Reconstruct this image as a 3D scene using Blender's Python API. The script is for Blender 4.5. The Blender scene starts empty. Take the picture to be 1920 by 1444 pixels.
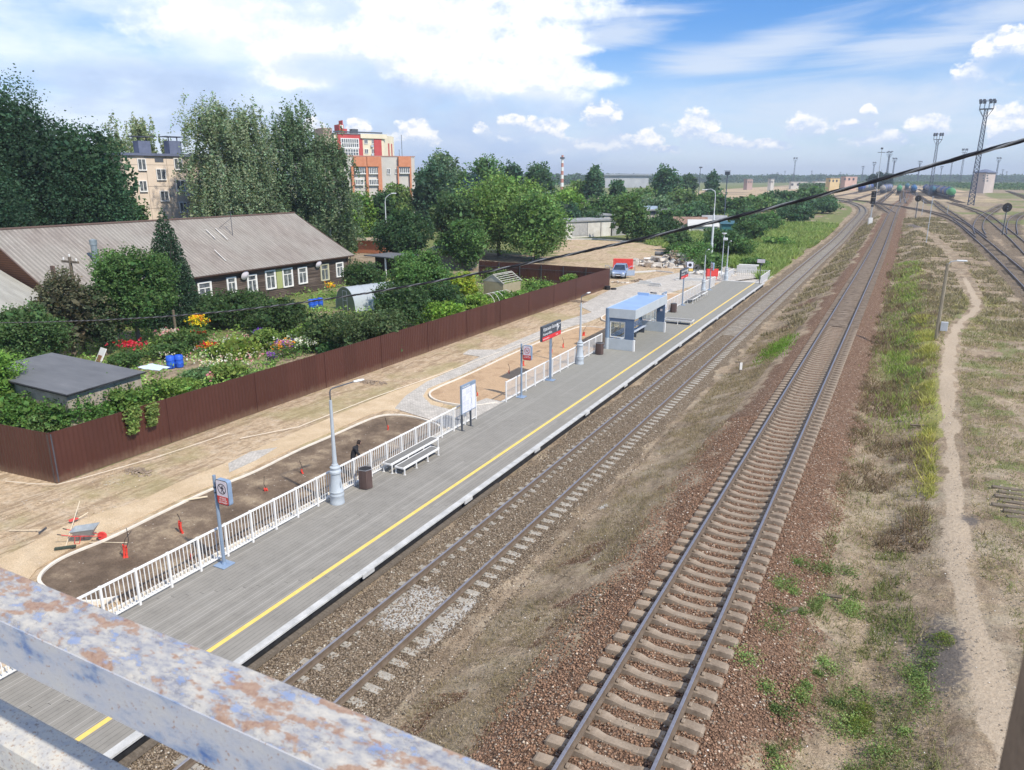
import bpy, math, random
import numpy as np
from mathutils import Vector, Matrix
R = math.radians
sin, cos, pi = math.sin, math.cos, math.pi
scene = bpy.context.scene
COL = scene.collection
rnd = random.Random(7)
RNG = np.random.default_rng(11)

# ------------------------------------------------------------------ camera (eye on the footbridge)
F, PITCH, YAW, CZ = 1381.0, R(15.705), R(27.48), 11.86
_f = Vector((-sin(YAW)*cos(PITCH), cos(YAW)*cos(PITCH), -sin(PITCH)))
_r = Vector((cos(YAW), sin(YAW), 0)); _u = _r.cross(_f)
cd = bpy.data.cameras.new("camera"); cam = bpy.data.objects.new("camera", cd); COL.objects.link(cam)
cam.location = (0, 0, CZ); cam.rotation_euler = (pi/2-PITCH, 0, YAW)
cd.sensor_width = 36; cd.lens = 36*F/1920; cd.clip_start = .05; cd.clip_end = 12000
cd.dof.use_dof = True; cd.dof.focus_distance = 40; cd.dof.aperture_fstop = 14
scene.camera = cam

def sm(a, b, x):
    t = min(1, max(0, (x-a)/(b-a))); return t*t*(3-2*t)
KN = [(-9000, .2), (-18.0, .2), (-17.8, -.1), (-13.4, -.05), (-13.25, -.08), (-12.95, -.1), (-12.6, -.2), (-12.4, -.24), (-9.8, -.24), (-9.2, -.32), (-8.4, -.12), (-7.2, .35), (-5.9, .98),
      (-5.2, 1.205), (-2.15, 1.205), (-1.5, .98), (-.5, .62), (.6, .55), (1.5, .85), (2.5, 1.2), (5, 1.3), (9000, 1.3)]
def near_z(x):
    for (a, za), (b, zb) in zip(KN, KN[1:]):
        if x <= b: return za+(zb-za)*(x-a)/(b-a)
    return 1.3
def H(x, y):
    if x > -45: w = sm(-10, -5.2, x); t = sm(95, 230, y)*w+sm(150, 300, y)*(1-w)
    else: t = sm(230, 420, y)
    return near_z(x)*(1-t)+3.2*t
def ray(px, py):
    return _r*((px-960)/F) - _u*((py-722)/F) + _f
def at(px, py, z):
    v = ray(px, py); t = (z-CZ)/v.z
    return Vector((v.x*t, v.y*t, z))
def on(px, py, dz=0):
    z = .5
    for i in range(14):
        p = at(px, py, z); z = .5*z+.5*H(p.x, p.y)
    return Vector((p.x, p.y, H(p.x, p.y)+dz))
def onX(px, py, X):
    v = ray(px, py); t = X/v.x; return Vector((X, v.y*t, CZ+v.z*t))
def onY(px, py, Y):
    v = ray(px, py); t = Y/v.y; return Vector((v.x*t, Y, CZ+v.z*t))
def dist(px, py, D):
    "the point seen at this pixel at horizontal distance D"
    v = ray(px, py); t = D/math.hypot(v.x, v.y); return Vector((v.x*t, v.y*t, CZ+v.z*t))
def ht(p, ytop):
    "height above p of a point straight over p that shows at row ytop"
    D = math.hypot(p.x, p.y); lo, hi = -10, 120
    for i in range(30):
        m = (lo+hi)/2; w = Vector((p.x, p.y, p.z+m-CZ)); k = w.dot(_f)
        if 722-F*w.dot(_u)/k < ytop: hi = m
        else: lo = m
    return m
def mpp(p):
    "metres per photo pixel at point p"
    return (p-Vector((0, 0, CZ))).dot(_f)/F

# ------------------------------------------------------------------ node helpers
def nmat(name):
    m = bpy.data.materials.new(name); m.use_nodes = True
    nt = m.node_tree; nt.nodes.clear()
    return m, nt
def nd(nt, typ, ins=None, **kw):
    n = nt.nodes.new(typ)
    for k, v in kw.items(): setattr(n, k, v)
    for k, v in (ins or {}).items():
        if hasattr(v, 'is_linked') or isinstance(v, bpy.types.NodeSocket): nt.links.new(v, n.inputs[k])
        else: n.inputs[k].default_value = v
    return n
def ramp(nt, fac, stops, interp='LINEAR'):
    n = nt.nodes.new('ShaderNodeValToRGB'); n.color_ramp.interpolation = interp
    e = n.color_ramp.elements
    while len(e) < len(stops): e.new(.5)
    for el, (p, c) in zip(e, stops):
        el.position = p; el.color = (c, c, c, 1) if isinstance(c, (int, float)) else (*c, 1)
    nt.links.new(fac, n.inputs[0]); return n.outputs[0]
def mix(nt, fac, a, b, blend='MIX'):
    n = nt.nodes.new('ShaderNodeMix'); n.data_type = 'RGBA'; n.blend_type = blend; n.clamp_factor = True
    for i, v in ((0, fac), (6, a), (7, b)):
        if isinstance(v, bpy.types.NodeSocket): nt.links.new(v, n.inputs[i])
        elif i == 0: n.inputs[0].default_value = v
        else: n.inputs[i].default_value = (*v, 1)
    return n.outputs[2]
def mth(nt, op, a, b=None, c=None, clamp=False):
    n = nt.nodes.new('ShaderNodeMath'); n.operation = op; n.use_clamp = clamp
    for i, v in enumerate((a, b, c)):
        if v is None: continue
        if isinstance(v, bpy.types.NodeSocket): nt.links.new(v, n.inputs[i])
        else: n.inputs[i].default_value = v
    return n.outputs[0]
def noise(nt, vec, scale, detail=4, rough=.55, dist=0):
    n = nd(nt, 'ShaderNodeTexNoise', {'Vector': vec, 'Scale': scale, 'Detail': detail, 'Roughness': rough, 'Distortion': dist})
    return n.outputs['Fac']
def finish(nt, col, rough=.8, metal=0, bump=None, bs=.3, bd=.02, spec=.3, alpha=None):
    b = nd(nt, 'ShaderNodeBsdfPrincipled', {'Roughness': rough, 'Metallic': metal, 'Specular IOR Level': spec})
    if isinstance(col, bpy.types.NodeSocket): nt.links.new(col, b.inputs['Base Color'])
    else: b.inputs['Base Color'].default_value = (*col, 1)
    if bump is not None:
        bp = nd(nt, 'ShaderNodeBump', {'Strength': bs, 'Distance': bd, 'Height': bump}); nt.links.new(bp.outputs[0], b.inputs['Normal'])
    if alpha is not None: b.inputs['Alpha'].default_value = alpha
    o = nd(nt, 'ShaderNodeOutputMaterial', {'Surface': b.outputs[0]})
    return b
_pm = {}
def pm(name, c1, c2=None, scale=3., rough=.7, metal=0, bump=.15, spec=.3, stretch=None, detail=5, lo=.35, hi=.65):
    "general painted / weathered surface: two tones broken up by noise in object space"
    if name in _pm: return _pm[name]
    if c2 is None: c2 = tuple(c*.8 for c in c1)
    m, nt = nmat(name)
    tc = nd(nt, 'ShaderNodeTexCoord').outputs['Object']
    if stretch: tc = nd(nt, 'ShaderNodeMapping', {'Vector': tc, 'Scale': stretch}).outputs[0]
    n = noise(nt, tc, scale, detail, .6)
    n2 = noise(nt, tc, scale*9, 3, .6)
    f = mth(nt, 'ADD', mth(nt, 'MULTIPLY', n, .75), mth(nt, 'MULTIPLY', n2, .25))
    col = ramp(nt, f, [(lo, c1), (hi, c2)])
    finish(nt, col, rough, metal, n2, bump, .01, spec)
    _pm[name] = m; return m

# ------------------------------------------------------------------ mesh builder
class MB:
    def __init__(s): s.v = []; s.f = []; s.m = []
    def add(s, vs, fs, mi=0, M=None):
        o = len(s.v)
        for p in vs:
            p = Vector(p)
            if M is not None: p = M @ p
            s.v.append(tuple(p))
        for f in fs: s.f.append(tuple(i+o for i in f)); s.m.append(mi)
        return s
    def box(s, c, d, rz=0, mi=0, M=None, bev=0):
        x, y, z = d[0]/2, d[1]/2, d[2]/2
        T_ = Matrix.Translation(c) @ Matrix.Rotation(rz, 4, 'Z')
        if M is not None: T_ = M @ T_
        if bev:
            b = min(bev, x*.9, y*.9, z*.9); vs = []; 
            for sz in (-1, 1):
                for (sx, sy) in ((-1, -1), (1, -1), (1, 1), (-1, 1)):
                    vs += [(sx*(x-b), sy*(y-b), sz*z), (sx*x, sy*(y-b), sz*(z-b)), (sx*(x-b), sy*y, sz*(z-b))]
            def i(k, c, j): return k*12+c*3+j
            fs = [(i(0,3,0), i(0,2,0), i(0,1,0), i(0,0,0)), (i(1,0,0), i(1,1,0), i(1,2,0), i(1,3,0))]
            fs += [(i(0,0,2), i(0,1,2), i(1,1,2), i(1,0,2)), (i(0,2,2), i(0,3,2), i(1,3,2), i(1,2,2)), (i(0,1,1), i(0,2,1), i(1,2,1), i(1,1,1)), (i(0,3,1), i(0,0,1), i(1,0,1), i(1,3,1))]
            for c_ in range(4):
                fs.append((i(0,c_,1), i(1,c_,1), i(1,c_,2), i(0,c_,2)) if c_ in (0, 2) else (i(0,c_,2), i(1,c_,2), i(1,c_,1), i(0,c_,1)))
                fs.append((i(0,c_,0), i(0,c_,1), i(0,c_,2))); fs.append((i(1,c_,0), i(1,c_,2), i(1,c_,1)))
            for k in (0, 1):
                fs += [(i(k,0,0), i(k,1,0), i(k,1,2), i(k,0,2)), (i(k,2,0), i(k,3,0), i(k,3,2), i(k,2,2)), (i(k,1,0), i(k,2,0), i(k,2,1), i(k,1,1)), (i(k,3,0), i(k,0,0), i(k,0,1), i(k,3,1))]
            return s.add(vs, fs, mi, T_)
        vs = [(-x,-y,-z), (x,-y,-z), (x,y,-z), (-x,y,-z), (-x,-y,z), (x,-y,z), (x,y,z), (-x,y,z)]
        return s.add(vs, [(0,3,2,1), (4,5,6,7), (0,1,5,4), (1,2,6,5), (2,3,7,6), (3,0,4,7)], mi, T_)
    def bx(s, x0, x1, y0, y1, z0, z1, mi=0, bev=0):
        return s.box(((x0+x1)/2, (y0+y1)/2, (z0+z1)/2), (abs(x1-x0), abs(y1-y0), abs(z1-z0)), 0, mi, None, bev)
    def cyl(s, p0, p1, r0, r1=None, n=8, mi=0, caps=True):
        p0, p1 = Vector(p0), Vector(p1); r1 = r0 if r1 is None else r1
        d = p1-p0
        if d.length < 1e-6: return s
        a = d.orthogonal().normalized(); b = d.normalized().cross(a); vs = []
        for p, r in ((p0, r0), (p1, r1)):
            for k in range(n):
                t = 2*pi*k/n; vs.append(p+a*(r*cos(t))+b*(r*sin(t)))
        fs = [(k, (k+1) % n, n+(k+1) % n, n+k) for k in range(n)]
        if caps: fs += [tuple(range(n))[::-1], tuple(range(n, 2*n))]
        return s.add(vs, fs, mi)
    def tube(s, pts, r, n=6, mi=0, closed=False):
        pts = [Vector(p) for p in pts]; vs = []; N = len(pts)
        rr = r if isinstance(r, (list, tuple)) else [r]*N
        up = None
        for k, p in enumerate(pts):
            d = (pts[(k+1) % N] if (k+1 < N or closed) else p)-(pts[k-1] if (k > 0 or closed) else p)
            d.normalize()
            if up is None: up = d.orthogonal().normalized()
            up = (up-d*up.dot(d)).normalized(); b = d.cross(up)
            for j in range(n):
                t = 2*pi*j/n; vs.append(p+up*(rr[k]*cos(t))+b*(rr[k]*sin(t)))
        fs = []
        for k in range(N if closed else N-1):
            for j in range(n):
                a0, a1 = k*n, ((k+1) % N)*n
                fs.append((a0+j, a0+(j+1) % n, a1+(j+1) % n, a1+j))
        if not closed: fs += [tuple(range(n))[::-1], tuple(range((N-1)*n, N*n))]
        return s.add(vs, fs, mi)
    def lathe(s, prof, n=16, c=(0, 0, 0), mi=0, axis='Z'):
        vs = []
        for (r, z) in prof:
            for k in range(n):
                t = 2*pi*k/n
                if axis == 'Z': vs.append((c[0]+r*cos(t), c[1]+r*sin(t), c[2]+z))
                elif axis == 'Y': vs.append((c[0]+r*cos(t), c[1]+z, c[2]-r*sin(t)))
                else: vs.append((c[0]+z, c[1]+r*cos(t), c[2]+r*sin(t)))
        fs = []
        for i in range(len(prof)-1):
            for k in range(n): fs.append((i*n+k, i*n+(k+1) % n, (i+1)*n+(k+1) % n, (i+1)*n+k))
        if prof[0][0] > 1e-4: fs.append(tuple(range(n))[::-1])
        if prof[-1][0] > 1e-4: fs.append(tuple(range((len(prof)-1)*n, len(prof)*n)))
        return s.add(vs, fs, mi)
    def prism(s, poly, z0, z1, mi=0, M=None):
        n = len(poly); vs = [(x, y, z0) for x, y in poly]+[(x, y, z1) for x, y in poly]
        ar = sum(poly[i][0]*poly[(i+1) % n][1]-poly[(i+1) % n][0]*poly[i][1] for i in range(n))
        fs = [tuple(range(n))[::-1], tuple(range(n, 2*n))]+[(i, (i+1) % n, n+(i+1) % n, n+i) for i in range(n)]
        if ar < 0: fs = [f[::-1] for f in fs]
        return s.add(vs, fs, mi, M)
    def quad(s, a, b, c, d, mi=0): return s.add([a, b, c, d], [(0, 1, 2, 3)], mi)
    def build(s, name, mats, parent=None, smooth=False, loc=None):
        me = bpy.data.meshes.new(name); me.from_pydata(s.v, [], s.f)
        mats = mats if isinstance(mats, (list, tuple)) else [mats]
        for m in mats: me.materials.append(m)
        if len(mats) > 1: me.polygons.foreach_set('material_index', s.m)
        if smooth:
            me.polygons.foreach_set('use_smooth', [True]*len(s.f))
            try: me.set_sharp_from_angle(angle=R(40))
            except Exception: pass
        me.update()
        o = bpy.data.objects.new(name, me); COL.objects.link(o)
        if parent: o.parent = parent
        if loc: o.location = loc
        return o
def T(name, label, cat, loc=(0, 0, 0), rz=0, group=None, sc=None):
    o = bpy.data.objects.new(name, None); COL.objects.link(o); o.empty_display_size = .3
    o.location = loc; o.rotation_euler = (0, 0, rz); o['label'] = label; o['category'] = cat
    if group: o['group'] = group
    if sc: o.scale = sc if isinstance(sc, (tuple, list)) else (sc,)*3
    return o
def tag(o, label=None, cat=None, group=None, kind=None):
    if label: o['label'] = label
    if cat: o['category'] = cat
    if group: o['group'] = group
    if kind: o['kind'] = kind
    return o
def struct(o): o['kind'] = 'structure'; return o
def kids(o): return [c for c in COL.objects if c.parent == o]
def dup(root, loc, rz=0, label=None, group=None, sc=None, tree=None):
    tr = tree or tree_of(root)
    r = root.copy(); COL.objects.link(r); r.location = loc; r.rotation_euler = (0, 0, rz)
    if sc: r.scale = sc if isinstance(sc, (tuple, list)) else (sc,)*3
    if label: r['label'] = label
    if group: r['group'] = group
    for ch, gs in tr:
        c = ch.copy(); COL.objects.link(c); c.parent = r
        for g in gs: d = g.copy(); COL.objects.link(d); d.parent = c
    return r
def tree_of(root):
    allk = {}
    for o in COL.objects:
        if o.parent: allk.setdefault(o.parent.name, []).append(o)
    return [(c, allk.get(c.name, [])) for c in allk.get(root.name, [])]
def lettering(txt, size, mat, parent, M, name='lettering', align='LEFT'):
    cu = bpy.data.curves.new('t', 'FONT'); cu.body = txt; cu.size = size; cu.align_x = align; cu.extrude = .001; cu.resolution_u = 2
    to = bpy.data.objects.new('t', cu); COL.objects.link(to)
    dg = bpy.context.evaluated_depsgraph_get(); me = bpy.data.meshes.new_from_object(to.evaluated_get(dg))
    bpy.data.objects.remove(to); me.name = name; me.materials.clear(); me.materials.append(mat); me.transform(M)
    o = bpy.data.objects.new(name, me); COL.objects.link(o); o.parent = parent; return o
# text plane facing +X, reading along +Y
MX = Matrix(((0, 0, 1, 0), (1, 0, 0, 0), (0, 1, 0, 0), (0, 0, 0, 1)))

# ------------------------------------------------------------------ sky, sun, view
SUN_EL, SUN_AZ = R(47), R(106)     # azimuth clockwise from +Y (away along the line) towards +X
sd = bpy.data.lights.new("sun", 'SUN'); sd.energy = 4.7; sd.angle = R(1.6); sd.color = (1, .925, .80)
so = bpy.data.objects.new("sun", sd); COL.objects.link(so)
sv = Vector((sin(SUN_AZ)*cos(SUN_EL), cos(SUN_AZ)*cos(SUN_EL), sin(SUN_EL)))
so.rotation_euler = sv.to_track_quat('Z', 'Y').to_euler(); so.location = sv*60

W = bpy.data.worlds.new("World"); scene.world = W; W.use_nodes = True
nt = W.node_tree; nt.nodes.clear()
gen = nd(nt, 'ShaderNodeTexCoord').outputs['Generated']
sk = nd(nt, 'ShaderNodeTexSky', sky_type='NISHITA', sun_disc=False, sun_elevation=SUN_EL, sun_rotation=SUN_AZ, altitude=150, air_density=1.1, dust_density=.8, ozone_density=1.6)
sep = nd(nt, 'ShaderNodeSeparateXYZ', {0: gen})
az = mth(nt, 'ARCTAN2', sep.outputs[0], sep.outputs[1])
el = mth(nt, 'ARCSINE', sep.outputs[2])
P_ = nd(nt, 'ShaderNodeCombineXYZ', {0: mth(nt, 'MULTIPLY', az, 57.3), 1: mth(nt, 'MULTIPLY', el, 57.3), 2: 0.0}).outputs[0]   # degrees
def ae(px, py):
    v = ray(px, py).normalized(); return math.degrees(math.atan2(v.x, v.y)), math.degrees(math.asin(v.z))
def blob(px, py, rx, ry, rot=0):
    a, e = ae(px, py)
    m = nd(nt, 'ShaderNodeMapping', {'Vector': P_, 'Location': (a, e, 0), 'Rotation': (0, 0, rot), 'Scale': (rx, ry, 1)}, vector_type='TEXTURE')
    l = nd(nt, 'ShaderNodeVectorMath', {0: m.outputs[0]}, operation='LENGTH').outputs['Value']
    return mth(nt, 'SUBTRACT', 1, l)
def mx(*a):
    o = a[0]
    for b in a[1:]: o = mth(nt, 'MAXIMUM', o, b)
    return o
def pn(scale, detail, rough, off=(0, 0, 0), sc=(1, 1, 1), dist=0):
    m = nd(nt, 'ShaderNodeMapping', {'Vector': P_, 'Location': off, 'Scale': sc})
    return noise(nt, m.outputs[0], scale, detail, rough, dist)
def sstep(x, a, b): return nd(nt, 'ShaderNodeMapRange', {'Value': x, 'From Min': a, 'From Max': b}, interpolation_type='SMOOTHSTEP').outputs[0]
sky = mix(nt, 1.0, sk.outputs[0], (.42, .77, 1.26), 'MULTIPLY')
# thin veil over the left and towards the horizon
veil = mth(nt, 'MULTIPLY', sstep(az, R(-22), R(-48)), .80, clamp=True)
veil = mth(nt, 'MAXIMUM', veil, mth(nt, 'MULTIPLY', sstep(el, R(11), R(0)), .55))
nv = pn(.09, 6, .6, sc=(.5, 1.3, 1))
veil = mth(nt, 'MULTIPLY', veil, sstep(nv, .2, .55), clamp=True)
sky = mix(nt, veil, sky, (8.9, 9.3, 10.0))
# bluish grey undersides low behind the town
low = mth(nt, 'MULTIPLY', mx(blob(760, 250, 15, 6.5), blob(980, 265, 12, 4), blob(300, 190, 14, 3)), 2.2, clamp=True)
sky = mix(nt, mth(nt, 'MULTIPLY', low, sstep(pn(.16, 5, .55, (3, 9, 0), (.6, 1.4, 1)), .3, .6)), sky, (4.2, 5.4, 7.5))
# wisps of high cloud, slanting
mwp = nd(nt, 'ShaderNodeMapping', {'Vector': P_, 'Rotation': (0, 0, R(-14)), 'Scale': (.05, .34, 1)})
wn = noise(nt, mwp.outputs[0], 1.0, 7, .62, .6)
wmask = mx(blob(1780, 70, 13, 2.4, R(12)), blob(1480, 75, 11, 1.7, R(12)), blob(1150, 60, 6, 1.6, R(10)), blob(1330, 120, 7, 1.6), blob(1650, 190, 16, 3.0), blob(1130, 20, 9, 1))
wisp = mth(nt, 'MULTIPLY', sstep(mth(nt, 'ADD', wn, mth(nt, 'MULTIPLY', wmask, .32)), .50, .82), .8)
sky = mix(nt, wisp, sky, (6.0, 6.7, 7.8))
# cumulus
def cumulus(mask, sc, lo, hi, seed, tint, base, ylift, low=None):
    n1 = pn(sc, 8, .58, (seed, seed*2, 0), (1, 1.25, 1))
    n2 = pn(sc, 8, .58, (seed-.0, seed*2+ylift, 0), (1, 1.25, 1))
    d = mth(nt, 'ADD', n1, mth(nt, 'MULTIPLY', mask, .55))
    a_ = sstep(d, lo, hi)
    sh = mth(nt, 'MULTIPLY_ADD', mth(nt, 'SUBTRACT', n1, n2), 4.6, .60, clamp=True)
    if low is not None: sh = mth(nt, 'SUBTRACT', sh, mth(nt, 'MULTIPLY', sstep(low, -.05, .55), .75), clamp=True); a_ = mth(nt, 'MULTIPLY', a_, mth(nt, 'SUBTRACT', 1, mth(nt, 'MULTIPLY', sstep(low, .25, .75), .75)))
    thick = sstep(d, lo+.05, hi+.30)
    return a_, mix(nt, sh, base, tint)
BB = [(740, 60, 8, 4.5), (570, 100, 6, 2.4), (380, 40, 8, 2.5), (860, 30, 11, 7), (1000, 110, 7.5, 5.2), (960, -40, 12, 6), (700, 85, 7, 3.2), (600, 80, 5, 1.5), (930, 150, 11, 3.5), (1120, 150, 3.3, 1.1), (1090, 95, 3, .9), (560, 140, 6, 1.6)]
big = mx(*[blob(*q) for q in BB]); blow = mx(blob(760, 190, 10, 2.2), blob(960, 215, 12, 2.2), blob(620, 130, 6, 1.6))
a1, c1 = cumulus(big, .22, .60, .90, 4.3, (10.6, 10.6, 10.5), (7.0, 7.6, 8.7), -.9, blow)
sky = mix(nt, a1, sky, c1)
HB = [(1302, 245, 2.0, 1.8), (1340, 268, 2.6, .9), (1506, 240, 1.9, 1.2), (1190, 270, 2.6, 1.1), (1128, 218, 1.8, 1.3), (1605, 235, 1.8, .7), (1627, 210, .7, .6), (1735, 240, 1.8, 1.1), (1905, 245, 2.2, 2.0), (1890, 95, 2.4, 1.6), (1080, 275, 3, .9), (1000, 245, 3, 1.2), (775, 258, 2.2, 1.5), (672, 243, 1.1, .9), (905, 246, .9, .7), (960, 230, 1.6, .8), (1840, 140, 2.5, 1.0), (1660, 262, 2.6, .9), (1420, 275, 4, .6), (1240, 282, 3, .5), (590, 244, 1.2, 1)]
hz = mx(*[blob(*q) for q in HB]); hlow = mx(*[blob(q[0], q[1]+q[3]*21, q[2]*1.15, q[3]) for q in HB])
a2, c2 = cumulus(hz, .55, .56, .70, 1.7, (10.4, 10.0, 9.4), (5.0, 6.0, 7.8), -.45, hlow)
sky = mix(nt, a2, sky, c2)
# pale far cloud bank along the horizon
bank = mth(nt, 'MULTIPLY', sstep(pn(.35, 7, .6, (8, 1, 0), (.7, 1.6, 1)), .30, .72), mth(nt, 'MULTIPLY', sstep(el, R(6.5), R(3)), .55))
sky = mix(nt, bank, sky, (6.0, 6.8, 8.0))
bg = nd(nt, 'ShaderNodeBackground', {'Color': sky, 'Strength': .112})
nd(nt, 'ShaderNodeOutputWorld', {'Surface': bg.outputs[0]})
W.cycles.sampling_method = 'MANUAL'; W.cycles.sample_map_resolution = 512

vs = scene.view_settings; scene.display_settings.display_device = 'sRGB'
vs.view_transform = 'Standard'; vs.look = 'None'; vs.gamma = 1; vs.exposure = .22; vs.use_curve_mapping = False
scene.cycles.max_bounces = 6; scene.cycles.diffuse_bounces = 2; scene.cycles.glossy_bounces = 2; scene.cycles.transmission_bounces = 4; scene.cycles.transparent_max_bounces = 8; scene.cycles.volume_bounces = 0
scene.cycles.use_denoising = True
try: scene.cycles.denoiser = 'OPENIMAGEDENOISE'
except Exception: pass
# ================================================================== GROUND
def vnoise(x, y, s, seed=0):
    x = np.asarray(x)/s; y = np.asarray(y)/s
    xi = np.floor(x).astype(int); yi = np.floor(y).astype(int); fx = x-xi; fy = y-yi
    fx = fx*fx*(3-2*fx); fy = fy*fy*(3-2*fy)
    def h(a, b):
        n = np.sin(a*127.1+b*311.7+seed*74.7)*43758.5453; return n-np.floor(n)
    return (h(xi, yi)*(1-fx)+h(xi+1, yi)*fx)*(1-fy)+(h(xi, yi+1)*(1-fx)+h(xi+1, yi+1)*fx)*fy
def fnoise(x, y, s, seed=0):
    return .5*vnoise(x, y, s, seed)+.3*vnoise(x, y, s/2.3, seed+5)+.2*vnoise(x, y, s/5.1, seed+9)
def pdist(X, Y, pts):
    d = np.full(X.shape, 1e9)
    for a, b in zip(pts, pts[1:]):
        ax, ay, bx_, by = a[0], a[1], b[0], b[1]; L2 = (bx_-ax)**2+(by-ay)**2+1e-9
        t = np.clip(((X-ax)*(bx_-ax)+(Y-ay)*(by-ay))/L2, 0, 1)
        d = np.minimum(d, np.hypot(X-ax-t*(bx_-ax), Y-ay-t*(by-ay)))
    return d
def inpoly(X, Y, poly):
    c = np.zeros(X.shape, bool); n = len(poly)
    for i in range(n):
        x1, y1 = poly[i][0], poly[i][1]; x2, y2 = poly[(i+1) % n][0], poly[(i+1) % n][1]
        k = ((y1 > Y) != (y2 > Y)) & (X < (x2-x1)*(Y-y1)/((y2-y1) if y2 != y1 else 1e-9)+x1); c ^= k
    return c
def ss(a, b, x): t = np.clip((x-a)/(b-a), 0, 1); return t*t*(3-2*t)
def xy(*pp): return [tuple(on(*p))[:2] for p in pp]

X1 = -11.26
def x2(y): return -3.67+.0056*y
tr1 = [(X1, -8), (X1, 60), (X1, 140)]+xy((1598, 421), (1612, 407), (1620, 396), (1612, 386.5), (1587, 378.7), (1562, 374), (1530, 371), (1480, 369))
tr2 = [(x2(-8), -8), (x2(60), 60), (x2(150), 150)]+xy((1681, 387), (1692, 379), (1700, 372), (1703, 362), (1700, 352))
tr3 = [(11.2, 40)]+xy((1925, 527), (1870, 477), (1826, 439), (1799, 417), (1768, 404), (1722, 393), (1660, 383.5), (1600, 375), (1540, 369))
def smooth(pts, it=3):
    for _ in range(it):
        q = [pts[0]]
        for a, b in zip(pts, pts[1:]):
            q += [(a[0]*.75+b[0]*.25, a[1]*.75+b[1]*.25), (a[0]*.25+b[0]*.75, a[1]*.25+b[1]*.75)]
        pts = q+[pts[-1]]
    return pts
tr1, tr2, tr3 = (smooth(t, 3) for t in (tr1, tr2, tr3))
tr4 = smooth(xy((1840, 446), (1812, 424), (1783, 403), (1762, 388), (1748, 376)), 2)
tr5 = smooth(xy((1838, 440), (1832, 428), (1838, 412), (1855, 399), (1872, 389), (1883, 383)), 2)
tr6 = smooth(xy((1935, 480), (1900, 445), (1868, 420), (1846, 402), (1800, 385), (1780, 380)), 2)
tr7 = smooth(xy((1898, 440), (1896, 425), (1900, 410), (1925, 398), (1980, 392)), 2)
tr8 = smooth(xy((1672, 400), (1660, 393), (1650, 385), (1636, 380)), 2)
trk = dict(a=tr1, b=tr2, c=tr3, d=tr4, e=tr5, f=tr6, g=tr7, h=tr8)
pathpts = smooth(xy((1960, 1560), (1880, 1400), (1838, 1250), (1806, 1100), (1788, 1000), (1790, 900), (1781, 800), (1774, 720), (1783, 645), (1797, 606), (1832, 583), (1829, 560), (1808, 520), (1790, 480), (1745, 440), (1700, 420)), 2)

def axis(seg):
    out = []
    for a, b, st in seg:
        n = max(1, int(round((b-a)/st))); out += [a+(b-a)*i/n for i in range(n)]
    return np.array(out+[seg[-1][1]])
gx = axis([(-5000, -1500, 1500), (-1500, -300, 150), (-300, -80, 20), (-80, -34, 2), (-34, 14, .3), (14, 40, 1.3), (40, 200, 16), (200, 1200, 120), (1200, 5000, 1500)])
gy = axis([(-400, -20, 60), (-20, 4, 4), (4, 50, .32), (50, 100, .6), (100, 260, 2), (260, 460, 5), (460, 1200, 60), (1200, 5000, 900)])
GX, GY = np.meshgrid(gx, gy)
kx = np.array([k[0] for k in KN]); kz = np.array([k[1] for k in KN])
def HV(X, Y):
    nz = np.interp(X, kx, kz)
    w = ss(-10, -5.2, X); t = np.where(X > -45, ss(95, 230, Y)*w+ss(150, 300, Y)*(1-w), ss(230, 420, Y))
    return nz*(1-t)+3.2*t
GZ = HV(GX, GY)
nearT = np.minimum(np.minimum(np.abs(GX-X1), np.abs(GX-x2(GY))), 99)
dpl = np.where((GX > -17.9) & (GX < -12.9) & (GY < 92), 0, 1)
rough_ = np.clip((nearT-1.9)/2, 0, 1)*np.where(GX > -13, 1, .0)
GZ = GZ+rough_*(.22*(fnoise(GX, GY, 2.6, 3)-.5)+.16*(fnoise(GX, GY, .8, 4)-.5))*np.where(GY < 140, 1, .4)
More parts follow.
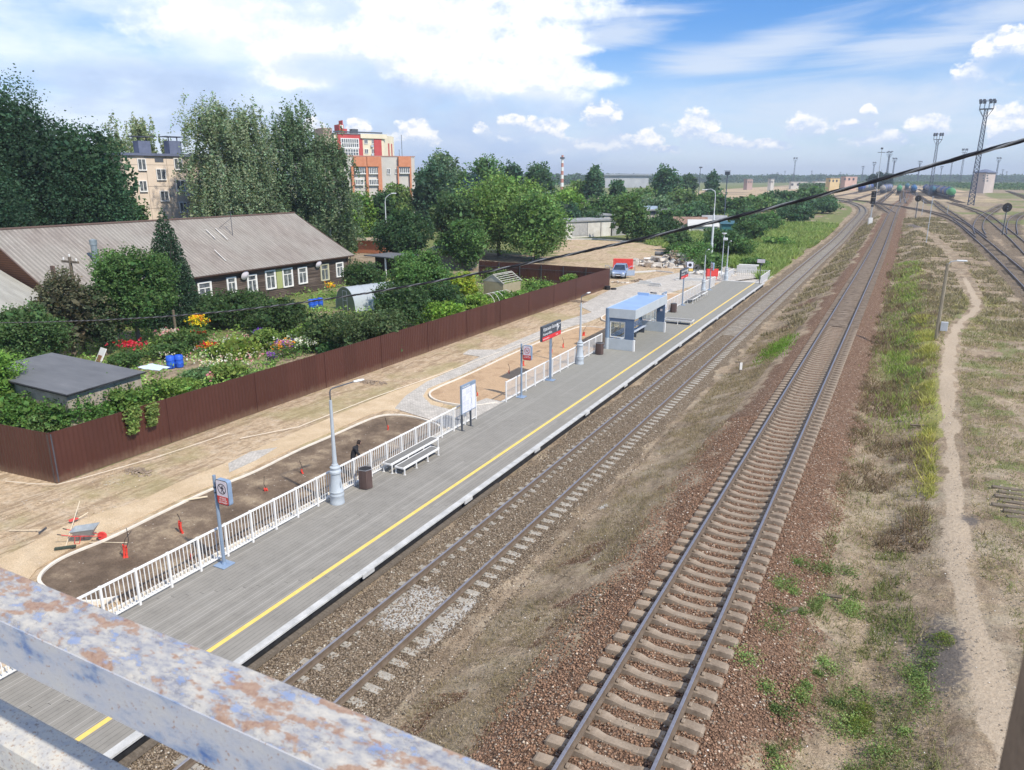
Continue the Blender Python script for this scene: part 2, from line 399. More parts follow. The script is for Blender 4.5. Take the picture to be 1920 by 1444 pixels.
# hummocky drain bank beside the far line, showing as diagonal ridges
rdg = np.exp(-((GX-1.6)/2.2)**2)*ss(34, 44, GY)*(1-ss(150, 190, GY))
GZ = GZ+rdg*.14*np.sin((GY*.95+GX*1.6)*.8+2.5*fnoise(GX, GY, 6, 8))+.45*rdg*ss(40, 60, GY)
GZ = np.where((GX < -18) & (GX > -28.3) & (GY < 82), .2+.05*(fnoise(GX, GY, 1.7, 12)-.6), GZ)
GZ = np.where((GX <= -28.3) & (GY < 140) & (GX > -120), .2-.04, GZ)
ny, nx = GX.shape
verts = np.stack([GX, GY, GZ], -1).reshape(-1, 3)
i0 = (np.arange(ny-1)[:, None]*nx+np.arange(nx-1)[None]).reshape(-1)
quads = np.stack([i0, i0+1, i0+nx+1, i0+nx], -1)
def npmesh(name, verts, quads, mat, attrs=None, smooth_=False, parent=None, k=4, mats=None, mi=None):
    me = bpy.data.meshes.new(name); nv, nf = len(verts), len(quads)
    me.vertices.add(nv); me.vertices.foreach_set('co', np.ascontiguousarray(verts, dtype=np.float32).ravel())
    me.loops.add(nf*k); me.loops.foreach_set('vertex_index', np.ascontiguousarray(quads, dtype=np.int32).ravel())
    me.polygons.add(nf); me.polygons.foreach_set('loop_start', np.arange(0, nf*k, k, dtype=np.int32)); me.polygons.foreach_set('loop_total', np.full(nf, k, dtype=np.int32))
    if smooth_: me.polygons.foreach_set('use_smooth', np.ones(nf, bool))
    for an, av in (attrs or {}).items():
        a = me.color_attributes.new(an, 'FLOAT_COLOR', 'POINT'); a.data.foreach_set('color', np.ascontiguousarray(av, dtype=np.float32).ravel())
    for m_ in (mats or [mat]): me.materials.append(m_)
    if mi is not None: me.polygons.foreach_set('material_index', np.ascontiguousarray(mi, dtype=np.int32))
    me.update(calc_edges=True); me.validate()
    o = bpy.data.objects.new(name, me); COL.objects.link(o)
    if parent: o.parent = parent
    return o
wob = (fnoise(GX, GY, 1.6, 21)-.5)
dT = {k_: pdist(GX, GY, v) for k_, v in trk.items()}
grey = np.maximum.reduce([1-ss(1.5, 2.2, dT['a']+wob), (1-ss(1.6, 2.6, dT['c']+wob))*.8]+[(1-ss(1.5, 2.4, dT[k_]+wob))*.8 for k_ in 'defgh'])
red = 1-ss(1.5, np.where(GX > x2(GY), 4.2, 3.1), dT['b']+wob*2.2)
red = np.maximum(red, .75*ss(.56, .68, fnoise(GX, GY, 2.2, 31))*np.exp(-((GX+7.6)/1.6)**2))
sand = ((GX < -17.6) & (GX > -28.6) & (GY < 83)).astype(float)
lot = xy((1030, 540), (1040, 470), (1062, 447), (1200, 455), (1262, 468), (1255, 485), (1330, 492), (1420, 520), (1410, 560), (1240, 600))
sand = np.maximum(sand, ((GX < -17.6) & (GX > -80) & (GY < 16.2)).astype(float)); sand = np.maximum(sand, inpoly(GX, GY, lot)*1.0)
sand = np.maximum(sand, ((GX < -13.5) & (GX > -29) & (GY > 80) & (GY < 97)).astype(float))
garden = ((GX <= -28.6) & (GY < 82) & (GY > 16.2) & (GX > -70)).astype(float)
gn = fnoise(GX, GY, 3.5, 41)
green = .95*(GX < -30)*(GY > 105)*ss(.15, .4, gn)
green = np.maximum(green, .9*((GX > -42) & (GX < dT['a']*0-13.2) & (GY > 97) & (dT['a'] > 3))*ss(.2, .5, gn))
green = np.maximum(green, .85*garden*ss(.3, .5, gn))
green = np.maximum(green, .8*np.exp(-((GX-1.0)/1.5)**2)*ss(34, 40, GY)*(1-ss(78, 100, GY))*ss(.35, .55, gn+.08))
green = np.maximum(green, .40*np.exp(-((GX-1.0)/1.6)**2)*(1-ss(13, 18, GY))*ss(.42, .6, gn+.05))
green = np.maximum(green, .55*(GX > 3.6)*(GY < 70)*ss(.42, .62, fnoise(GX, GY, 1.1, 44)))
green = np.maximum(green, .9*np.exp(-((GX+6.6)/.9)**2-((GY-52)/3.2)**2))
green = np.maximum(green, .62*(GY > 150)*(GX > 6)*ss(.35, .7, fnoise(GX, GY, 16, 47)+.04)*(dT['c'] > 5))
green = np.maximum(green, .9*(GY > 700))
yard = ((GX > -140) & (GX < 34) & (GY > 330) & (GY < 1100) & (dT['a'] > 4)).astype(float); sand = np.maximum(sand, yard*.75*ss(.3, .5, fnoise(GX, GY, 12, 66))); green = green*(1-.8*yard)
green = np.where(sand > .5, .25*ss(.66, .74, fnoise(GX, GY, 2.5, 49)), green)
yel = .95*np.exp(-((GX-2.35)/.55)**2)*ss(.36, .55, fnoise(GX, GY, 2.4, 51))*ss(26, 30, GY)*(1-ss(110, 130, GY))
yel = np.maximum(yel, .7*np.exp(-((pdist(GX, GY, pathpts)-1.2)/.9)**2)*ss(52, 64, GY)*(1-ss(80, 105, GY))*ss(.35, .6, fnoise(GX, GY, 3, 58)))
yel = np.maximum(yel, .42*(GX > 3)*(GY > 230)*(GY < 430)*ss(.4, .6, fnoise(GX, GY, 14, 53))*(dT['c'] > 4)*(GX > GY*.0))
dp = pdist(GX, GY, pathpts)
pth = (1-.75*ss(75, 110, GY))*(1-ss(.14, .46, dp*np.where(GY < 19, .6, 1)+wob*.55))
lime = np.zeros_like(GX)
for (px, py, rx, ry) in ((775, 1140, .75, 1.2), (842, 1165, .28, 1.5), (1130, 950, .2, .3)):
    p = on(px, py); lime = np.maximum(lime, np.exp(-((GX-p.x)/rx)**2-((GY-p.y)/ry)**2)*1.4)
lime = np.clip(lime+.35*ss(.62, .75, fnoise(GX, GY, 1.4, 61))*sand, 0, 1)
ash = np.zeros_like(GX)
for (px, py, rx, ry) in ((1820, 975, .45, .8), (1760, 1230, .9, 2.6), (1715, 425, 3, 10), (1120, 905, .2, .3), (1690, 1165, .5, .3)):
    p = on(px, py); ash = np.maximum(ash, .72*np.exp(-((GX-p.x)/rx)**2-((GY-p.y)/ry)**2))
cl = lambda a: np.clip(a, 0, 1).reshape(-1)
one = np.ones(GX.size)
mA = np.stack([cl(green), cl(red), cl(grey), cl(sand)], -1); mB = np.stack([cl(yel), cl(pth), cl(lime), cl(ash)], -1)

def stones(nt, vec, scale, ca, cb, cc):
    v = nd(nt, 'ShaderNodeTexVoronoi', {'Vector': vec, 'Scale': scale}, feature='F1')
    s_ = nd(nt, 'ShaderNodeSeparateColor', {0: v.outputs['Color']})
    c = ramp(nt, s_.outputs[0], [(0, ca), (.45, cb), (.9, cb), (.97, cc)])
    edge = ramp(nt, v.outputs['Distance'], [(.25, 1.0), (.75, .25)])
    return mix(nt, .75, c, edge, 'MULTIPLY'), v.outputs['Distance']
m, nt = nmat('ground')
pos = nd(nt, 'ShaderNodeNewGeometry').outputs['Position']
A = nd(nt, 'ShaderNodeAttribute', attribute_name='mA'); B = nd(nt, 'ShaderNodeAttribute', attribute_name='mB')
sA = nd(nt, 'ShaderNodeSeparateColor', {0: A.outputs['Color']}); sB = nd(nt, 'ShaderNodeSeparateColor', {0: B.outputs['Color']})
nb = noise(nt, pos, .9, 8, .65); nf_ = noise(nt, pos, 9, 5, .65); nm_ = noise(nt, pos, 2.6, 6, .6); nl = noise(nt, pos, .25, 5, .6)
wide = nd(nt, 'ShaderNodeMapping', {'Vector': pos, 'Scale': (.35, 1.3, 1), 'Rotation': (0, 0, .5)}).outputs[0]; nw = noise(nt, wide, 1.6, 7, .7)
def wgt(s_, k=.9): return sstep2(nt, mth(nt, 'ADD', s_, mth(nt, 'MULTIPLY', mth(nt, 'SUBTRACT', nf_, .5), k)), .38, .62)
def sstep2(nt, x, a, b): return nd(nt, 'ShaderNodeMapRange', {'Value': x, 'From Min': a, 'From Max': b}, interpolation_type='SMOOTHSTEP').outputs[0]
dry = ramp(nt, nb, [(.25, (.19, .135, .09)), (.42, (.31, .235, .16)), (.55, (.40, .31, .215)), (.72, (.47, .38, .27))])
speck = ramp(nt, noise(nt, pos, 30, 4, .8), [(.36, .30), (.5, .85), (.66, 1.3)])
dry = mix(nt, .85, dry, speck, 'MULTIPLY'); dry = mix(nt, .5, dry, ramp(nt, noise(nt, pos, 5, 6, .75), [(.35, .55), (.6, 1.1)]), 'MULTIPLY')
dry = mix(nt, mth(nt, 'MULTIPLY', ramp(nt, nw, [(.50, 0.), (.66, 1.)]), .38), dry, (.21, .18, .09))
pale = nd(nt, 'ShaderNodeMapping', {'Vector': pos, 'Location': (9, 3, 0)}).outputs[0]
rough1 = noise(nt, nd(nt, 'ShaderNodeMapping', {'Vector': pos, 'Scale': (1.5, .55, 1), 'Rotation': (0, 0, -.5)}).outputs[0], 1.1, 9, .82)
dry = mix(nt, .9, dry, ramp(nt, rough1, [(.34, .50), (.46, .88), (.56, 1.12), (.7, 1.32)]), 'MULTIPLY')
dkb = ramp(nt, noise(nt, nd(nt, 'ShaderNodeMapping', {'Vector': pos, 'Location': (31, 7, 0), 'Scale': (1.6, .4, 1)}).outputs[0], .55, 8, .75), [(.52, 0.), (.62, 1.)])
dry = mix(nt, mth(nt, 'MULTIPLY', dkb, .40), dry, (.12, .088, .062))
dry = mix(nt, mth(nt, 'MULTIPLY', ramp(nt, noise(nt, pale, .5, 6, .7), [(.5, 0.), (.68, 1.)]), .5), dry, (.46, .40, .30))
sandc = ramp(nt, nm_, [(.25, (.36, .255, .16)), (.45, (.50, .375, .245)), (.62, (.55, .43, .30)), (.8, (.60, .52, .41))])
dirtn = nd(nt, 'ShaderNodeMapping', {'Vector': pos, 'Scale': (1.6, .28, 1), 'Rotation': (0, 0, .05)}).outputs[0]
sandc = mix(nt, .8, sandc, ramp(nt, noise(nt, pos, 6, 6, .8), [(.34, .5), (.5, .95), (.66, 1.15)]), 'MULTIPLY')
sandc = mix(nt, ramp(nt, noise(nt, dirtn, 2.2, 8, .75), [(.50, 0.), (.58, .75)]), sandc, (.26, .185, .115))
sandc = mix(nt, mth(nt, 'MULTIPLY', ramp(nt, nl, [(.5, 0.), (.62, 1.)]), .5), sandc, (.30, .27, .12))
col = mix(nt, wgt(A.outputs['Alpha'], .2), dry, sandc)
grn = ramp(nt, nf_, [(.25, (.06, .085, .03)), (.5, (.14, .18, .06)), (.75, (.25, .27, .11))])
grn = mix(nt, mth(nt, 'MULTIPLY', nb, .55), grn, (.22, .19, .09))
yl = ramp(nt, nf_, [(.35, (.19, .20, .07)), (.62, (.34, .31, .12))])
st1, h1 = stones(nt, pos, 20, (.13, .096, .066), (.31, .24, .165), (.54, .48, .38))
st2, h2 = stones(nt, pos, 19, (.12, .072, .047), (.285, .178, .118), (.54, .44, .34))
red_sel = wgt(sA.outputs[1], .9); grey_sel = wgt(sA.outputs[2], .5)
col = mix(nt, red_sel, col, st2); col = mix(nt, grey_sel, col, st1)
col = mix(nt, wgt(sA.outputs[0]), col, grn); col = mix(nt, wgt(sB.outputs[0]), col, yl)
ptc = ramp(nt, nf_, [(.3, (.36, .285, .205)), (.7, (.45, .37, .275))])
col = mix(nt, wgt(sB.outputs[1], .5), col, ptc)
col = mix(nt, wgt(sB.outputs[2], 1.1), col, mix(nt, speck, (.30, .27, .235), (.52, .50, .46)))
col = mix(nt, mth(nt, 'MULTIPLY', wgt(B.outputs['Alpha'], .8), .85), col, (.11, .10, .095))
hgt = mth(nt, 'ADD', mth(nt, 'MULTIPLY', mth(nt, 'MAXIMUM', red_sel, grey_sel), mth(nt, 'MULTIPLY', h2, -1.0)), mth(nt, 'MULTIPLY', nf_, 1.2))
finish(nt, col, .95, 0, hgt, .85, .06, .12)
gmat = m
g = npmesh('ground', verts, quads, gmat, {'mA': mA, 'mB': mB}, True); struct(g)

# ================================================================== shared materials
rail_side = pm('rail_rust', (.115, .085, .06), (.175, .135, .10), 6, .85)
rail_top = pm('rail_head', (.27, .26, .28), (.38, .37, .39), 8, .45, .6, bump=.02)
conc = pm('sleeper_concrete', (.18, .138, .10), (.35, .28, .21), 2.2, .9, bump=.3)
concw = pm('sleeper_pale', (.24, .215, .18), (.44, .41, .35), 3, .9, bump=.3)
wood_old = pm('old_wood', (.10, .08, .06), (.20, .165, .125), 3, .9, stretch=(1, 6, 6))
steel = pm('galvanised', (.42, .46, .50), (.52, .56, .60), 2, .5, .3, .03)
white_p = pm('white_paint', (.68, .67, .64), (.80, .78, .74), 3, .55, bump=.05)
dark_m = pm('dark_metal', (.06, .07, .085), (.10, .11, .13), 4, .5, .2)
black_m = pm('black_rubber', (.015, .015, .017), (.035, .035, .037), 4, .7)
bluegrey = pm('bluegrey_paint', (.20, .28, .40), (.27, .36, .49), 3, .5, .1, .03)
yellow_p = pm('yellow_line', (.72, .50, .11), (.80, .58, .17), 5, .7)
red_p = pm('red_paint', (.62, .045, .045), (.70, .09, .07), 4, .55)
paving = None

# ================================================================== TRACKS
RP = [(-.075, 0), (.075, 0), (.075, .012), (.012, .03), (.01, .135), (.036, .15), (.036, .178), (.028, .186), (-.028, .186), (-.036, .178), (-.036, .15), (-.01, .135), (-.012, .03), (-.075, .012)]
def resample(pts, step):
    out = [Vector((*pts[0], 0))]; acc = 0
    for a, b in zip(pts, pts[1:]):
        a = Vector((*a, 0)); b = Vector((*b, 0)); L = (b-a).length; s_ = step-acc
        while s_ <= L: out.append(a+(b-a)*(s_/L)); s_ += step
        acc = (acc+L) % step if L >= step-acc else acc+L
    return out
def rail_mesh(pts, off, z0f, name, parent, fat=1):
    mb = MB(); n = len(RP); P = [Vector((*p, 0)) for p in pts]
    keep = [P[0]]
    for p in P[1:]:
        if (p-keep[-1]).length > .6: keep.append(p)
    P = keep; vs = []
    for i, p in enumerate(P):
        d = (P[min(i+1, len(P)-1)]-P[max(i-1, 0)]).normalized(); nrm = Vector((d.y, -d.x, 0)); c = p+nrm*off; z = z0f(p.x, p.y)
        for (a, b) in RP: vs.append(c+nrm*(a*fat)+Vector((0, 0, z+b)))
    fs = []; mi = []
    for i in range(len(P)-1):
        for k in range(n):
            fs.append((i*n+k, i*n+(k+1) % n, (i+1)*n+(k+1) % n, (i+1)*n+k)); mi.append(1 if k in (7, 8, 6) else 0)
    mb.v = [tuple(v) for v in vs]; mb.f = fs; mb.m = mi
    return mb.build(name, [rail_side, rail_top], parent)
def sleeper_concrete():
    xs = [-1.35, -1.30, -1.02, -.55, -.35, .35, .55, 1.02, 1.30, 1.35]; tz = [-.03, 0, .012, 0, -.055, -.055, 0, .012, 0, -.03]
    tw = [.10, .115, .115, .11, .09, .09, .11, .115, .115, .10]; mb = MB(); vs = []
    for x, z, w in zip(xs, tz, tw): vs += [(x, -w-.035, -.17), (x, -w, z), (x, w, z), (x, w+.035, -.17)]
    fs = [(0, 1, 2, 3), tuple(len(vs)-1-i for i in range(4))]
    for i in range(len(xs)-1):
        for k in range(3): fs.append((i*4+k, (i+1)*4+k, (i+1)*4+k+1, i*4+k+1))
    mb.add(vs, fs)
    for s_ in (-1, 1):
        for d in (-.12, .12): mb.box((s_*.796+d, 0, .03), (.07, .12, .05), bev=.01)
    return mb
def build_track(pts, label, zrail, sl_mb, sl_mat, top_drop=.19, spacing=.5435, maxn=100, jit=.0, y_from=None, kind_len=1, coarse=False, thin=None):
    t = T('railway_track', label, 'railway track', (0, 0, 0))
    zf = lambda x, y: zrail(x, y)-.186
    for off in (-.796, .796): rail_mesh(pts, off, zf, 'rail', t)
    S = resample(pts, spacing); first = None; bulk = MB(); cnt = 0
    for i, p in enumerate(S[:-1]):
        if y_from is not None and p.y < y_from: continue
        d = (S[i+1]-p).normalized(); rz = math.atan2(d.y, d.x)-pi/2+rnd.uniform(-jit, jit)
        z = zrail(p.x, p.y)-top_drop+rnd.uniform(-.012, .008)
        if cnt < maxn:
            if first is None:
                first = sl_mb.build('sleeper', sl_mat, t); o = first
            else: o = first.copy(); COL.objects.link(o)
            o.parent = t; o.location = (p.x, p.y, z); o.rotation_euler = (0, 0, rz)
        else:
            if cnt > 700: break
            M = Matrix.Translation((p.x, p.y, z)) @ Matrix.Rotation(rz, 4, 'Z')
            bulk.box((0, 0, -.08), (2.7, .24, .16), M=M)
        cnt += 1
    if bulk.v: o = bulk.build('far_sleepers', sl_mat, t); o['kind'] = 'stuff'
    return t
zr = lambda x, y: H(x, y)+.25
z1 = lambda x, y: (0 if y < 150 else H(x, y)+.25+(.0 if y > 175 else 0))
def zt1(x, y): return max(0.0, (-.24*(1-sm(150, 300, y))+3.2*sm(150, 300, y))+.25) if y > 120 else 0.0
def zt2(x, y): t = sm(95, 230, y); return (1.24*(1-t)+3.2*t)+.26
def zt3(x, y): return H(x, y)+.2
build_track(tr1, 'railway track nearest the platform, its concrete sleepers half buried in grey ballast', zt1, sleeper_concrete(), concw, .228, jit=.03, y_from=5)
build_track(tr2, 'second railway track from the platform, polished rails on brown sleepers in reddish ballast', zt2, sleeper_concrete(), conc, .19, jit=.025, y_from=4)
wsl = MB().box((0, 0, -.09), (2.75, .25, .18), bev=.02)
build_track(tr3, 'track on dark timber sleepers coming in from the right past the footpath', zt3, wsl, wood_old, .19, .6, 100, .03)
build_track(tr4, 'straight siding leading on from the wooden sleeper junction to the tank wagons', zt3, wsl, wood_old, .19, .7, 60, .03)
build_track(tr5, 'short curved connection bending right off the wooden sleeper junction', zt3, wsl, wood_old, .19, .7, 40, .03)
build_track(tr6, 'siding crossing behind the round backed signal at the right', zt3, wsl, wood_old, .19, .7, 60, .03)
build_track(tr7, 'curved siding turning away to the right beside bare tan ground', zt3, wsl, wood_old, .19, .7, 60, .03)
build_track(tr8, 'short crossover turning off the polished track near its far end', zt3, wsl, wood_old, .19, .7, 40, .03)

# loose ballast stones (real pieces) near the bridge
def stone_field(name, n, xr, yr, ztop, zoff, ca, cb, cc, size, excl, seed):
    g_ = np.random.default_rng(seed); x = g_.uniform(*xr, n); y = yr[0]+(yr[1]-yr[0])*g_.random(n)**1.5
    keep = np.ones(n, bool)
    for e in excl: keep &= np.abs(x-e(y)) > .12
    x, y = x[keep], y[keep]; n = len(x); s_ = size*g_.uniform(.55, 1.35, n)
    z = np.interp(x, kx, kz)+zoff
    octv = np.array([(1, 0, 0), (-1, 0, 0), (0, 1, 0), (0, -1, 0), (0, 0, 1), (0, 0, -1)], float)
    fc = np.array([(0, 2, 4), (2, 1, 4), (1, 3, 4), (3, 0, 4), (2, 0, 5), (1, 2, 5), (3, 1, 5), (0, 3, 5)])
    v = octv[None]*g_.uniform(.6, 1.3, (n, 6, 1))*s_[:, None, None]*np.array([1, 1, .75])
    a = g_.uniform(0, 2*pi, n); b = g_.uniform(-.7, .7, n); ca_, sa, cb_, sb = np.cos(a), np.sin(a), np.cos(b), np.sin(b)
    vx, vy, vz = v[..., 0], v[..., 1], v[..., 2]; vy, vz = vy*cb_[:, None]-vz*sb[:, None], vy*sb[:, None]+vz*cb_[:, None]
    vx, vy = vx*ca_[:, None]-vy*sa[:, None], vx*sa[:, None]+vy*ca_[:, None]
    V = np.stack([vx+x[:, None], vy+y[:, None], vz+z[:, None]], -1).reshape(-1, 3)
    Q = (fc[None]+6*np.arange(n)[:, None, None]).reshape(-1, 3)
    t = g_.random(n); c = np.where((t < .5)[:, None], np.array(ca)+(np.array(cb)-np.array(ca))*(t*2)[:, None], np.array(cb)); c = np.where((t > .965)[:, None], np.array(cc), c)*g_.uniform(.75, 1.15, (n, 1))
    C = np.concatenate([np.repeat(c, 6, 0), np.ones((n*6, 1))], 1)
    o = npmesh(name, V, Q, stone_mat, {'tint': C}, k=3); o['kind'] = 'stuff'; o['label'] = name.replace('_', ' '); return o
stone_mat, nt = nmat('loose_stone'); finish(nt, nd(nt, 'ShaderNodeAttribute', attribute_name='tint').outputs['Color'], .9, spec=.15)
r1a, r1b = (lambda y: X1-.796), (lambda y: X1+.796); r2a, r2b = (lambda y: x2(y)-.796), (lambda y: x2(y)+.796)
stone_field('grey_ballast_stones', 30000, (-13.2, -8.9), (6, 36), 0, .012, (.12, .092, .068), (.29, .23, .17), (.56, .51, .43), .032, (r1a, r1b), 1)
stone_field('red_ballast_stones', 34000, (-6.6, -.6), (6, 34), 0, .012, (.15, .085, .055), (.31, .19, .125), (.6, .49, .38), .032, (r2a, r2b), 2)
stone_field('dirt_clods', 16000, (-28, -18.3), (9, 60), 0, -.02, (.28, .20, .13), (.46, .35, .23), (.66, .58, .48), .034, (), 8)
stone_field('scattered_pebbles', 14000, (-9.3, 5.5), (6, 40), 0, .05, (.25, .20, .15), (.38, .32, .25), (.7, .66, .6), .022, (r2a, r2b), 3)

# ================================================================== PLATFORM
m, nt = nmat('deck_boards')
pos = nd(nt, 'ShaderNodeNewGeometry').outputs['Position']; sp = nd(nt, 'ShaderNodeSeparateXYZ', {0: pos})
bx_ = mth(nt, 'DIVIDE', sp.outputs[0], .145); cell = mth(nt, 'FLOOR', bx_); fr = mth(nt, 'FRACT', bx_)
yc = mth(nt, 'DIVIDE', mth(nt, 'ADD', sp.outputs[1], mth(nt, 'MULTIPLY', cell, 5.37)), 11.0); ycell = mth(nt, 'FLOOR', yc); yfr = mth(nt, 'FRACT', yc)
wn_ = nd(nt, 'ShaderNodeTexWhiteNoise', {'Vector': nd(nt, 'ShaderNodeCombineXYZ', {0: cell, 1: ycell, 2: 0.}).outputs[0]}, noise_dimensions='2D').outputs['Value']
lm = noise(nt, pos, .7, 6, .6)
base = mix(nt, lm, (.225, .21, .182), (.30, .283, .25))
base = mix(nt, .8, base, ramp(nt, wn_, [(0, .95), (1, 1.04)]), 'MULTIPLY')
stp = nd(nt, 'ShaderNodeMapping', {'Vector': pos, 'Scale': (30, 1, 1)}).outputs[0]
base = mix(nt, .28, base, ramp(nt, noise(nt, stp, 2, 4, .6), [(.3, .8), (.7, 1.15)]), 'MULTIPLY'); base = mix(nt, .6, base, ramp(nt, noise(nt, pos, 2.1, 8, .75), [(.32, .78), (.5, 1.0), (.7, 1.14)]), 'MULTIPLY')
groove = mth(nt, 'MAXIMUM', mth(nt, 'LESS_THAN', fr, .045), mth(nt, 'LESS_THAN', yfr, .001))
lightg = mth(nt, 'MULTIPLY', mth(nt, 'LESS_THAN', fr, .09), mth(nt, 'GREATER_THAN', wn_, .72))
base = mix(nt, groove, base, (.05, .045, .04)); base = mix(nt, mth(nt, 'MULTIPLY', lightg, .8), base, (.50, .48, .43))
fargreen = sstep2(nt, sp.outputs[1], 24, 46)
base = mix(nt, mth(nt, 'MULTIPLY', fargreen, .75), base, mix(nt, noise(nt, pos, 3, 6, .6), (.215, .21, .185), (.30, .295, .26)))
finish(nt, base, .8, bump=mth(nt, 'MULTIPLY', groove, -1.0), bs=.4, bd=.01, spec=.2)
deckm = m
pl = T('railway_platform', 'long low grey decked platform with a yellow line and white edge strip', 'platform', (0, 0, 0))
PY0, PY1, PX0, PX1 = -6, 87.5, -17.75, -13.12
MB().bx(PX0, PX1-.245, PY0, PY1, .23, .35).build('deck', deckm, pl)
MB().bx(-14.29, -14.15, PY0, PY1-.2, .35, .3545).build('yellow_line', yellow_p, pl)
edge_m = pm('edge_strip', (.38, .38, .365), (.58, .575, .55), 2.5, .75)
mb = MB().bx(PX1-.24, PX1-.02, PY0, PY1, .29, .353, bev=.004)
y = 3.6
while y < 86: mb.bx(PX1-.04, PX1+.005, y, y+.55, .20, .345, bev=.004); y += 5.95
mb.build('edge_strip', edge_m, pl)
MB().bx(-13.36, -13.28, PY0, PY1, -.5, .285).build('gap_shade_sheet', black_m, pl)  # black sheet standing in for the shade in the gap under the deck
MB().bx(-13.16, -13.02, PY0, 24, -.02, .10).build('ground_beam', wood_old, pl)

# white railings behind the platform
FX = -17.62
def platform_fence(y0, y1, label, npan):
    t = T('platform_railing', label, 'railing', (FX, y0, .35), group='white railings along the back of the platform')
    L = (y1-y0)/npan; first = None
    post = MB().bx(-.03, .03, -.03, .03, 0, 1.12).bx(-.035, .035, -.035, .035, 1.12, 1.135)
    pan = MB().bx(-.03, .03, .03, L-.03, 1.07, 1.12).bx(-.015, .015, .03, L-.03, .10, .13)
    nb_ = max(3, int(L/.125))
    for k in range(1, nb_): pan.bx(-.009, .009, L*k/nb_-.011, L*k/nb_+.011, .13, 1.07)
    po = pan.build('railing_panel', white_p, t); so_ = post.build('post', white_p, t)
    for i in range(1, npan): o = po.copy(); COL.objects.link(o); o.parent = t; o.location.y = L*i
    for i in range(1, npan+1): o = so_.copy(); COL.objects.link(o); o.parent = t; o.location.y = L*i
    return t
platform_fence(2.0, 30.0, 'nearest run of white railing, from the bridge to the timetable board', 27)
platform_fence(33.2, 47.4, 'middle run of white railing, between the timetable board and the shelter', 12)
platform_fence(56.5, 82.0, 'farthest run of white railing, beyond the shelter to the end of the platform', 22)

# ================================================================== yard beside the platform: beds, kerbs, paths
def sheet(name, pts, z, mat, th=.06):
    o = MB().prism([tuple(p)[:2] for p in pts], z-th, z).build(name, mat); return struct(o)
def kerb(name, pts, w, z0, z1, mat, closed=False):
    P = [Vector((p[0], p[1], 0)) for p in pts]; vs = []; n = len(P)
    for i, p in enumerate(P):
        d = (P[(i+1) % n if closed else min(i+1, n-1)]-P[i-1 if (closed or i) else 0]).normalized(); q = Vector((-d.y, d.x, 0))*(w/2)
        vs += [(p-q).to_tuple()[:2]+(z0,), (p-q).to_tuple()[:2]+(z1,), (p+q).to_tuple()[:2]+(z1,), (p+q).to_tuple()[:2]+(z0,)]
    fs = []
    for i in range(n if closed else n-1):
        j = (i+1) % n
        for k in range(3): fs.append((i*4+k, i*4+k+1, j*4+k+1, j*4+k))
    if not closed: fs += [(3, 2, 1, 0), (n*4-4, n*4-3, n*4-2, n*4-1)]
    return struct(MB().add(vs, fs).build(name, mat))
def soilmat(name, c1, c2, c3, sc=2.2):
    m, nt = nmat(name); pos = nd(nt, 'ShaderNodeNewGeometry').outputs['Position']
    n1 = noise(nt, pos, sc*.35, 7, .7); n2 = noise(nt, pos, 22, 4, .7); n3 = noise(nt, pos, sc, 6, .65)
    c = ramp(nt, n1, [(.38, c1), (.52, c2), (.66, c3)]); c = mix(nt, .7, c, ramp(nt, n2, [(.3, .55), (.65, 1.15)]), 'MULTIPLY')
    v = nd(nt, 'ShaderNodeTexVoronoi', {'Vector': pos, 'Scale': 7.0}); k = nd(nt, 'ShaderNodeSeparateColor', {0: v.outputs['Color']})
    bits = mth(nt, 'MULTIPLY', mth(nt, 'GREATER_THAN', k.outputs[0], .9), mth(nt, 'LESS_THAN', v.outputs['Distance'], .17))
    c = mix(nt, mth(nt, 'MULTIPLY', bits, .7), c, (.62, .56, .48))
    finish(nt, c, .95, bump=mth(nt, 'ADD', n3, mth(nt, 'MULTIPLY', n2, .5)), bs=.9, bd=.06, spec=.1); return m
m, nt = nmat('paving_slabs')
pos = nd(nt, 'ShaderNodeNewGeometry').outputs['Position']
br = nd(nt, 'ShaderNodeTexBrick', {'Vector': nd(nt, 'ShaderNodeMapping', {'Vector': pos, 'Rotation': (0, 0, .1)}).outputs[0], 'Color1': (.56, .52, .46, 1), 'Color2': (.43, .40, .355, 1), 'Mortar': (.28, .245, .20, 1), 'Scale': 5.0, 'Mortar Size': .035, 'Brick Width': .9, 'Row Height': .5})
c = mix(nt, .7, br.outputs[0], ramp(nt, noise(nt, pos, 1.3, 7, .65), [(.3, .72), (.7, 1.2)]), 'MULTIPLY')
finish(nt, c, .85, bump=noise(nt, pos, 14, 3), bs=.2, spec=.2); paving = m
kerb_m = pm('kerb_concrete', (.60, .54, .45), (.74, .68, .58), 2.5, .85)
bed_dark = soilmat('bed_soil', (.13, .095, .068), (.20, .148, .105), (.36, .28, .19))
bed_light = soilmat('bed_sand', (.40, .27, .165), (.52, .365, .23), (.46, .32, .20))
sand_m = soilmat('path_sand', (.54, .41, .26), (.60, .46, .30), (.66, .52, .35), 3)
SG = .2
def P0(*pp): return [tuple(at(px, py, SG+.05))[:2] for px, py in pp]
k1 = smooth(P0((222, 1122), (160, 1134), (105, 1118), (72, 1096), (76, 1078), (100, 1057), (135, 1039), (205, 1012), (275, 977), (357, 937), (425, 907), (480, 886), (555, 847), (617, 821), (697, 785), (722, 779), (755, 779), (790, 786), (822, 797), (830, 808), (822, 816)), 2)
b1 = [(-18.05, max(k1[-1][1], 27))]+[(-18.05, k1[0][1])]+k1
sheet('soil_bed', [(min(x, -18.02), y) for x, y in b1], SG+.06, bed_dark)
kerb('bed_kerb', k1, .10, SG-.05, SG+.12, kerb_m)
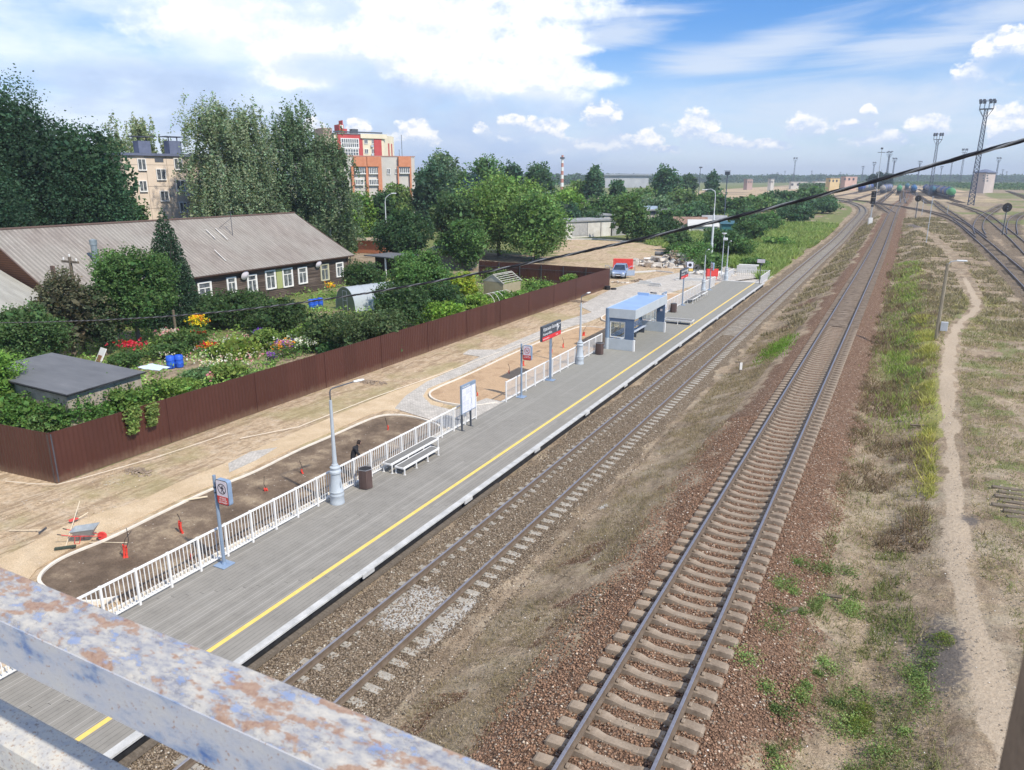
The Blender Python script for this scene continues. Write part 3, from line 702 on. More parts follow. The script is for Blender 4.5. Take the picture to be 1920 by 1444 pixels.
k2 = smooth(P0((931, 756), (885, 763), (850, 759), (815, 752), (803, 741), (812, 731), (875, 705), (975, 657), (1075, 616), (1095, 612), (1125, 615), (1150, 618)), 2)
sheet('sandy_bed', [(min(x, -18.05), y) for x, y in [(-18.05, k2[0][1])]+k2+[(-18.05, k2[-1][1]+2)]], SG+.06, bed_light)
kerb('sandy_bed_kerb', k2, .10, SG-.05, SG+.12, kerb_m)
k3 = smooth([(-18.2, 57), (-21.2, 57.5), (-22.4, 59.5), (-22.2, 66), (-21.8, 74), (-20.5, 76), (-18.2, 76)], 2)
sheet('far_sandy_bed', k3+[(-18.05, 76), (-18.05, 57)], SG+.06, bed_light)
kerb('far_bed_kerb', k3, .10, SG-.05, SG+.12, kerb_m)
# paved strip behind the railing
kerb('railing_kerb', [(-17.86, -6), (-17.86, 29.8)], .20, -.1, .34, pm('pale_kerb', (.56, .55, .51), (.70, .69, .65), 4, .85))
kerb('railing_kerb', [(-17.86, 33.2), (-17.86, 82)], .20, -.1, .34, _pm['pale_kerb'])
kerb('inner_kerb', [(-18.12, 2), (-18.12, 28.5)], .09, 0, SG+.15, kerb_m)
left = P0((-140, 1130), (0, 1045), (60, 1016), (120, 985), (190, 960), (262, 938), (330, 905), (420, 868), (500, 832), (620, 782), (700, 748), (790, 712), (850, 688))
right = P0((830, 760), (800, 770), (790, 775), (755, 768), (722, 768), (690, 777), (600, 818), (540, 843), (470, 878), (350, 928), (270, 966), (200, 1000), (130, 1028), (70, 1064), (40, 1100), (30, 1160), (-100, 1260))
sheet('sand_path', left+right, SG+.024, sand_m, .05)
pv = P0((905, 800), (930, 772), (932, 762), (890, 772), (848, 768), (808, 758), (793, 742), (802, 728), (870, 700), (970, 652), (1072, 611), (1100, 604), (1200, 566), (1300, 535), (1420, 520), (1440, 500), (1330, 499), (1230, 520), (1150, 540), (1085, 573), (1110, 585), (1060, 600), (1000, 625), (930, 655), (880, 655), (868, 663), (900, 668), (860, 688), (800, 715), (760, 742), (740, 765), (790, 781), (826, 792), (840, 806), (860, 803))
sheet('paved_path', pv, SG+.034, paving, .06)
sheet('paving_patch', P0((428, 868), (470, 846), (520, 838), (480, 862), (430, 885)), SG+.034, paving, .05)
sheet('landing_paving', [(-19.6, 29.6), (-17.7, 29.8), (-17.7, 33.3), (-19.0, 33.5)], .30, paving, .2)
# string line pegged across the sand
st_m = pm('cord', (.72, .64, .50), (.8, .72, .6), 3, .8)
cord = MB().tube([at(px, py, SG+.10) for px, py in ((10, 902), (60, 907), (108, 908), (160, 895), (300, 855), (430, 812))], .012, 4).build('string_line', st_m)
tag(cord, 'pale string line pegged low around the corner of the brown fence', 'string line')
cord2 = MB().tube([at(px, py, SG+.10) for px, py in ((450, 822), (560, 800), (700, 745), (830, 700), (950, 655), (1060, 612))], .014, 4).build('string_line', st_m)
tag(cord2, 'pale string line stretched along the sand path towards the paved walk', 'string line')
# ================================================================== PLATFORM FURNITURE
PZ = .35
lampgrey = pm('lamp_grey', (.36, .40, .43), (.46, .50, .53), 2, .55, bump=.03)
lampw = pm('lamp_head', (.62, .64, .64), (.72, .74, .74), 3, .5)
def make_lamp(label, loc, rz):
    t = T('platform_lamp', label, 'lamp post', loc, rz, group='ornate grey lamp posts along the platform railing')
    MB().lathe([(.265, 0), (.27, .05), (.255, .09), (.25, .30), (.265, .33), (.265, .37), (.25, .39), (.25, .44), (.262, .46), (.262, .49), (.235, .52), (.18, 1.12), (.185, 1.17), (.215, 1.20), (.215, 1.27), (.185, 1.30), (.16, 1.33), (.185, 1.37), (.19, 1.42), (.12, 1.47), (.115, 1.52), (.09, 1.54), (.085, 1.6)], 20).build('lamp_base', lampgrey, t, True)
    MB().lathe([(.085, 1.58), (.065, 2.4), (.052, 3.9), (.052, 3.94), (.02, 3.95)], 12).build('pole', lampgrey, t, True)
    MB().tube([(0, 0, 3.9), (0, 0, 4.24), (0, .03, 4.32), (0, .12, 4.36), (0, 1.05, 4.42)], .024, 8).build('arm', dark_m, t, True)
    MB().lathe([(.03, 0), (.08, .05), (.085, .30), (.06, .44), (.01, .46)], 8, c=(0, 0, 0), axis='Y').build('lamp_head', lampw, t, True).matrix_local = Matrix.Translation((0, 1.0, 4.42)) @ Matrix.Scale(.45, 4, (0, 0, 1))
    MB().bx(.235, .25, -.05, .05, .35, .37).tube([(.255, .02, .9), (.235, .02, .75), (.245, .03, .66)], .006, 4).build('latch', dark_m, t)
    return t
lp = make_lamp('nearest ornate grey lamp post, beside the hexagonal bin with a person behind', (-17.2, 19.15, PZ), -.28)
for (y, x, l) in ((42.8, -17.36, 'ornate grey lamp post standing between the station name sign and the shelter'), (76.2, -17.45, 'ornate grey lamp post in the far railing beyond the second station name sign'), (88.0, -17.6, 'last ornate grey lamp post, standing by the stair at the far end of the platform')):
    dup(lp, (x, y, PZ), 0, l)
# bins
slat = pm('brown_slats', (.075, .05, .045), (.125, .085, .075), 5, .7, stretch=(1, 1, .2))
binrim = pm('bin_rim', (.22, .22, .23), (.32, .32, .33), 5, .5, .3)
def make_bin(label, loc):
    t = T('litter_bin', label, 'litter bin', loc, .2, group='brown slatted litter bins on the platform')
    r = .27; mb = MB()
    for k in range(6):
        a0, a1 = pi/3*k, pi/3*(k+1); p0, p1 = Vector((r*cos(a0), r*sin(a0), 0)), Vector((r*cos(a1), r*sin(a1), 0)); d = (p1-p0)
        for j in range(4):
            c = p0+d*((j+.5)/4); mb.box((c.x, c.y, .40), (.03, d.length/4-.008, .74), rz=math.atan2(d.y, d.x)+pi/2)
    s_ = mb.build('slat_wall', slat, t); s_['kind'] = 'stuff'; del s_['kind']
    MB().tube([(r*1.03*cos(pi/3*k), r*1.03*sin(pi/3*k), .785) for k in range(6)], .016, 6, closed=True).build('rim', binrim, t)
    MB().lathe([(.19, .60), (.235, .06), (.0, .05)], 12).lathe([(.0, .5), (.19, .52), (.225, .76), (.215, .77)], 12).build('liner', black_m, t)
    MB().lathe([(.24, 0), (.24, .035), (0, .04)], 6).build('foot', dark_m, t)
    return t
b = make_bin('nearest brown slatted bin, standing right beside the nearest lamp post', (-17.15, 20.75, PZ))
dup(b, (-17.2, 45.9, PZ), .1, 'brown slatted bin beside the near corner of the shelter')
dup(b, (-17.2, 64.2, PZ), .3, 'brown slatted bin beyond the shelter, before the second station name sign')
# prohibition signs
sign_face = pm('sign_face', (.62, .56, .60), (.72, .67, .70), 3, .5)
sign_red = pm('sign_red', (.50, .045, .04), (.58, .07, .06), 3, .5)
sign_black = pm('sign_black', (.02, .02, .022), (.035, .035, .04), 3, .5)
txt_w = pm('lettering_white', (.75, .75, .75), (.82, .82, .82), 2, .6)
postm = pm('post_blue_grey', (.19, .25, .33), (.26, .33, .42), 2, .5, .1, .03)
def rrect(w, h, r, n=5):
    pts = []
    for cx, cy, a0 in ((w/2-r, h/2-r, 0), (-w/2+r, h/2-r, pi/2), (-w/2+r, -h/2+r, pi), (w/2-r, -h/2+r, 3*pi/2)):
        for k in range(n+1): a = a0+pi/2*k/n; pts.append((cx+r*cos(a), cy+r*sin(a)))
    return pts
MYN = Matrix(((1, 0, 0, 0), (0, 0, -1, 0), (0, 1, 0, 0), (0, 0, 0, 1)))   # xy plane -> faces -Y
def make_ban_sign(label, loc, smoke, rz=0):
    t = T('prohibition_sign', label, 'sign', loc, rz)
    MB().lathe([(.055, .03), (.05, 2.98), (.0, 2.99)], 10).build('post', postm, t, True)
    MB().box((0, 0, .02), (.46, .46, .035), bev=.008).cyl((0, 0, .03), (0, 0, .12), .08, .06).build('base_plate', bluegrey, t)
    bx = Matrix.Translation((.37, 0, 2.52))
    w, h = .50, .80
    MB().prism(rrect(w, h, .08), -.075, .075, M=bx @ MYN).build('sign_box', bluegrey, t)
    MB().prism(rrect(w-.01, h-.01, .08), .075, .078, M=bx @ MYN).prism(rrect(w-.01, h-.01, .08), -.078, -.075, M=bx @ MYN).build('frame_line', sign_black, t)
    for sgn in (1, -1):
        fl = bx @ MYN @ (Matrix.Identity(4) if sgn > 0 else Matrix.Rotation(pi, 4, 'Y'))
        MB().prism(rrect(w-.05, h-.05, .065), .078, .081, M=fl).build('face', sign_face, t)
        rp = [p for p in rrect(w-.05, h-.05, .065) if p[1] < -.1]; rp = [(w/2-.025, -.12)]+[(-w/2+.025, -.12)]+rp[0:]
        MB().prism([(-w/2+.025, -.12)]+[p for p in rrect(w-.05, h-.05, .065) if p[1] < -.2]+[(w/2-.025, -.12)], .081, .083, M=fl).build('red_panel', sign_red, t)
        ring = MB()
        N = 24
        for k in range(N):
            a0, a1 = 2*pi*k/N, 2*pi*(k+1)/N; ring.prism([(.17*cos(a0), .12+.17*sin(a0)), (.17*cos(a1), .12+.17*sin(a1)), (.145*cos(a1), .12+.145*sin(a1)), (.145*cos(a0), .12+.145*sin(a0))], .081, .084, M=fl)
        ring.prism([(-.12, .23), (-.105, .245), (.12, .01), (.105, -.005)], .084, .086, M=fl)
        ring.build('ban_ring', sign_red if smoke else sign_black, t)
        pic = MB()
        if smoke: pic.prism([(-.09, .09), (.05, .09), (.05, .12), (-.09, .12)], .081, .0835, M=fl).prism([(.06, .12), (.08, .12), (.07, .19), (.05, .17)], .081, .0835, M=fl)
        else:
            pic.prism([(.03+.024*cos(a*pi/4), .215+.024*sin(a*pi/4)) for a in range(8)], .081, .0835, M=fl)
            pic.prism([(-.005, .19), (.05, .185), (.045, .10), (.0, .10)], .081, .0835, M=fl).prism([(.0, .10), (.022, .10), (-.03, .0), (-.055, .0)], .081, .0835, M=fl).prism([(.02, .10), (.045, .10), (.08, .0), (.055, .0)], .081, .0835, M=fl)
            pic.prism([(.05, .18), (.04, .165), (.09, .12), (.1, .132)], .081, .0835, M=fl).prism([(.0, .185), (.01, .17), (-.06, .12), (-.07, .135)], .081, .0835, M=fl)
        pic.build('pictogram', sign_black, t)
        tx = ('КУРЕНИЕ', 'ЗАПРЕЩЕНО') if smoke else ('ПРОХОД', 'ПО ПУТЯМ', 'ЗАПРЕЩЁН')
        for i, s_ in enumerate(tx): lettering(s_, .062, txt_w, t, fl @ Matrix.Translation((0, -.20-.07*i, .0845)), align='CENTER')
    MB().bx(.04, .13, -.02, .02, 2.60, 2.63).bx(.04, .13, -.02, .02, 2.44, 2.47).lathe([(.062, 2.42), (.062, 2.46)], 10).lathe([(.062, 2.58), (.062, 2.63)], 10).build('bracket', dark_m, t)
    return t
make_ban_sign('no walking prohibition sign on a blue grey post in front of the nearest railing', (-17.3, 14.0, PZ), False)
make_ban_sign('no smoking prohibition sign on a post just before the station name sign', (-17.32, 34.4, PZ), True)
make_ban_sign('prohibition sign seen edge on at the far end railing', (-17.5, 79.3, PZ), False, -.9)
# station name signs
sgrey = pm('sign_charcoal', (.055, .065, .08), (.08, .09, .105), 2, .45)
sred = pm('sign_bright_red', (.62, .03, .04), (.68, .05, .05), 2, .5)
def make_station_sign(label, loc):
    t = T('station_name_sign', label, 'sign', loc, group='station name signs on the platform')
    MB().bx(-.03, .03, -.12, -.05, .03, 2.6, bev=.005).bx(-.03, .03, .05, .12, .03, 2.6, bev=.005).build('post', postm, t)
    MB().box((0, 0, .02), (.55, .42, .035), bev=.008).build('base_plate', bluegrey, t)
    w = 1.30
    MB().bx(-.075, .075, -w, w, 2.55, 3.42, bev=.008).build('sign_box', sgrey, t)
    for sgn in (1, -1):
        mm = Matrix.Identity(4) if sgn > 0 else Matrix.Rotation(pi, 4, 'Z')
        MB().add([(.077, -w+.02, 2.57), (.077, w-.02, 2.57), (.077, w-.02, 2.80), (.077, -w+.02, 2.80)], [(0, 1, 2, 3)], M=mm).build('red_panel', sred, t)
        def L(s_, size, y, z, al='LEFT'): lettering(s_, size, txt_w, t, mm @ Matrix.Translation((.079, y, z)) @ MX, align=al)
        L('Красная Балка', .27, -w+.10, 3.13); L('Krasnaya Balka', .20, -w+.10, 2.88)
        L('↑', .5, .62, 2.9); L('Выход', .12, .90, 3.22); L('Exit', .12, .90, 3.06)
        L('Железная дорога', .10, -w+.08, 2.64); L('Касса', .10, .55, 2.64)
        MB().add([(.079, .70, 2.86), (.079, .76, 2.86), (.079, .76, 3.22), (.079, .81, 3.22), (.079, .73, 3.34), (.079, .65, 3.22), (.079, .70, 3.22)], [(0, 1, 2, 3, 4, 5, 6)], M=mm).build('arrow', txt_w, t)
    return t
ss1 = make_station_sign('station name sign between the no smoking sign and the second lamp post', (-17.38, 38.3, PZ))
dup(ss1, (-17.5, 68.3, PZ), 0, 'farther station name sign, beyond the shelter by the far benches')
# information boards
paper = pm('paper', (.62, .63, .70), (.74, .74, .80), 9, .6)
def make_board(label, loc, L=1.32):
    t = T('timetable_board', label, 'notice board', loc, group='timetable boards on the platform')
    h = L/2
    for y in (-h*.92, h*.30): MB().bx(-.04, .04, y-.035, y+.035, 0, 1.1, bev=.006).bx(-.15, .15, y-.04, y+.04, 0, .012).build('leg', dark_m, t)
    MB().bx(-.045, .045, -h, h, .80, 2.20, bev=.008).build('board', postm, t)
    for sgn in (1, -1):
        mm = Matrix.Identity(4) if sgn > 0 else Matrix.Rotation(pi, 4, 'Z')
        MB().add([(.047, -h+.05, 0.85), (.047, h*.30, 0.85), (.047, h*.30, 2.03), (.047, -h+.05, 2.03)], [(0, 1, 2, 3)], M=mm).build('poster', paper, t)
        MB().add([(.047, h*.36, 0.85), (.047, h-.05, 0.85), (.047, h-.05, 2.03), (.047, h*.36, 2.03)], [(0, 1, 2, 3)], M=mm).build('poster', paper, t)
        mb = MB()
        for i in range(3):
            for j in range(4): 
                if (i+j) % 4 != 3: mb.add([(.0485, -h+.1+i*.31, 0.90+j*.27), (.0485, -h+.36+i*.31, 0.90+j*.27), (.0485, -h+.36+i*.31, 1.13+j*.27), (.0485, -h+.1+i*.31, 1.13+j*.27)], [(0, 1, 2, 3)], M=mm)
        mb.build('printed_table', pm('print_grey', (.42, .44, .50), (.66, .67, .72), 26, .7, hi=.55), t)
        lettering('Расписание', .11, txt_w, t, mm @ Matrix.Translation((.048, -h+.1, 2.07)) @ MX)
    return t
bd = make_board('tall timetable board with white posters beside the gap in the railing', (-17.3, 28.75, PZ))
dup(bd, (-17.2, 61.0, PZ), 0, 'timetable board standing just past the far end of the shelter')
# benches
benchm = pm('bench_slats', (.155, .15, .14), (.22, .215, .20), 3, .75, stretch=(8, 1, 1))
def make_bench(label, loc, L, w, h, rz=0, nleg=4):
    t = T('bench', label, 'bench', loc, rz)
    MB().bx(-w/2+.02, w/2-.02, .02, L-.02, h-.05, h, bev=.006).build('seat', benchm, t)
    fr = MB().bx(w/2-.02, w/2+.02, 0, L, h-.07, h+.012).bx(-w/2-.02, -w/2+.02, 0, L, h-.07, h+.006).bx(-w/2, w/2, -.015, .02, h-.06, h+.004).bx(-w/2, w/2, L-.02, L+.015, h-.06, h+.004)
    fr.build('seat_frame', white_p, t)
    for k in range(nleg):
        y = .06+(L-.12)*k/(nleg-1)
        for x in (-w/2, w/2): MB().bx(x-.022, x+.022, y-.022, y+.022, 0, h-.07).bx(x-.05, x+.05, y-.04, y+.04, 0, .01).build('leg', white_p, t)
    return t
make_bench('low front bench without backrest, set forward of the railing after the nearest bin', (-16.76, 22.4, PZ), 2.6, .42, .32)
make_bench('wider bench against the railing, directly behind the low front bench', (-17.3, 22.3, PZ), 3.5, .42, .42)
make_bench('bench set crosswise on the platform at the far wall of the shelter', (-14.2, 59.2, PZ), 2.3, .8, .36, pi/2, 3)
make_bench('grey bench against the far railing just past the farther station name sign', (-17.1, 69.6, PZ), 3.0, .5, .42)
make_bench('grey bench against the far railing, the last one before the far lamp post', (-17.1, 73.2, PZ), 2.4, .5, .42)
# shelter
shl = pm('panel_light_grey', (.44, .48, .50), (.52, .56, .58), 1.5, .5, .1, .02)
shb = pm('panel_slate_blue', (.085, .13, .215), (.11, .165, .26), 1.5, .45, .1, .02)
shr = pm('shelter_roof', (.30, .42, .62), (.36, .50, .70), 1.2, .4, .2, .02)
glass_m, nt = nmat('clear_glass')
a_ = nd(nt, 'ShaderNodeBsdfTransparent', {0: (.86, .9, .9, 1)}); b_ = nd(nt, 'ShaderNodeBsdfGlossy', {'Roughness': .03})
nd(nt, 'ShaderNodeOutputMaterial', {'Surface': nd(nt, 'ShaderNodeMixShader', {0: .09, 1: a_.outputs[0], 2: b_.outputs[0]}).outputs[0]})
t = T('waiting_shelter', 'open fronted grey and slate blue waiting shelter with a pale blue roof', 'shelter', (-17.5, 47.7, PZ))
SW, SL, SH = 2.15, 7.6, 2.85
MB().bx(.02, SW-.02, .02, SL-.02, SH-.10, SH-.02).bx(.0, .9, SL-.7, SL-.6, SH-.02, SH+.18).build('roof', shr, t)
mb = MB().bx(SW-.06, SW, -.0, SL, SH-.62, SH+.03, bev=.01).bx(.25, SW-.06, -.02, .04, SH-.62, SH+.02).bx(.25, SW-.06, SL-.04, SL+.02, SH-.62, SH+.02).bx(-.02, .04, .2, SL-.2, SH-.5, SH+.02)
mb.build('fascia', shl, t)
for yy, nm in ((0, 'near'), (SL-.16, 'far')):
    e = MB().bx(.28, SW-.12, yy, yy+.14, 0, .78, bev=.01).build('lower_wall', shl, t)
    MB().bx(SW-.12, SW, yy-.004, yy+.15, 0, .785).build('corner_trim', pm('white_corner', (.72, .72, .69), (.80, .79, .76), 2, .6), t)
    MB().bx(1.45, SW-.10, yy+.01, yy+.13, .78, SH-.62).build('upper_panel', shb, t)
    MB().bx(.28, 1.45, yy+.015, yy+.125, SH-.85, SH-.62).build('header_panel', shb, t)
    w = MB().bx(.34, .39, yy+.03, yy+.10, .86, SH-.86).bx(1.38, 1.43, yy+.03, yy+.10, .86, SH-.86).bx(.39, 1.38, yy+.03, yy+.10, .86, .92).bx(.39, 1.38, yy+.03, yy+.10, SH-.91, SH-.86)
    wf = w.build('window', white_p, t)
    MB().bx(.39, 1.38, yy+.06, yy+.07, .92, SH-.91).build('pane', glass_m, wf)
cp = MB()
for (cx, cy) in ((.14, .08), (.14, SL-.08)): cp.lathe([(.16, .80), (.16, SH)], 14, c=(cx, cy, 0))
cp.build('rounded_column', pm('column_grey_blue', (.15, .21, .29), (.20, .27, .36), 2, .45), t, True)
cp = MB()
for (cx, cy) in ((.14, .08), (.14, SL-.08)): cp.lathe([(.165, 0), (.165, .80)], 14, c=(cx, cy, 0))
cp.build('column_foot', shl, t, True)
bw = MB()
for k in range(1, 5): bw.bx(.0, .06, SL*k/5-.03, SL*k/5+.03, 0, SH-.5)
bw.bx(0, .05, .2, SL-.2, .10, .16)
bw.build('back_wall_mullions', steel, t)
MB().bx(.02, .03, .25, SL-.25, .16, SH-.5).build('back_wall_glass', glass_m, t)
sb = MB()
for k in range(4): sb.bx(.35+k*.12, .44+k*.12, .5, SL-.6, .46, .49)
for k in range(3): sb.bx(.25, .28, .5, SL-.6, .60+k*.13, .69+k*.13)
sb.build('inner_bench_slats', pm('bench_blue_white', (.30, .38, .52), (.60, .64, .70), 2, .5), t)
sb = MB()
for k in range(4): sb.bx(.28, .78, .7+k*1.95, .76+k*1.95, 0, .46)
sb.build('inner_bench_support', dark_m, t)
MB().box((1.78, SL-.16-.004, 1.72), (.17, .008, .17)).build('notice', sign_face, t)
mb = MB()
for k in range(3): mb.box((SW-.20, .18, 1.15+.32*k), (.10, .05, .22), bev=.01)
mb.box((SW-.22, .35, .55), (.3, .2, .5), bev=.02).build('wall_box', dark_m, t)
# service post beside the shelter
t = T('service_post', 'slim post with a short dark arm at the far corner of the shelter', 'post', (-16.75, 57.0, PZ))
MB().bx(-.04, .04, -.04, .04, 0, 2.7).build('pole', steel, t); MB().bx(-.45, .05, -.03, .03, 2.66, 2.74).box((-.4, 0, 2.72), (.12, .1, .08)).build('arm', dark_m, t)

# far end of the platform: stair, rails, red barriers, notice
pvr = pm('pale_concrete', (.50, .49, .46), (.62, .61, .58), 3, .85)
t = T('concrete_steps', 'pale concrete steps and low white ramp rails at the end of the platform', 'steps', (-16, 88, 0))
for i in range(4): MB().bx(-2.0, 2.2, -.4+i*.5, .1+i*.5, 0, .35-.08*i).build('step', pvr, t)
MB().bx(-2.0, 2.4, 1.6, 9, 0, .045).build('landing', paving, t)
for x, n in ((2.3, 1), (-2.0, 1)):
    r = MB().bx(x-.03, x+.03, 0, 6.5, 1.0, 1.05).bx(x-.02, x+.02, 0, 6.5, .15, .19)
    for k in range(28): r.bx(x-.02, x+.02, k*.235, k*.235+.03, 0.02, 1.0)
    r.build('hand_rail', white_p, t)
r = MB().bx(-1.9, 2.2, 6.5, 6.55, .95, 1.0).bx(-1.9, 2.2, 6.5, 6.55, .12, .16)
for k in range(18): r.bx(-1.9+k*.235, -1.87+k*.235, 6.5, 6.54, 0, 1.0)
r.build('end_rail', white_p, t)
t = T('concrete_block', 'stack of pale concrete kerb blocks past the platform end lamp', 'concrete block', (-17.0, 97.5, .2), .1)
MB().bx(-1.2, 1.2, -.5, .5, 0, .9, bev=.03).build('block', pvr, t); MB().bx(-1.0, 1.4, -.4, .4, .9, 1.05, bev=.02).build('slab', pvr, t)
def barrier(label, loc, rz, w=2.0, h=1.1):
    t = T('red_barrier', label, 'barrier', loc, rz)
    MB().bx(-w/2, w/2, -.04, .04, .35, h, bev=.02).build('panel', red_p, t)
    for x in (-w/2+.15, w/2-.15): MB().bx(x-.04, x+.04, -.25, .25, 0, .07).bx(x-.03, x+.03, -.04, .04, .07, .35).build('leg', red_p, t)
barrier('red barrier panel behind the railing at the far end of the platform', on(1334, 524), .5, 1.5, 1.25)
t = T('warning_sign', 'small white and yellow crossing sign on a frame by the red barrier', 'sign', on(1292, 527), .3)
MB().bx(-.42, .42, -.03, .03, 1.1, 2.3, bev=.02).build('plate', sign_black, t); MB().add([(-.36, -.034, 1.5), (.36, -.034, 1.5), (.36, -.034, 2.24), (-.36, -.034, 2.24)], [(0, 1, 2, 3)]).build('face', paper, t)
MB().add([(-.36, -.034, 1.15), (.36, -.034, 1.15), (.36, -.034, 1.46), (-.36, -.034, 1.46)], [(0, 1, 2, 3)]).build('yellow_strip', yellow_p, t); MB().lathe([(.2, 0), (.2, .004)], 14, c=(0, 0, 0)).build('emblem', sign_black, t).matrix_local = Matrix.Translation((0, -.036, 1.87)) @ Matrix.Rotation(pi/2, 4, 'X')
MB().bx(-.03, .03, -.02, .02, 0, 1.1).build('post', steel, t)
t = T('end_of_platform_sign', 'small pale plate on a thin dark post by the platform corner', 'sign', (-13.6, 86.6, PZ), 0)
MB().cyl((0, 0, 0), (0, 0, 2.55), .045, n=8).build('post', dark_m, t); MB().bx(-.42, .42, -.05, -.02, 2.35, 2.75).build('plate', sign_face, t); MB().bx(.05, .2, -.1, .05, 2.1, 2.25).build('loudspeaker', dark_m, t)

# tall street lamp and cctv post behind the far end
t = T('street_lamp', 'tall pale street lamp with a curved arm behind the far end of the platform', 'street lamp', on(1332, 497))
MB().lathe([(.20, 0), (.19, 3), (.10, 3.1), (.15, 3.12), (.13, 6.8), (.06, 7.0), (.05, 9.4)], 10).build('pole', pm('pale_pole', (.50, .53, .55), (.60, .63, .65), 2, .6), t, True)
MB().tube([(0, 0, 9.3), (-.1, .0, 9.9), (-.6, 0, 10.2), (-1.3, 0, 10.15)], .05, 6).build('arm', steel, t, True); MB().box((-1.5, 0, 10.1), (.7, .25, .14), bev=.04).build('lamp_head', lampw, t)
t = T('camera_post', 'post with round loudspeakers and a camera above the bushes past the last lamp', 'post', on(1352, 520))
MB().cyl((0, 0, 0), (0, 0, 5.0), .06, .05).build('pole', steel, t); MB().lathe([(.05, 0), (.3, .15), (.3, .2)], 12, c=(0, 0, 0)).build('loudspeaker', lampw, t).location = (0, 0, 5.1); MB().box((.2, -.1, 4.6), (.5, .3, .3), bev=.05).build('camera_box', lampw, t)

# person behind the railing, bending, dressed in black
skin = pm('skin', (.42, .25, .17), (.50, .31, .22), 5, .6); blackc = pm('black_cloth', (.012, .012, .014), (.03, .03, .034), 6, .9); hairm = pm('dark_hair', (.015, .01, .008), (.035, .022, .016), 20, .8)
t = T('person', 'person in black leaning over behind the railing by the nearest bin', 'person', (-18.45, 21.6, SG+.03), .9, sc=.86)
def skinned(name, pts, edges, rad, mat, parent, sub=1):
    me = bpy.data.meshes.new(name); me.from_pydata(pts, edges, []); me.materials.append(mat)
    o = bpy.data.objects.new(name, me); COL.objects.link(o); o.parent = parent
    md = o.modifiers.new('Skin', 'SKIN'); md.use_smooth_shade = True
    if not me.skin_vertices: me.attributes
    bpy.context.view_layer.objects.active = o
    if len(me.skin_vertices) == 0:
        import bmesh; bm = bmesh.new(); bm.from_mesh(me); bm.verts.layers.skin.verify(); bm.to_mesh(me); bm.free()
    for v, r in zip(me.skin_vertices[0].data, rad): v.radius = r if isinstance(r, (tuple, list)) else (r, r)
    me.skin_vertices[0].data[0].use_root = True
    sbm = o.modifiers.new('Sub', 'SUBSURF'); sbm.levels = sbm.render_levels = sub
    return o
bp = [(0, 0, .90), (.04, 0, 1.12), (.14, 0, 1.32), (.20, 0, 1.42), (.25, 0, 1.50),      # 0-4 spine to neck
      (.01, .10, .86), (.04, .11, .48), (-.02, .12, .08), (.13, .12, .04),               # leg
      (.01, -.10, .86), (-.05, -.11, .48), (-.12, -.12, .08), (.02, -.12, .04),
      (.15, .19, 1.38), (.22, .24, 1.12), (.40, .18, .98), (.15, -.19, 1.38), (.24, -.22, 1.12), (.42, -.14, 1.0), (.31, 0, 1.60)]
be = [(0, 1), (1, 2), (2, 3), (3, 4), (0, 5), (5, 6), (6, 7), (7, 8), (0, 9), (9, 10), (10, 11), (11, 12), (3, 13), (13, 14), (14, 15), (3, 16), (16, 17), (17, 18), (4, 19)]
skinned('body', bp, be, [.14, .135, .16, .12, .055, .10, .07, .045, .04, .10, .07, .045, .04, .07, .05, .04, .07, .05, .04, .06], blackc, t, 2)
MB().lathe([(.001, -.125), (.055, -.11), (.078, -.05), (.085, .02), (.075, .08), (.04, .118), (.001, .125)], 14).build('head', skin, t, True).matrix_local = Matrix.Translation((.34, 0, 1.63)) @ Matrix.Rotation(.5, 4, 'Y')
MB().lathe([(.09, -.05), (.098, .02), (.088, .09), (.05, .132), (.001, .14)], 14).build('hair', hairm, t, True).matrix_local = Matrix.Translation((.325, 0, 1.64)) @ Matrix.Rotation(.35, 4, 'Y')
for s_, (hx, hy, hz_) in ((1, (.42, .17, .965)), (-1, (.44, -.13, .985))):
    hb = MB().box((hx+.02, hy, hz_-.01), (.09, .075, .03), bev=.012)
    for k in range(4): hb.tube([(hx+.06, hy-.03+k*.02, hz_-.01), (hx+.09+.006*(k % 3), hy-.03+k*.02, hz_-.02), (hx+.10+.006*(k % 3), hy-.03+k*.02, hz_-.045)], .009, 5)
    hb.tube([(hx, hy-s_*.035, hz_-.01), (hx+.03, hy-s_*.06, hz_-.015), (hx+.06, hy-s_*.065, hz_-.03)], .011, 5); hb.build('hand', skin, t, True)

# red cable conduits sticking out of the beds
cond = pm('conduit_red', (.60, .04, .03), (.72, .08, .05), 18, .6)
def conduit(px, py, h, label, n=2, lean=.15):
    p = at(px, py, SG+.06)
    t = T('cable_conduit', label, 'cable conduit', p, rnd.uniform(0, 6))
    mb = MB(); cb = MB()
    for k in range(n):
        x = k*.09; zz = h*rnd.uniform(.7, .85); pts = [(x, 0, -.05)]; r = [.05]
        for j in range(1, 10): pts.append((x*.8+lean*.15*j/9, .04*sin(j*.3), zz*j/9)); r.append(.036 if j % 2 else .028)
        mb.tube(pts, r, 7)
        if k == 0 or h > .5: cb.tube([(x+lean*.15, 0, zz-.05), (x+.1, .03, zz+.18), (x+.05+rnd.uniform(-.1, .35), .1, zz+.3+rnd.uniform(0, .35))], .012, 4)
    mb.build('conduit', cond, t, True); cb.build('cable', black_m, t)
CW = 'red cable conduit '
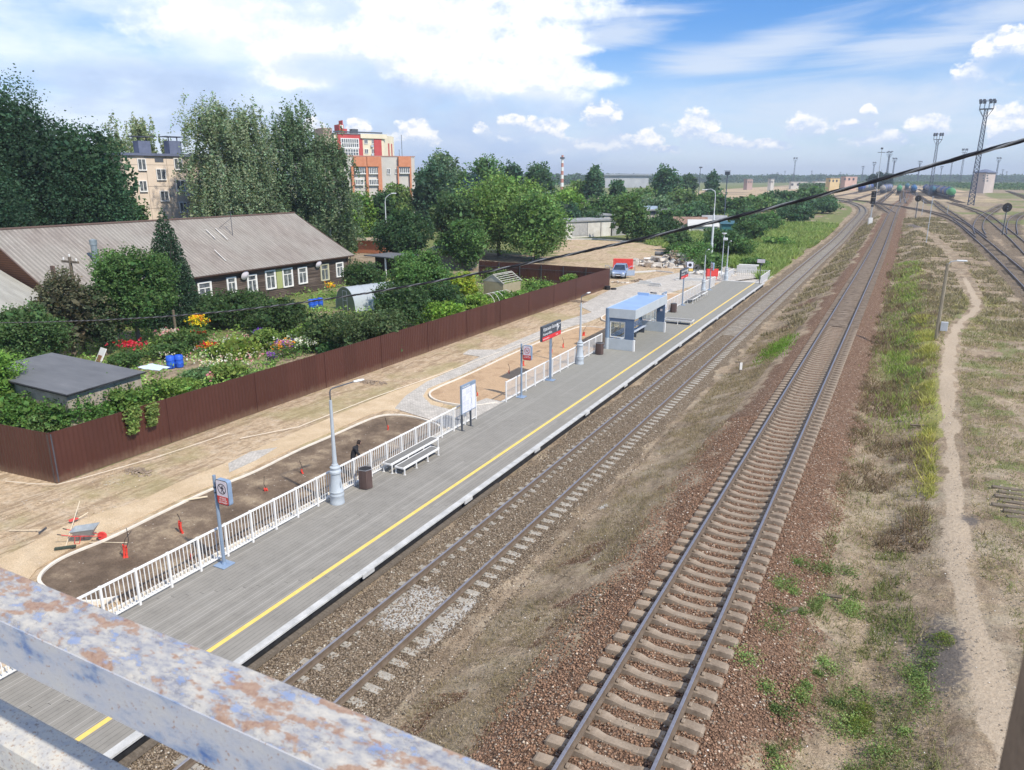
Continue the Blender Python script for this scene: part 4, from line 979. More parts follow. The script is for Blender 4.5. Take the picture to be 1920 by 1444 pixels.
for px, py, h, n, l in ((233, 1046, .55, 2, 'standing tallest in the dark soil bed nearest the bridge'), (343, 1000, .5, 3, 'clump with a white cap left of the no walking sign'), (359, 1048, .22, 1, 'stub just behind the railing under the no walking sign'), (501, 920, .16, 2, 'stub lying low between the no walking sign and nearest lamp'), (568, 888, .22, 2, 'pair with black cable ends left of the nearest lamp post'),
                       (727, 806, .3, 1, 'thin and curled near the rounded end of the dark bed'), (895, 742, .28, 1, 'faint stub at the near end of the sandy bed'), (955, 700, .22, 1, 'stub left of the no smoking sign'), (982, 686, .4, 2, 'forked pair right behind the no smoking sign'), (1033, 662, .35, 2, 'pair just right of the station name sign post'), (1056, 652, .38, 2, 'pair midway between the station name sign and second lamp'), (1093, 630, .36, 3, 'row of three right of the second lamp post')):
    conduit(px, py, h, CW+l, n)
# tools
t = T('wheelbarrow', 'wheelbarrow with grey tray, red frame and red wheel on the sand path', 'wheelbarrow', at(166, 1014, SG+.03), .62, sc=.72)
tray = [(-.62, -.33, .62), (-.62, .33, .62), (.45, .36, .72), (.45, -.36, .72)]; bot = [(-.40, -.18, .34), (-.40, .18, .34), (.22, .18, .34), (.22, -.18, .34)]
mb = MB().add(tray+bot, [(4, 5, 6, 7), (0, 1, 5, 4), (1, 2, 6, 5), (2, 3, 7, 6), (3, 0, 4, 7)]); mb.tube([Vector(p) for p in tray], .015, 5, closed=True)
tr_ = mb.build('tray', pm('zinc', (.34, .37, .38), (.46, .49, .50), 5, .45, .4), t); tr_.modifiers.new('s', 'SOLIDIFY').thickness = .006
mb = MB()
for s_ in (-1, 1): mb.tube([(-1.15, s_*.30, .55), (-.5, s_*.24, .38), (.2, s_*.15, .30), (.62, s_*.08, .22)], .018, 6); mb.tube([(-.45, s_*.22, .36), (-.50, s_*.24, .0), (-.30, s_*.24, .0), (-.2, s_*.2, .33)], .016, 6)
mb.build('frame', red_p, t)
MB().lathe([(.10, -.04), (.19, -.05), (.21, 0), (.19, .05), (.10, .04)], 20, c=(.62, 0, .21), axis='Y').build('wheel', red_p, t, True)
for s_ in (-1, 1): MB().tube([(-1.15, s_*.30, .55), (-.98, s_*.28, .505)], .024, 6).build('grip', black_m, t)
woodl = pm('light_wood', (.62, .52, .36), (.72, .62, .46), 4, .8, stretch=(1, 8, 8))
def tool(name, label, a, b, za, zb, head):
    A_, B_ = at(*a, SG+.03), at(*b, SG+.03); A_.z += za; B_.z += zb
    t = T(name, label, name.split('_')[-1], A_); d = B_-A_
    MB().tube([(0, 0, 0), tuple(d)], .016, 6).build('handle', woodl, t); ang = math.atan2(d.y, d.x)
    M = Matrix.Rotation(ang, 4, 'Z'); mb = MB()
    if head == 'brush': mb.box((0, 0, .02), (.09, .62, .07), M=M, bev=.01); mb.build('brush_head', pm('bristle', (.03, .05, .04), (.07, .08, .06), 20, .9), t)
    elif head == 'rake':
        mb.box((0, 0, 0), (.03, .42, .03), M=M)
        for k in range(9): mb.box((-.01, -.2+k*.05, -.03), (.012, .012, .07), M=M)
        mb.build('rake_head', dark_m, t)
    else:
        mb.add([(-.30, -.02, .0), (-.26, -.11, .03), (-.02, -.11, .03), (.03, 0, .02), (-.02, .11, .03), (-.26, .11, .03)], [(0, 1, 2, 3, 4, 5)], M=M); mb.build('blade', red_p, t)
tool('push_broom', 'wide push broom leaning its pale handle on the wheelbarrow', (123, 1030), (154, 966), .05, .55, 'brush')
tool('garden_rake', 'rake with a long pale handle lying on the dirt left of the wheelbarrow', (80, 996), (18, 996), .04, .03, 'rake')
tool('red_shovel', 'shovel with a red blade lying behind the wheelbarrow', (146, 975), (166, 967), .05, .12, 'shovel')
MB_ = MB().tube([(0, 0, .02), (1.15, .55, .03)], .015, 5).build('wooden_stake', woodl, None, loc=at(168, 1018, SG+.03)); tag(MB_, 'short bare wooden stick propped at the wheelbarrow wheel', 'stick')
MB_ = MB().tube([at(342, 939, SG+.1), at(389, 931, SG+.15)], .03, 5).build('timber_lath', woodl); tag(MB_, 'pale timber lath lying across the bed kerb behind the no walking sign', 'timber')

# bridge railing right in front of the camera
m, nt = nmat('flaking_blue_paint')
tc = nd(nt, 'ShaderNodeTexCoord').outputs['Object']; mp = nd(nt, 'ShaderNodeMapping', {'Vector': tc, 'Scale': (.55, 1, 1)}).outputs[0]
n1 = noise(nt, mp, 60, 9, .72); n2 = noise(nt, nd(nt, 'ShaderNodeMapping', {'Vector': mp, 'Location': (3, 1, 7)}).outputs[0], 48, 9, .7); n3 = noise(nt, nd(nt, 'ShaderNodeMapping', {'Vector': mp, 'Location': (7, 5, 2)}).outputs[0], 42, 8, .66); n4 = noise(nt, tc, 160, 4, .7)
c = ramp(nt, n1, [(.30, (.16, .17, .22)), (.42, (.28, .285, .31)), (.50, (.38, .37, .355)), (.66, (.52, .485, .42))])
c = mix(nt, ramp(nt, n2, [(.565, 0.), (.60, .7)]), c, (.17, .25, .44)); c = mix(nt, ramp(nt, n2, [(.545, 0.), (.555, .5), (.565, .5), (.575, 0.)]), c, (.12, .10, .09))
c = mix(nt, ramp(nt, n3, [(.525, 0.), (.58, .85)]), c, ramp(nt, n4, [(.3, (.22, .11, .065)), (.7, (.42, .28, .19))]))
c = mix(nt, mth(nt, 'MULTIPLY', ramp(nt, n4, [(.6, 0.), (.72, 1.)]), .5), c, (.22, .18, .16))
finish(nt, c, .75, bump=mth(nt, 'ADD', n1, mth(nt, 'MULTIPLY', n4, .4)), bs=.5, bd=.002, spec=.3); flake = m
m, nt = nmat('flaking_white_paint')
tc = nd(nt, 'ShaderNodeTexCoord').outputs['Object']; mp = nd(nt, 'ShaderNodeMapping', {'Vector': tc, 'Scale': (.5, 1, 1)}).outputs[0]
n1 = noise(nt, mp, 24, 7, .65); n4 = noise(nt, tc, 130, 4, .7)
c = ramp(nt, n1, [(.30, (.50, .485, .45)), (.50, (.42, .43, .46)), (.58, (.28, .33, .42)), (.66, (.08, .15, .33))])
c = mix(nt, ramp(nt, n4, [(.60, 0.), (.66, .8)]), c, (.30, .17, .10)); finish(nt, c, .75, bump=n4, bs=.4, bd=.002); flakew = m
m, nt = nmat('cream_rusty_paint'); tc = nd(nt, 'ShaderNodeTexCoord').outputs['Object']; n1 = noise(nt, tc, 40, 8, .7); n4 = noise(nt, tc, 190, 4, .7)
c = ramp(nt, n1, [(.35, (.42, .42, .42)), (.55, (.56, .53, .46))]); c = mix(nt, ramp(nt, n4, [(.56, 0.), (.63, .9)]), c, ramp(nt, n1, [(.4, (.22, .19, .17)), (.6, (.40, .24, .14))])); finish(nt, c, .75, bump=n4, bs=.4, bd=.002); creamr = m
t = T('bridge_railing', 'flaking blue and rusty steel handrail of the footbridge in the foreground', 'railing', (0, 0, CZ))
def tubebox(y0, y1, z0, z1, mat, nm): return MB().bx(-3.2, 2.6, y0, y1, z0, z1, bev=.006).build(nm, [mat], t)
tubebox(.447, .527, -.637, -.56, flake, 'top_rail')
MB().bx(-3.2, 2.6, .4455, .449, -.636, -.566).build('rail_inner_face', flakew, t)
tubebox(.462, .52, -.875, -.815, creamr, 'lower_rail')
tubebox(.462, .52, -1.19, -1.13, flakew, 'bottom_rail')
for x in (-1.95, .124): MB().bx(x-.014, x+.05, .50, .56, -1.5, .9, bev=.01).build('post', pm('brown_post', (.10, .075, .055), (.20, .15, .11), 20, .8), t)
t = T('footbridge_deck', 'grey concrete deck of the footbridge under the camera', 'footbridge', (0, 0, 0))
MB().bx(-30, 14, -2.2, .60, CZ-1.95, CZ-1.65).build('deck_slab', pvr, t)
# ================================================================== FOLIAGE
m, nt = nmat('foliage')
ta = nd(nt, 'ShaderNodeAttribute', attribute_name='tint').outputs['Color']
d_ = nd(nt, 'ShaderNodeBsdfPrincipled', {'Base Color': ta, 'Roughness': .6, 'Specular IOR Level': .15}); tr_n = nd(nt, 'ShaderNodeBsdfTranslucent', {'Color': mix(nt, 1.0, ta, (1.25, 1.35, .7), 'MULTIPLY')})
nd(nt, 'ShaderNodeOutputMaterial', {'Surface': nd(nt, 'ShaderNodeMixShader', {0: .38, 1: d_.outputs[0], 2: tr_n.outputs[0]}).outputs[0]}); folm = m
bark = pm('bark', (.10, .075, .055), (.19, .155, .12), 5, .9, stretch=(3, 3, .6)); birchbark = pm('birch_bark', (.55, .54, .50), (.12, .11, .10), 7, .8, stretch=(.6, .6, 3), lo=.5, hi=.62)
BRT = 1.75
def leafmesh(name, P, size, col, g_, parent=None, jit=.32, asp=.55, lob=None, mat=None, up=0):
    n = len(P); a = g_.normal(size=(n, 3)); a[:, 2] *= .6; a /= np.linalg.norm(a, axis=1)[:, None]+1e-9
    b = np.cross(a, g_.normal(size=(n, 3))); b /= np.linalg.norm(b, axis=1)[:, None]+1e-9
    s_ = size*(g_.uniform(.6, 1.3, n)[:, None]); a = a*s_*.5; b = b*s_*.5*asp
    V = np.stack([P-a, P+b-a*.15, P+a, P-b-a*.15], 1).reshape(-1, 3); Q = np.arange(4*n).reshape(-1, 4)
    k = (1+jit*g_.normal(size=n)).clip(.45, 1.8)
    if lob is not None: k = k*lob
    C = np.array(col)[None]*k[:, None]*BRT; C[:, 0] *= 1+.12*g_.normal(size=n); C = np.concatenate([C.clip(.004, .9), np.ones((n, 1))], 1)
    return npmesh(name, V, Q, mat or folm, {'tint': np.repeat(C, 4, 0)}, parent=parent)
def crown(kind, n, g_):
    "n leaf positions in a unit crown: x,y in -1..1, z in 0..1; also a per leaf tone"
    if kind in ('round', 'bush', 'tall', 'multi'):
        K = {'round': 40, 'bush': 26, 'tall': 40, 'multi': 60}[kind]
        th = g_.uniform(0, 2*pi, K); zz = g_.uniform(-.9, .92, K) if kind != 'bush' else g_.uniform(-.6, .8, K); rr = np.sqrt(1-zz**2)*g_.uniform(.30, .84, K)
        if kind == 'tall': rr = rr*(1-.35*np.clip(zz, 0, 1))
        c = np.stack([rr*np.cos(th), rr*np.sin(th), zz*.74], 1); lr = g_.uniform(.22, .44, K)*(1-.22*np.abs(zz))
        w = lr**2; ids = g_.choice(K, n, p=w/w.sum()); d = g_.normal(size=(n, 3)); d /= np.linalg.norm(d, axis=1)[:, None]
        r = lr[ids]*(1-.45*g_.random(n)**2.2)*(1+.12*g_.normal(size=n)); r = np.where(g_.random(n) < .05, r*1.35, r)
        P = c[ids]+d*r[:, None]*np.array([1, 1, .8]); a0, a1 = (-.95, .98) if kind != 'bush' else (-.75, .95); P[:, 2] = (P[:, 2]-a0)/(a1-a0)
        return P, g_.uniform(.78, 1.22, K)[ids]
    if kind == 'birch':
        M_ = max(80, n//30); K = 40; zz = g_.uniform(0, 1, K)**.85; th = g_.uniform(0, 2*pi, K); env = np.sqrt(np.clip(1-zz**2.6, .03, 1))*.80
        c = np.stack([env*np.cos(th)*g_.uniform(.4, 1, K), env*np.sin(th)*g_.uniform(.4, 1, K), zz*.82+.10], 1)
        sid = g_.choice(K, M_); a = c[sid]+g_.normal(size=(M_, 3))*np.array([.15, .15, .045]); L = g_.uniform(.06, .20, M_)
        k = g_.integers(0, M_, n); t = g_.random(n)**.8; P = a[k].copy(); P[:, 2] -= t*L[k]; P += g_.normal(size=(n, 3))*np.array([.028, .028, .008]); P[:, :2] *= (1+.18*t)[:, None]
        return P, g_.uniform(.75, 1.25, M_)[k]
    if kind == 'spruce':
        z = 1-np.sqrt(g_.random(n)); lv = np.round(z*30)/30+g_.normal(size=n)*.008; r = (1-np.clip(lv, 0, 1))**.72*(.3+.7*g_.random(n)**.5); nb_ = 9; th = np.round(g_.uniform(0, nb_, n))/nb_*2*pi+lv*23+g_.normal(size=n)*.30
        P = np.stack([r*np.cos(th), r*np.sin(th), lv-.06*r+g_.normal(size=n)*.008], 1); return P, g_.uniform(.8, 1.2, 30)[g_.integers(0, 30, n)]
def trunk_mb(h, r, spread, g_, n=7, forks=6, base=.35):
    mb = MB(); lean = g_.uniform(-.03, .03, 2)*h; tp = [(0, 0, -.15), (lean[0]*.4, lean[1]*.4, h*base), (lean[0], lean[1], h*.78)]
    mb.tube(tp, [r*1.25, r*.8, r*.15], n)
    for k in range(forks):
        a = g_.uniform(0, 2*pi); z0 = h*g_.uniform(base*.75, .65); e = spread*g_.uniform(.45, .85)
        mb.tube([(lean[0]*.5, lean[1]*.5, z0), (e*.5*cos(a), e*.5*sin(a), z0+h*.10), (e*cos(a), e*sin(a), z0+h*g_.uniform(.16, .28))], [r*.42, r*.26, r*.06], 5)
    return mb
TREES = 0
def tree(kind, px, ytop, w, col, label, cat='tree', base=None, D=None, z0=.12, dens=1., leafpx=4.6, name=None, group=None, seed=None, trunk=True, bk=None, cap=40000, dz=0):
    """px: column of the crown; base: row where it meets the ground (or D: distance in metres)"""
    global TREES
    TREES += 1; g_ = np.random.default_rng(seed or (100+TREES))
    if base is not None: p = on(px, base)
    else:
        q = dist(px, 400, D); p = Vector((q.x, q.y, H(q.x, q.y)))
    p.z += dz
    h = max(.4, ht(p, ytop)); k = mpp(Vector((p.x, p.y, p.z+h*.6))); leafpx = leafpx*.84 if kind == 'birch' else leafpx; rx = w/2*k*(1.0 if kind in ('multi', 'round') else 1.08 if kind != 'birch' else 1.12); hpx = h/k; size = leafpx*k
    n = int(min(cap, max(250, w*hpx*(1-z0)*.8/(leafpx*leafpx*.5)*6.2*dens)))
    P, lob = crown(kind, n, g_); P = P*np.array([rx, rx, h*(1-z0)])+np.array([0, 0, h*z0]); P[:, 2] = np.maximum(P[:, 2], .05)
    nm = name or {'birch': 'birch_tree', 'spruce': 'spruce_tree', 'bush': 'bush'}.get(kind, 'leafy_tree')
    t = T(nm, label, cat, p, 0, group)
    m_ = n//5; Pi, li = crown(kind, m_, g_)
    cz = .5 if kind not in ('spruce',) else .4
    Pi = (Pi-np.array([0, 0, cz]))*np.array([.80, .80, .86])+np.array([0, 0, cz]); Pi = Pi*np.array([rx, rx, h*(1-z0)])+np.array([0, 0, h*z0]); Pi[:, 2] = np.maximum(Pi[:, 2], .05)
    SZ = np.concatenate([np.ones(n), np.full(m_, 2.5 if kind not in ('birch', 'spruce') else 1.7)])[:, None]
    leafmesh('foliage' if kind == 'bush' else 'crown', np.concatenate([P, Pi]), size*SZ, col, g_, t, lob=np.concatenate([lob, li*.85]), asp=.7)
    if trunk: trunk_mb(h*(.98 if kind in ('birch', 'spruce') else .85), max(.03, min(.3, h*(.012 if kind == 'birch' else .02))), rx*(.6 if kind == 'birch' else 1), g_, forks=2 if kind == 'spruce' else 4 if kind == 'birch' else 8, base=.12 if kind == 'bush' else .3).build('stem' if kind == 'bush' else 'trunk', bk or (birchbark if kind == 'birch' else bark), t, True)
    return t
OAK = (.027, .056, .031); BIR = (.135, .17, .105); MID = (.058, .105, .032); BRI = (.105, .175, .038); DRK = (.034, .066, .028); YEL = (.19, .235, .045); GRY = (.085, .13, .075); BLU = (.038, .075, .048)
# large trees behind the wooden house
tree('multi', 45, 122, 250, OAK, 'huge dark oak at the far left, tallest crown behind the house', D=86, z0=.05, cap=56000)
tree('multi', 168, 192, 190, (.033, .07, .035), 'dark oak right of the huge one, partly hiding the beige flats', D=88, z0=.04, cap=48000)
tree('multi', -30, 250, 170, OAK, 'dark oak cut off by the left edge above the house roof', D=80, z0=.04)
tree('round', 250, 352, 80, (.045, .085, .03), 'lower dark tree at the foot of the beige flats', D=93, z0=.03)
tree('birch', 228, 208, 90, (.14, .17, .09), 'pale birch rising behind the dark oak, left of the chimneys', D=140, z0=.1)
tree('birch', 285, 205, 90, (.155, .185, .10), 'pale birch directly behind the roof chimneys of the beige flats', D=150, z0=.1)
tree('birch', 325, 250, 50, (.15, .18, .10), 'small pale birch between the two roof chimneys', D=150, z0=.1)
tree('birch', 420, 165, 170, BIR, 'broad weeping birch covering the right half of the beige flats', D=99, z0=.05, cap=48000)
tree('birch', 475, 185, 130, BIR, 'weeping birch right next to the broad one, above the roof ridge', D=101, z0=.05)
tree('birch', 560, 163, 130, (.09, .13, .075), 'tallest pointed birch, between the flats and the red block', D=104, z0=.04, cap=48000)
tree('birch', 618, 232, 130, (.09, .125, .07), 'darker birch in front of the left edge of the red block', D=104, z0=.03)
tree('round', 520, 300, 90, (.045, .08, .035), 'dark undergrowth tree below the tallest pointed birch', D=106, z0=.02)
tree('round', 455, 330, 110, (.05, .085, .035), 'dark tree filling the space under the weeping birches', D=107, z0=.02)
# trees behind the garden and around the blocks
tree('round', 672, 345, 70, BRI, 'bright green tree below the orange block, left one', D=128, z0=.02)
tree('round', 715, 350, 70, DRK, 'dark rounded tree beside the street lamp behind the garden', D=130, z0=.02)
tree('round', 748, 333, 80, (.10, .145, .05), 'olive green tree right under the orange block windows', D=150, z0=.02)
tree('round', 808, 292, 90, (.045, .085, .05), 'dark maple at the right edge of the orange block', D=150, z0=.02)
tree('round', 838, 272, 95, GRY, 'tall grey green poplar behind the dark maple', D=190, z0=.02)
tree('round', 905, 280, 90, (.065, .12, .045), 'round green tree right of the grey green poplar', D=185, z0=.02)
tree('round', 885, 318, 70, (.028, .055, .06), 'dark bluish tree below the round green one', D=165, z0=.02)
tree('round', 962, 294, 60, BLU, 'bluish tree between the round green one and the chimney', D=200, z0=.02)
tree('round', 1010, 292, 70, (.05, .095, .05), 'dark dense tree just left of the striped chimney', D=205, z0=.02)
tree('round', 755, 378, 130, DRK, 'dark apple tree behind the open porch', 'tree', D=100, z0=.02)
tree('round', 850, 350, 110, (.05, .085, .035), 'dark tree behind the weathered plank shed', D=112, z0=.0)
tree('multi', 935, 312, 200, (.10, .16, .045), 'large bright willow behind the far part of the brown fence', D=116, z0=.02, cap=56000)
tree('multi', 1005, 345, 130, (.085, .145, .045), 'willow clump at the sandy lot, right side of the large one', D=108, z0=.0)
tree('round', 870, 400, 100, (.06, .11, .035), 'leafy tree standing over the plank shed roof', D=98, z0=.0)
tree('round', 640, 400, 60, (.05, .09, .03), 'dark tree at the right end of the house roof', D=112, z0=.0)
# towards the garages and the line
tree('tall', 1113, 300, 46, (.05, .10, .055), 'slim pointed tree standing alone right of the chimney', D=235, z0=.03)
tree('round', 1157, 328, 44, (.05, .10, .05), 'small round tree between the slim pointed tree and the long roof', D=235, z0=.02)
tree('round', 1247, 301, 62, (.045, .09, .05), 'tall round tree rising above the bushes beyond the garages', D=260, z0=.02)
tree('round', 1288, 322, 40, (.05, .09, .05), 'low tree right of the tall round one on the horizon', D=330, z0=.02)
tree('round', 1332, 317, 34, (.04, .085, .05), 'small tree on the horizon left of the water tower', D=330, z0=.02)
tree('multi', 1178, 355, 78, (.075, .125, .045), 'leafy tree growing in front of the garages', D=148, z0=.02)
tree('bush', 1240, 400, 90, DRK, 'dark bush right of the leafy garage tree', 'bush', D=150, z0=0)
tree('bush', 1210, 415, 70, (.045, .08, .03), 'dark bush at the garage wall beside the leafy tree', 'bush', D=145, z0=0)
back = [(1065, 345, 80, 175, BRI), (1085, 330, 70, 240, (.10, .15, .045)), (1130, 360, 90, 190, (.06, .11, .04)), (1060, 375, 60, 165, BLU), (1200, 345, 80, 230, (.085, .135, .05)), (1230, 360, 80, 200, GRY), (1280, 345, 80, 230, (.085, .13, .05)), (1330, 350, 80, 235, (.07, .12, .045)), (1300, 375, 90, 190, (.05, .095, .05)), (1375, 365, 80, 220, (.06, .105, .04)), (1420, 360, 70, 240, (.07, .12, .045)), (1460, 352, 80, 260, (.055, .10, .05)), (1510, 345, 80, 270, (.06, .11, .045)), (1540, 362, 50, 260, (.05, .09, .04)), (1485, 372, 70, 225, (.04, .08, .04)), (1100, 385, 60, 172, (.05, .09, .045)), (1255, 385, 60, 180, (.06, .11, .045)), (1395, 385, 70, 190, (.05, .095, .045))]
LB = ['left of the slim pointed tree', 'directly under the striped chimney', 'below the small round tree', 'just above the left garage roofs', 'under the long flat factory roof', 'behind the leafy garage tree', 'below the tall round horizon tree', 'left of the water tower foot', 'above the right garage roofs', 'right of the water tower foot', 'above the blue green hut', 'near the middle of the bend hedge', 'at the track bend, before the yard', 'last one before the curving track', 'above the grassy bank at the bend', 'over the middle of the left garages', 'between the garage rows', 'behind the blue green hut']
for (px, yt, w, D, c), l in zip(back, LB):
    tree('bush', px, yt, w, c, 'dense bush '+l, 'bush', D=D, z0=0, trunk=False, group='bushes along the far side of the line', cap=14000)
fr = [(1300, 448, 90, 498, (.07, .13, .04), 'bright bush left of the tall street lamp foot'), (1265, 455, 50, 492, (.06, .11, .035), 'low bush at the right edge of the sandy lot'), (1350, 420, 90, 480, (.05, .095, .04), 'bush right behind the tall street lamp'), (1400, 405, 70, 455, (.055, .10, .04), 'bush midway along the grassy bank'), (1440, 395, 60, 432, (.06, .115, .04), 'bush on the bank nearer the bend'), (1490, 380, 70, 418, (.04, .08, .04), 'dark bush on the bank before the bend'), (1535, 368, 70, 400, (.045, .085, .045), 'dark bush at the edge of the curving track'), (1330, 470, 60, 508, (.075, .13, .045), 'leafy bush behind the far platform lamp'), (1380, 440, 70, 482, (.06, .11, .035), 'spreading bush below the blue green hut'),
      (1270, 430, 60, 470, (.05, .09, .035), 'bush at the corner between lot and garages'), (1455, 440, 60, 462, (.10, .17, .05), 'light green weeds heap on the bank'), (1410, 480, 60, 505, (.085, .15, .045), 'weed clump behind the end of platform sign')]
for px, yt, w, b, c, l in fr: tree('bush', px, yt, w, c, l, 'bush', base=b, z0=0, trunk=False, leafpx=3.6)

# ------------------------------------------------------------------ brown sheet fence
fbrown, nt = nmat('brown_sheet'); pos = nd(nt, 'ShaderNodeNewGeometry').outputs['Position']; sp = nd(nt, 'ShaderNodeSeparateXYZ', {0: pos})
cel = nd(nt, 'ShaderNodeTexWhiteNoise', {'W': mth(nt, 'FLOOR', mth(nt, 'DIVIDE', mth(nt, 'ADD', sp.outputs[0], sp.outputs[1]), 1.15))}, noise_dimensions='1D').outputs['Value']
c = mix(nt, noise(nt, pos, 1.2, 6, .6), (.066, .023, .017), (.088, .033, .024)); c = mix(nt, 1.0, c, ramp(nt, cel, [(0, .88), (1, 1.08)]), 'MULTIPLY')
dust = mth(nt, 'MULTIPLY', sstep2(nt, mth(nt, 'ADD', sp.outputs[2], mth(nt, 'MULTIPLY', noise(nt, pos, 3.5, 7, .7), .6)), .95, .45), .5); c = mix(nt, dust, c, (.22, .15, .10))
finish(nt, c, mth(nt, 'ADD', mth(nt, 'MULTIPLY', noise(nt, pos, 2, 4), .3), .3) if False else .45, .1, noise(nt, pos, .9, 3), .12, .05, .4)
c0 = at(107, 905, .2); c1 = at(1142, 539, .2); cl_ = c0+(at(0, 881, .2)-c0)*9; c2 = at(975, 527, .2)
t = T('sheet_metal_fence', 'long brown corrugated sheet fence around the garden', 'fence', (0, 0, 0))
def sheetwall(a, b, h, nm='fence_side'):
    d = b-a; L = d.length; d.normalize(); n_ = Vector((d.y, -d.x, 0)); mb = MB(); k = int(L/.10); vs = []; off = [0, 0, 1, 1]
    ph = 0
    for i in range(k+1):
        q = a+d*(L*i/k); o = .018 if (i % 2) else 0
        q2 = q+n_*o; vs += [(q2.x, q2.y, .16), (q2.x, q2.y, .2+h)]
    mb.add(vs, [(2*i, 2*i+2, 2*i+3, 2*i+1) for i in range(k)])
    o = mb.build(nm, fbrown, t); o.modifiers.new('s', 'SOLIDIFY').thickness = .012
    pp = MB(); m_ = int(L/2.4)
    for i in range(m_+1): q = a+d*(L*i/m_)-n_*.06; pp.box((q.x, q.y, .2+h/2-.03), (.06, .06, h-.08))
    for i in range(1, int(L/5.2)): q = a+d*(5.2*i+.05)+n_*.024; pp.box((q.x, q.y, .2+h/2), (.012, .012, h-.02), rz=math.atan2(d.y, d.x), mi=1)
    for zz in (.5, 1.7): pp.add([], []); m0 = (a+b)/2-n_*.045; pp.box((m0.x, m0.y, zz), (L, .03, .04), rz=math.atan2(d.y, d.x))
    pp.build('fence_frame', [dark_m, pm('seam_brown', (.05, .018, .014), None, 2)], t)
sheetwall(c0, c1, 2.08); sheetwall(cl_, c0, 2.08); sheetwall(c1, c1+(c2-c1)*1.5, 2.08)
for q in (c0, c1): MB().box((q.x, q.y, 1.24), (.07, .07, 2.1), bev=.004).build('corner_trim', fbrown, t)
# vines hanging over the fence
def vine(px, y0, y1, w, label, col):
    g_ = np.random.default_rng(px); n = 900; fx_ = c0.x+.12; a = onX(px, y0, fx_); b = onX(px, y1, fx_); k = mpp(a)
    P = np.zeros((n, 3)); u = g_.random(n); P[:, 0] = fx_+g_.uniform(-.02, .22, n); P[:, 1] = a.y+(b.y-a.y)*u+g_.normal(size=n)*w*k*.35*(1-.4*u); P[:, 2] = a.z+(b.z-a.z)*u
    P -= np.array([fx_, a.y, b.z]); t = T('hanging_vine', label, 'vine', (fx_, a.y, b.z)); leafmesh('leaves', P, .13, col, g_, t, asp=.8)
    MB().tube([(0, 0, a.z-b.z), (.05, .05, (a.z-b.z)*.5), (.02, 0, .1)], .015, 4).build('stem', bark, t)
vine(247, 762, 812, 22, 'longer vine hanging over the brown fence', (.12, .17, .05)); vine(283, 758, 797, 18, 'shorter vine hanging over the brown fence', (.12, .16, .05))

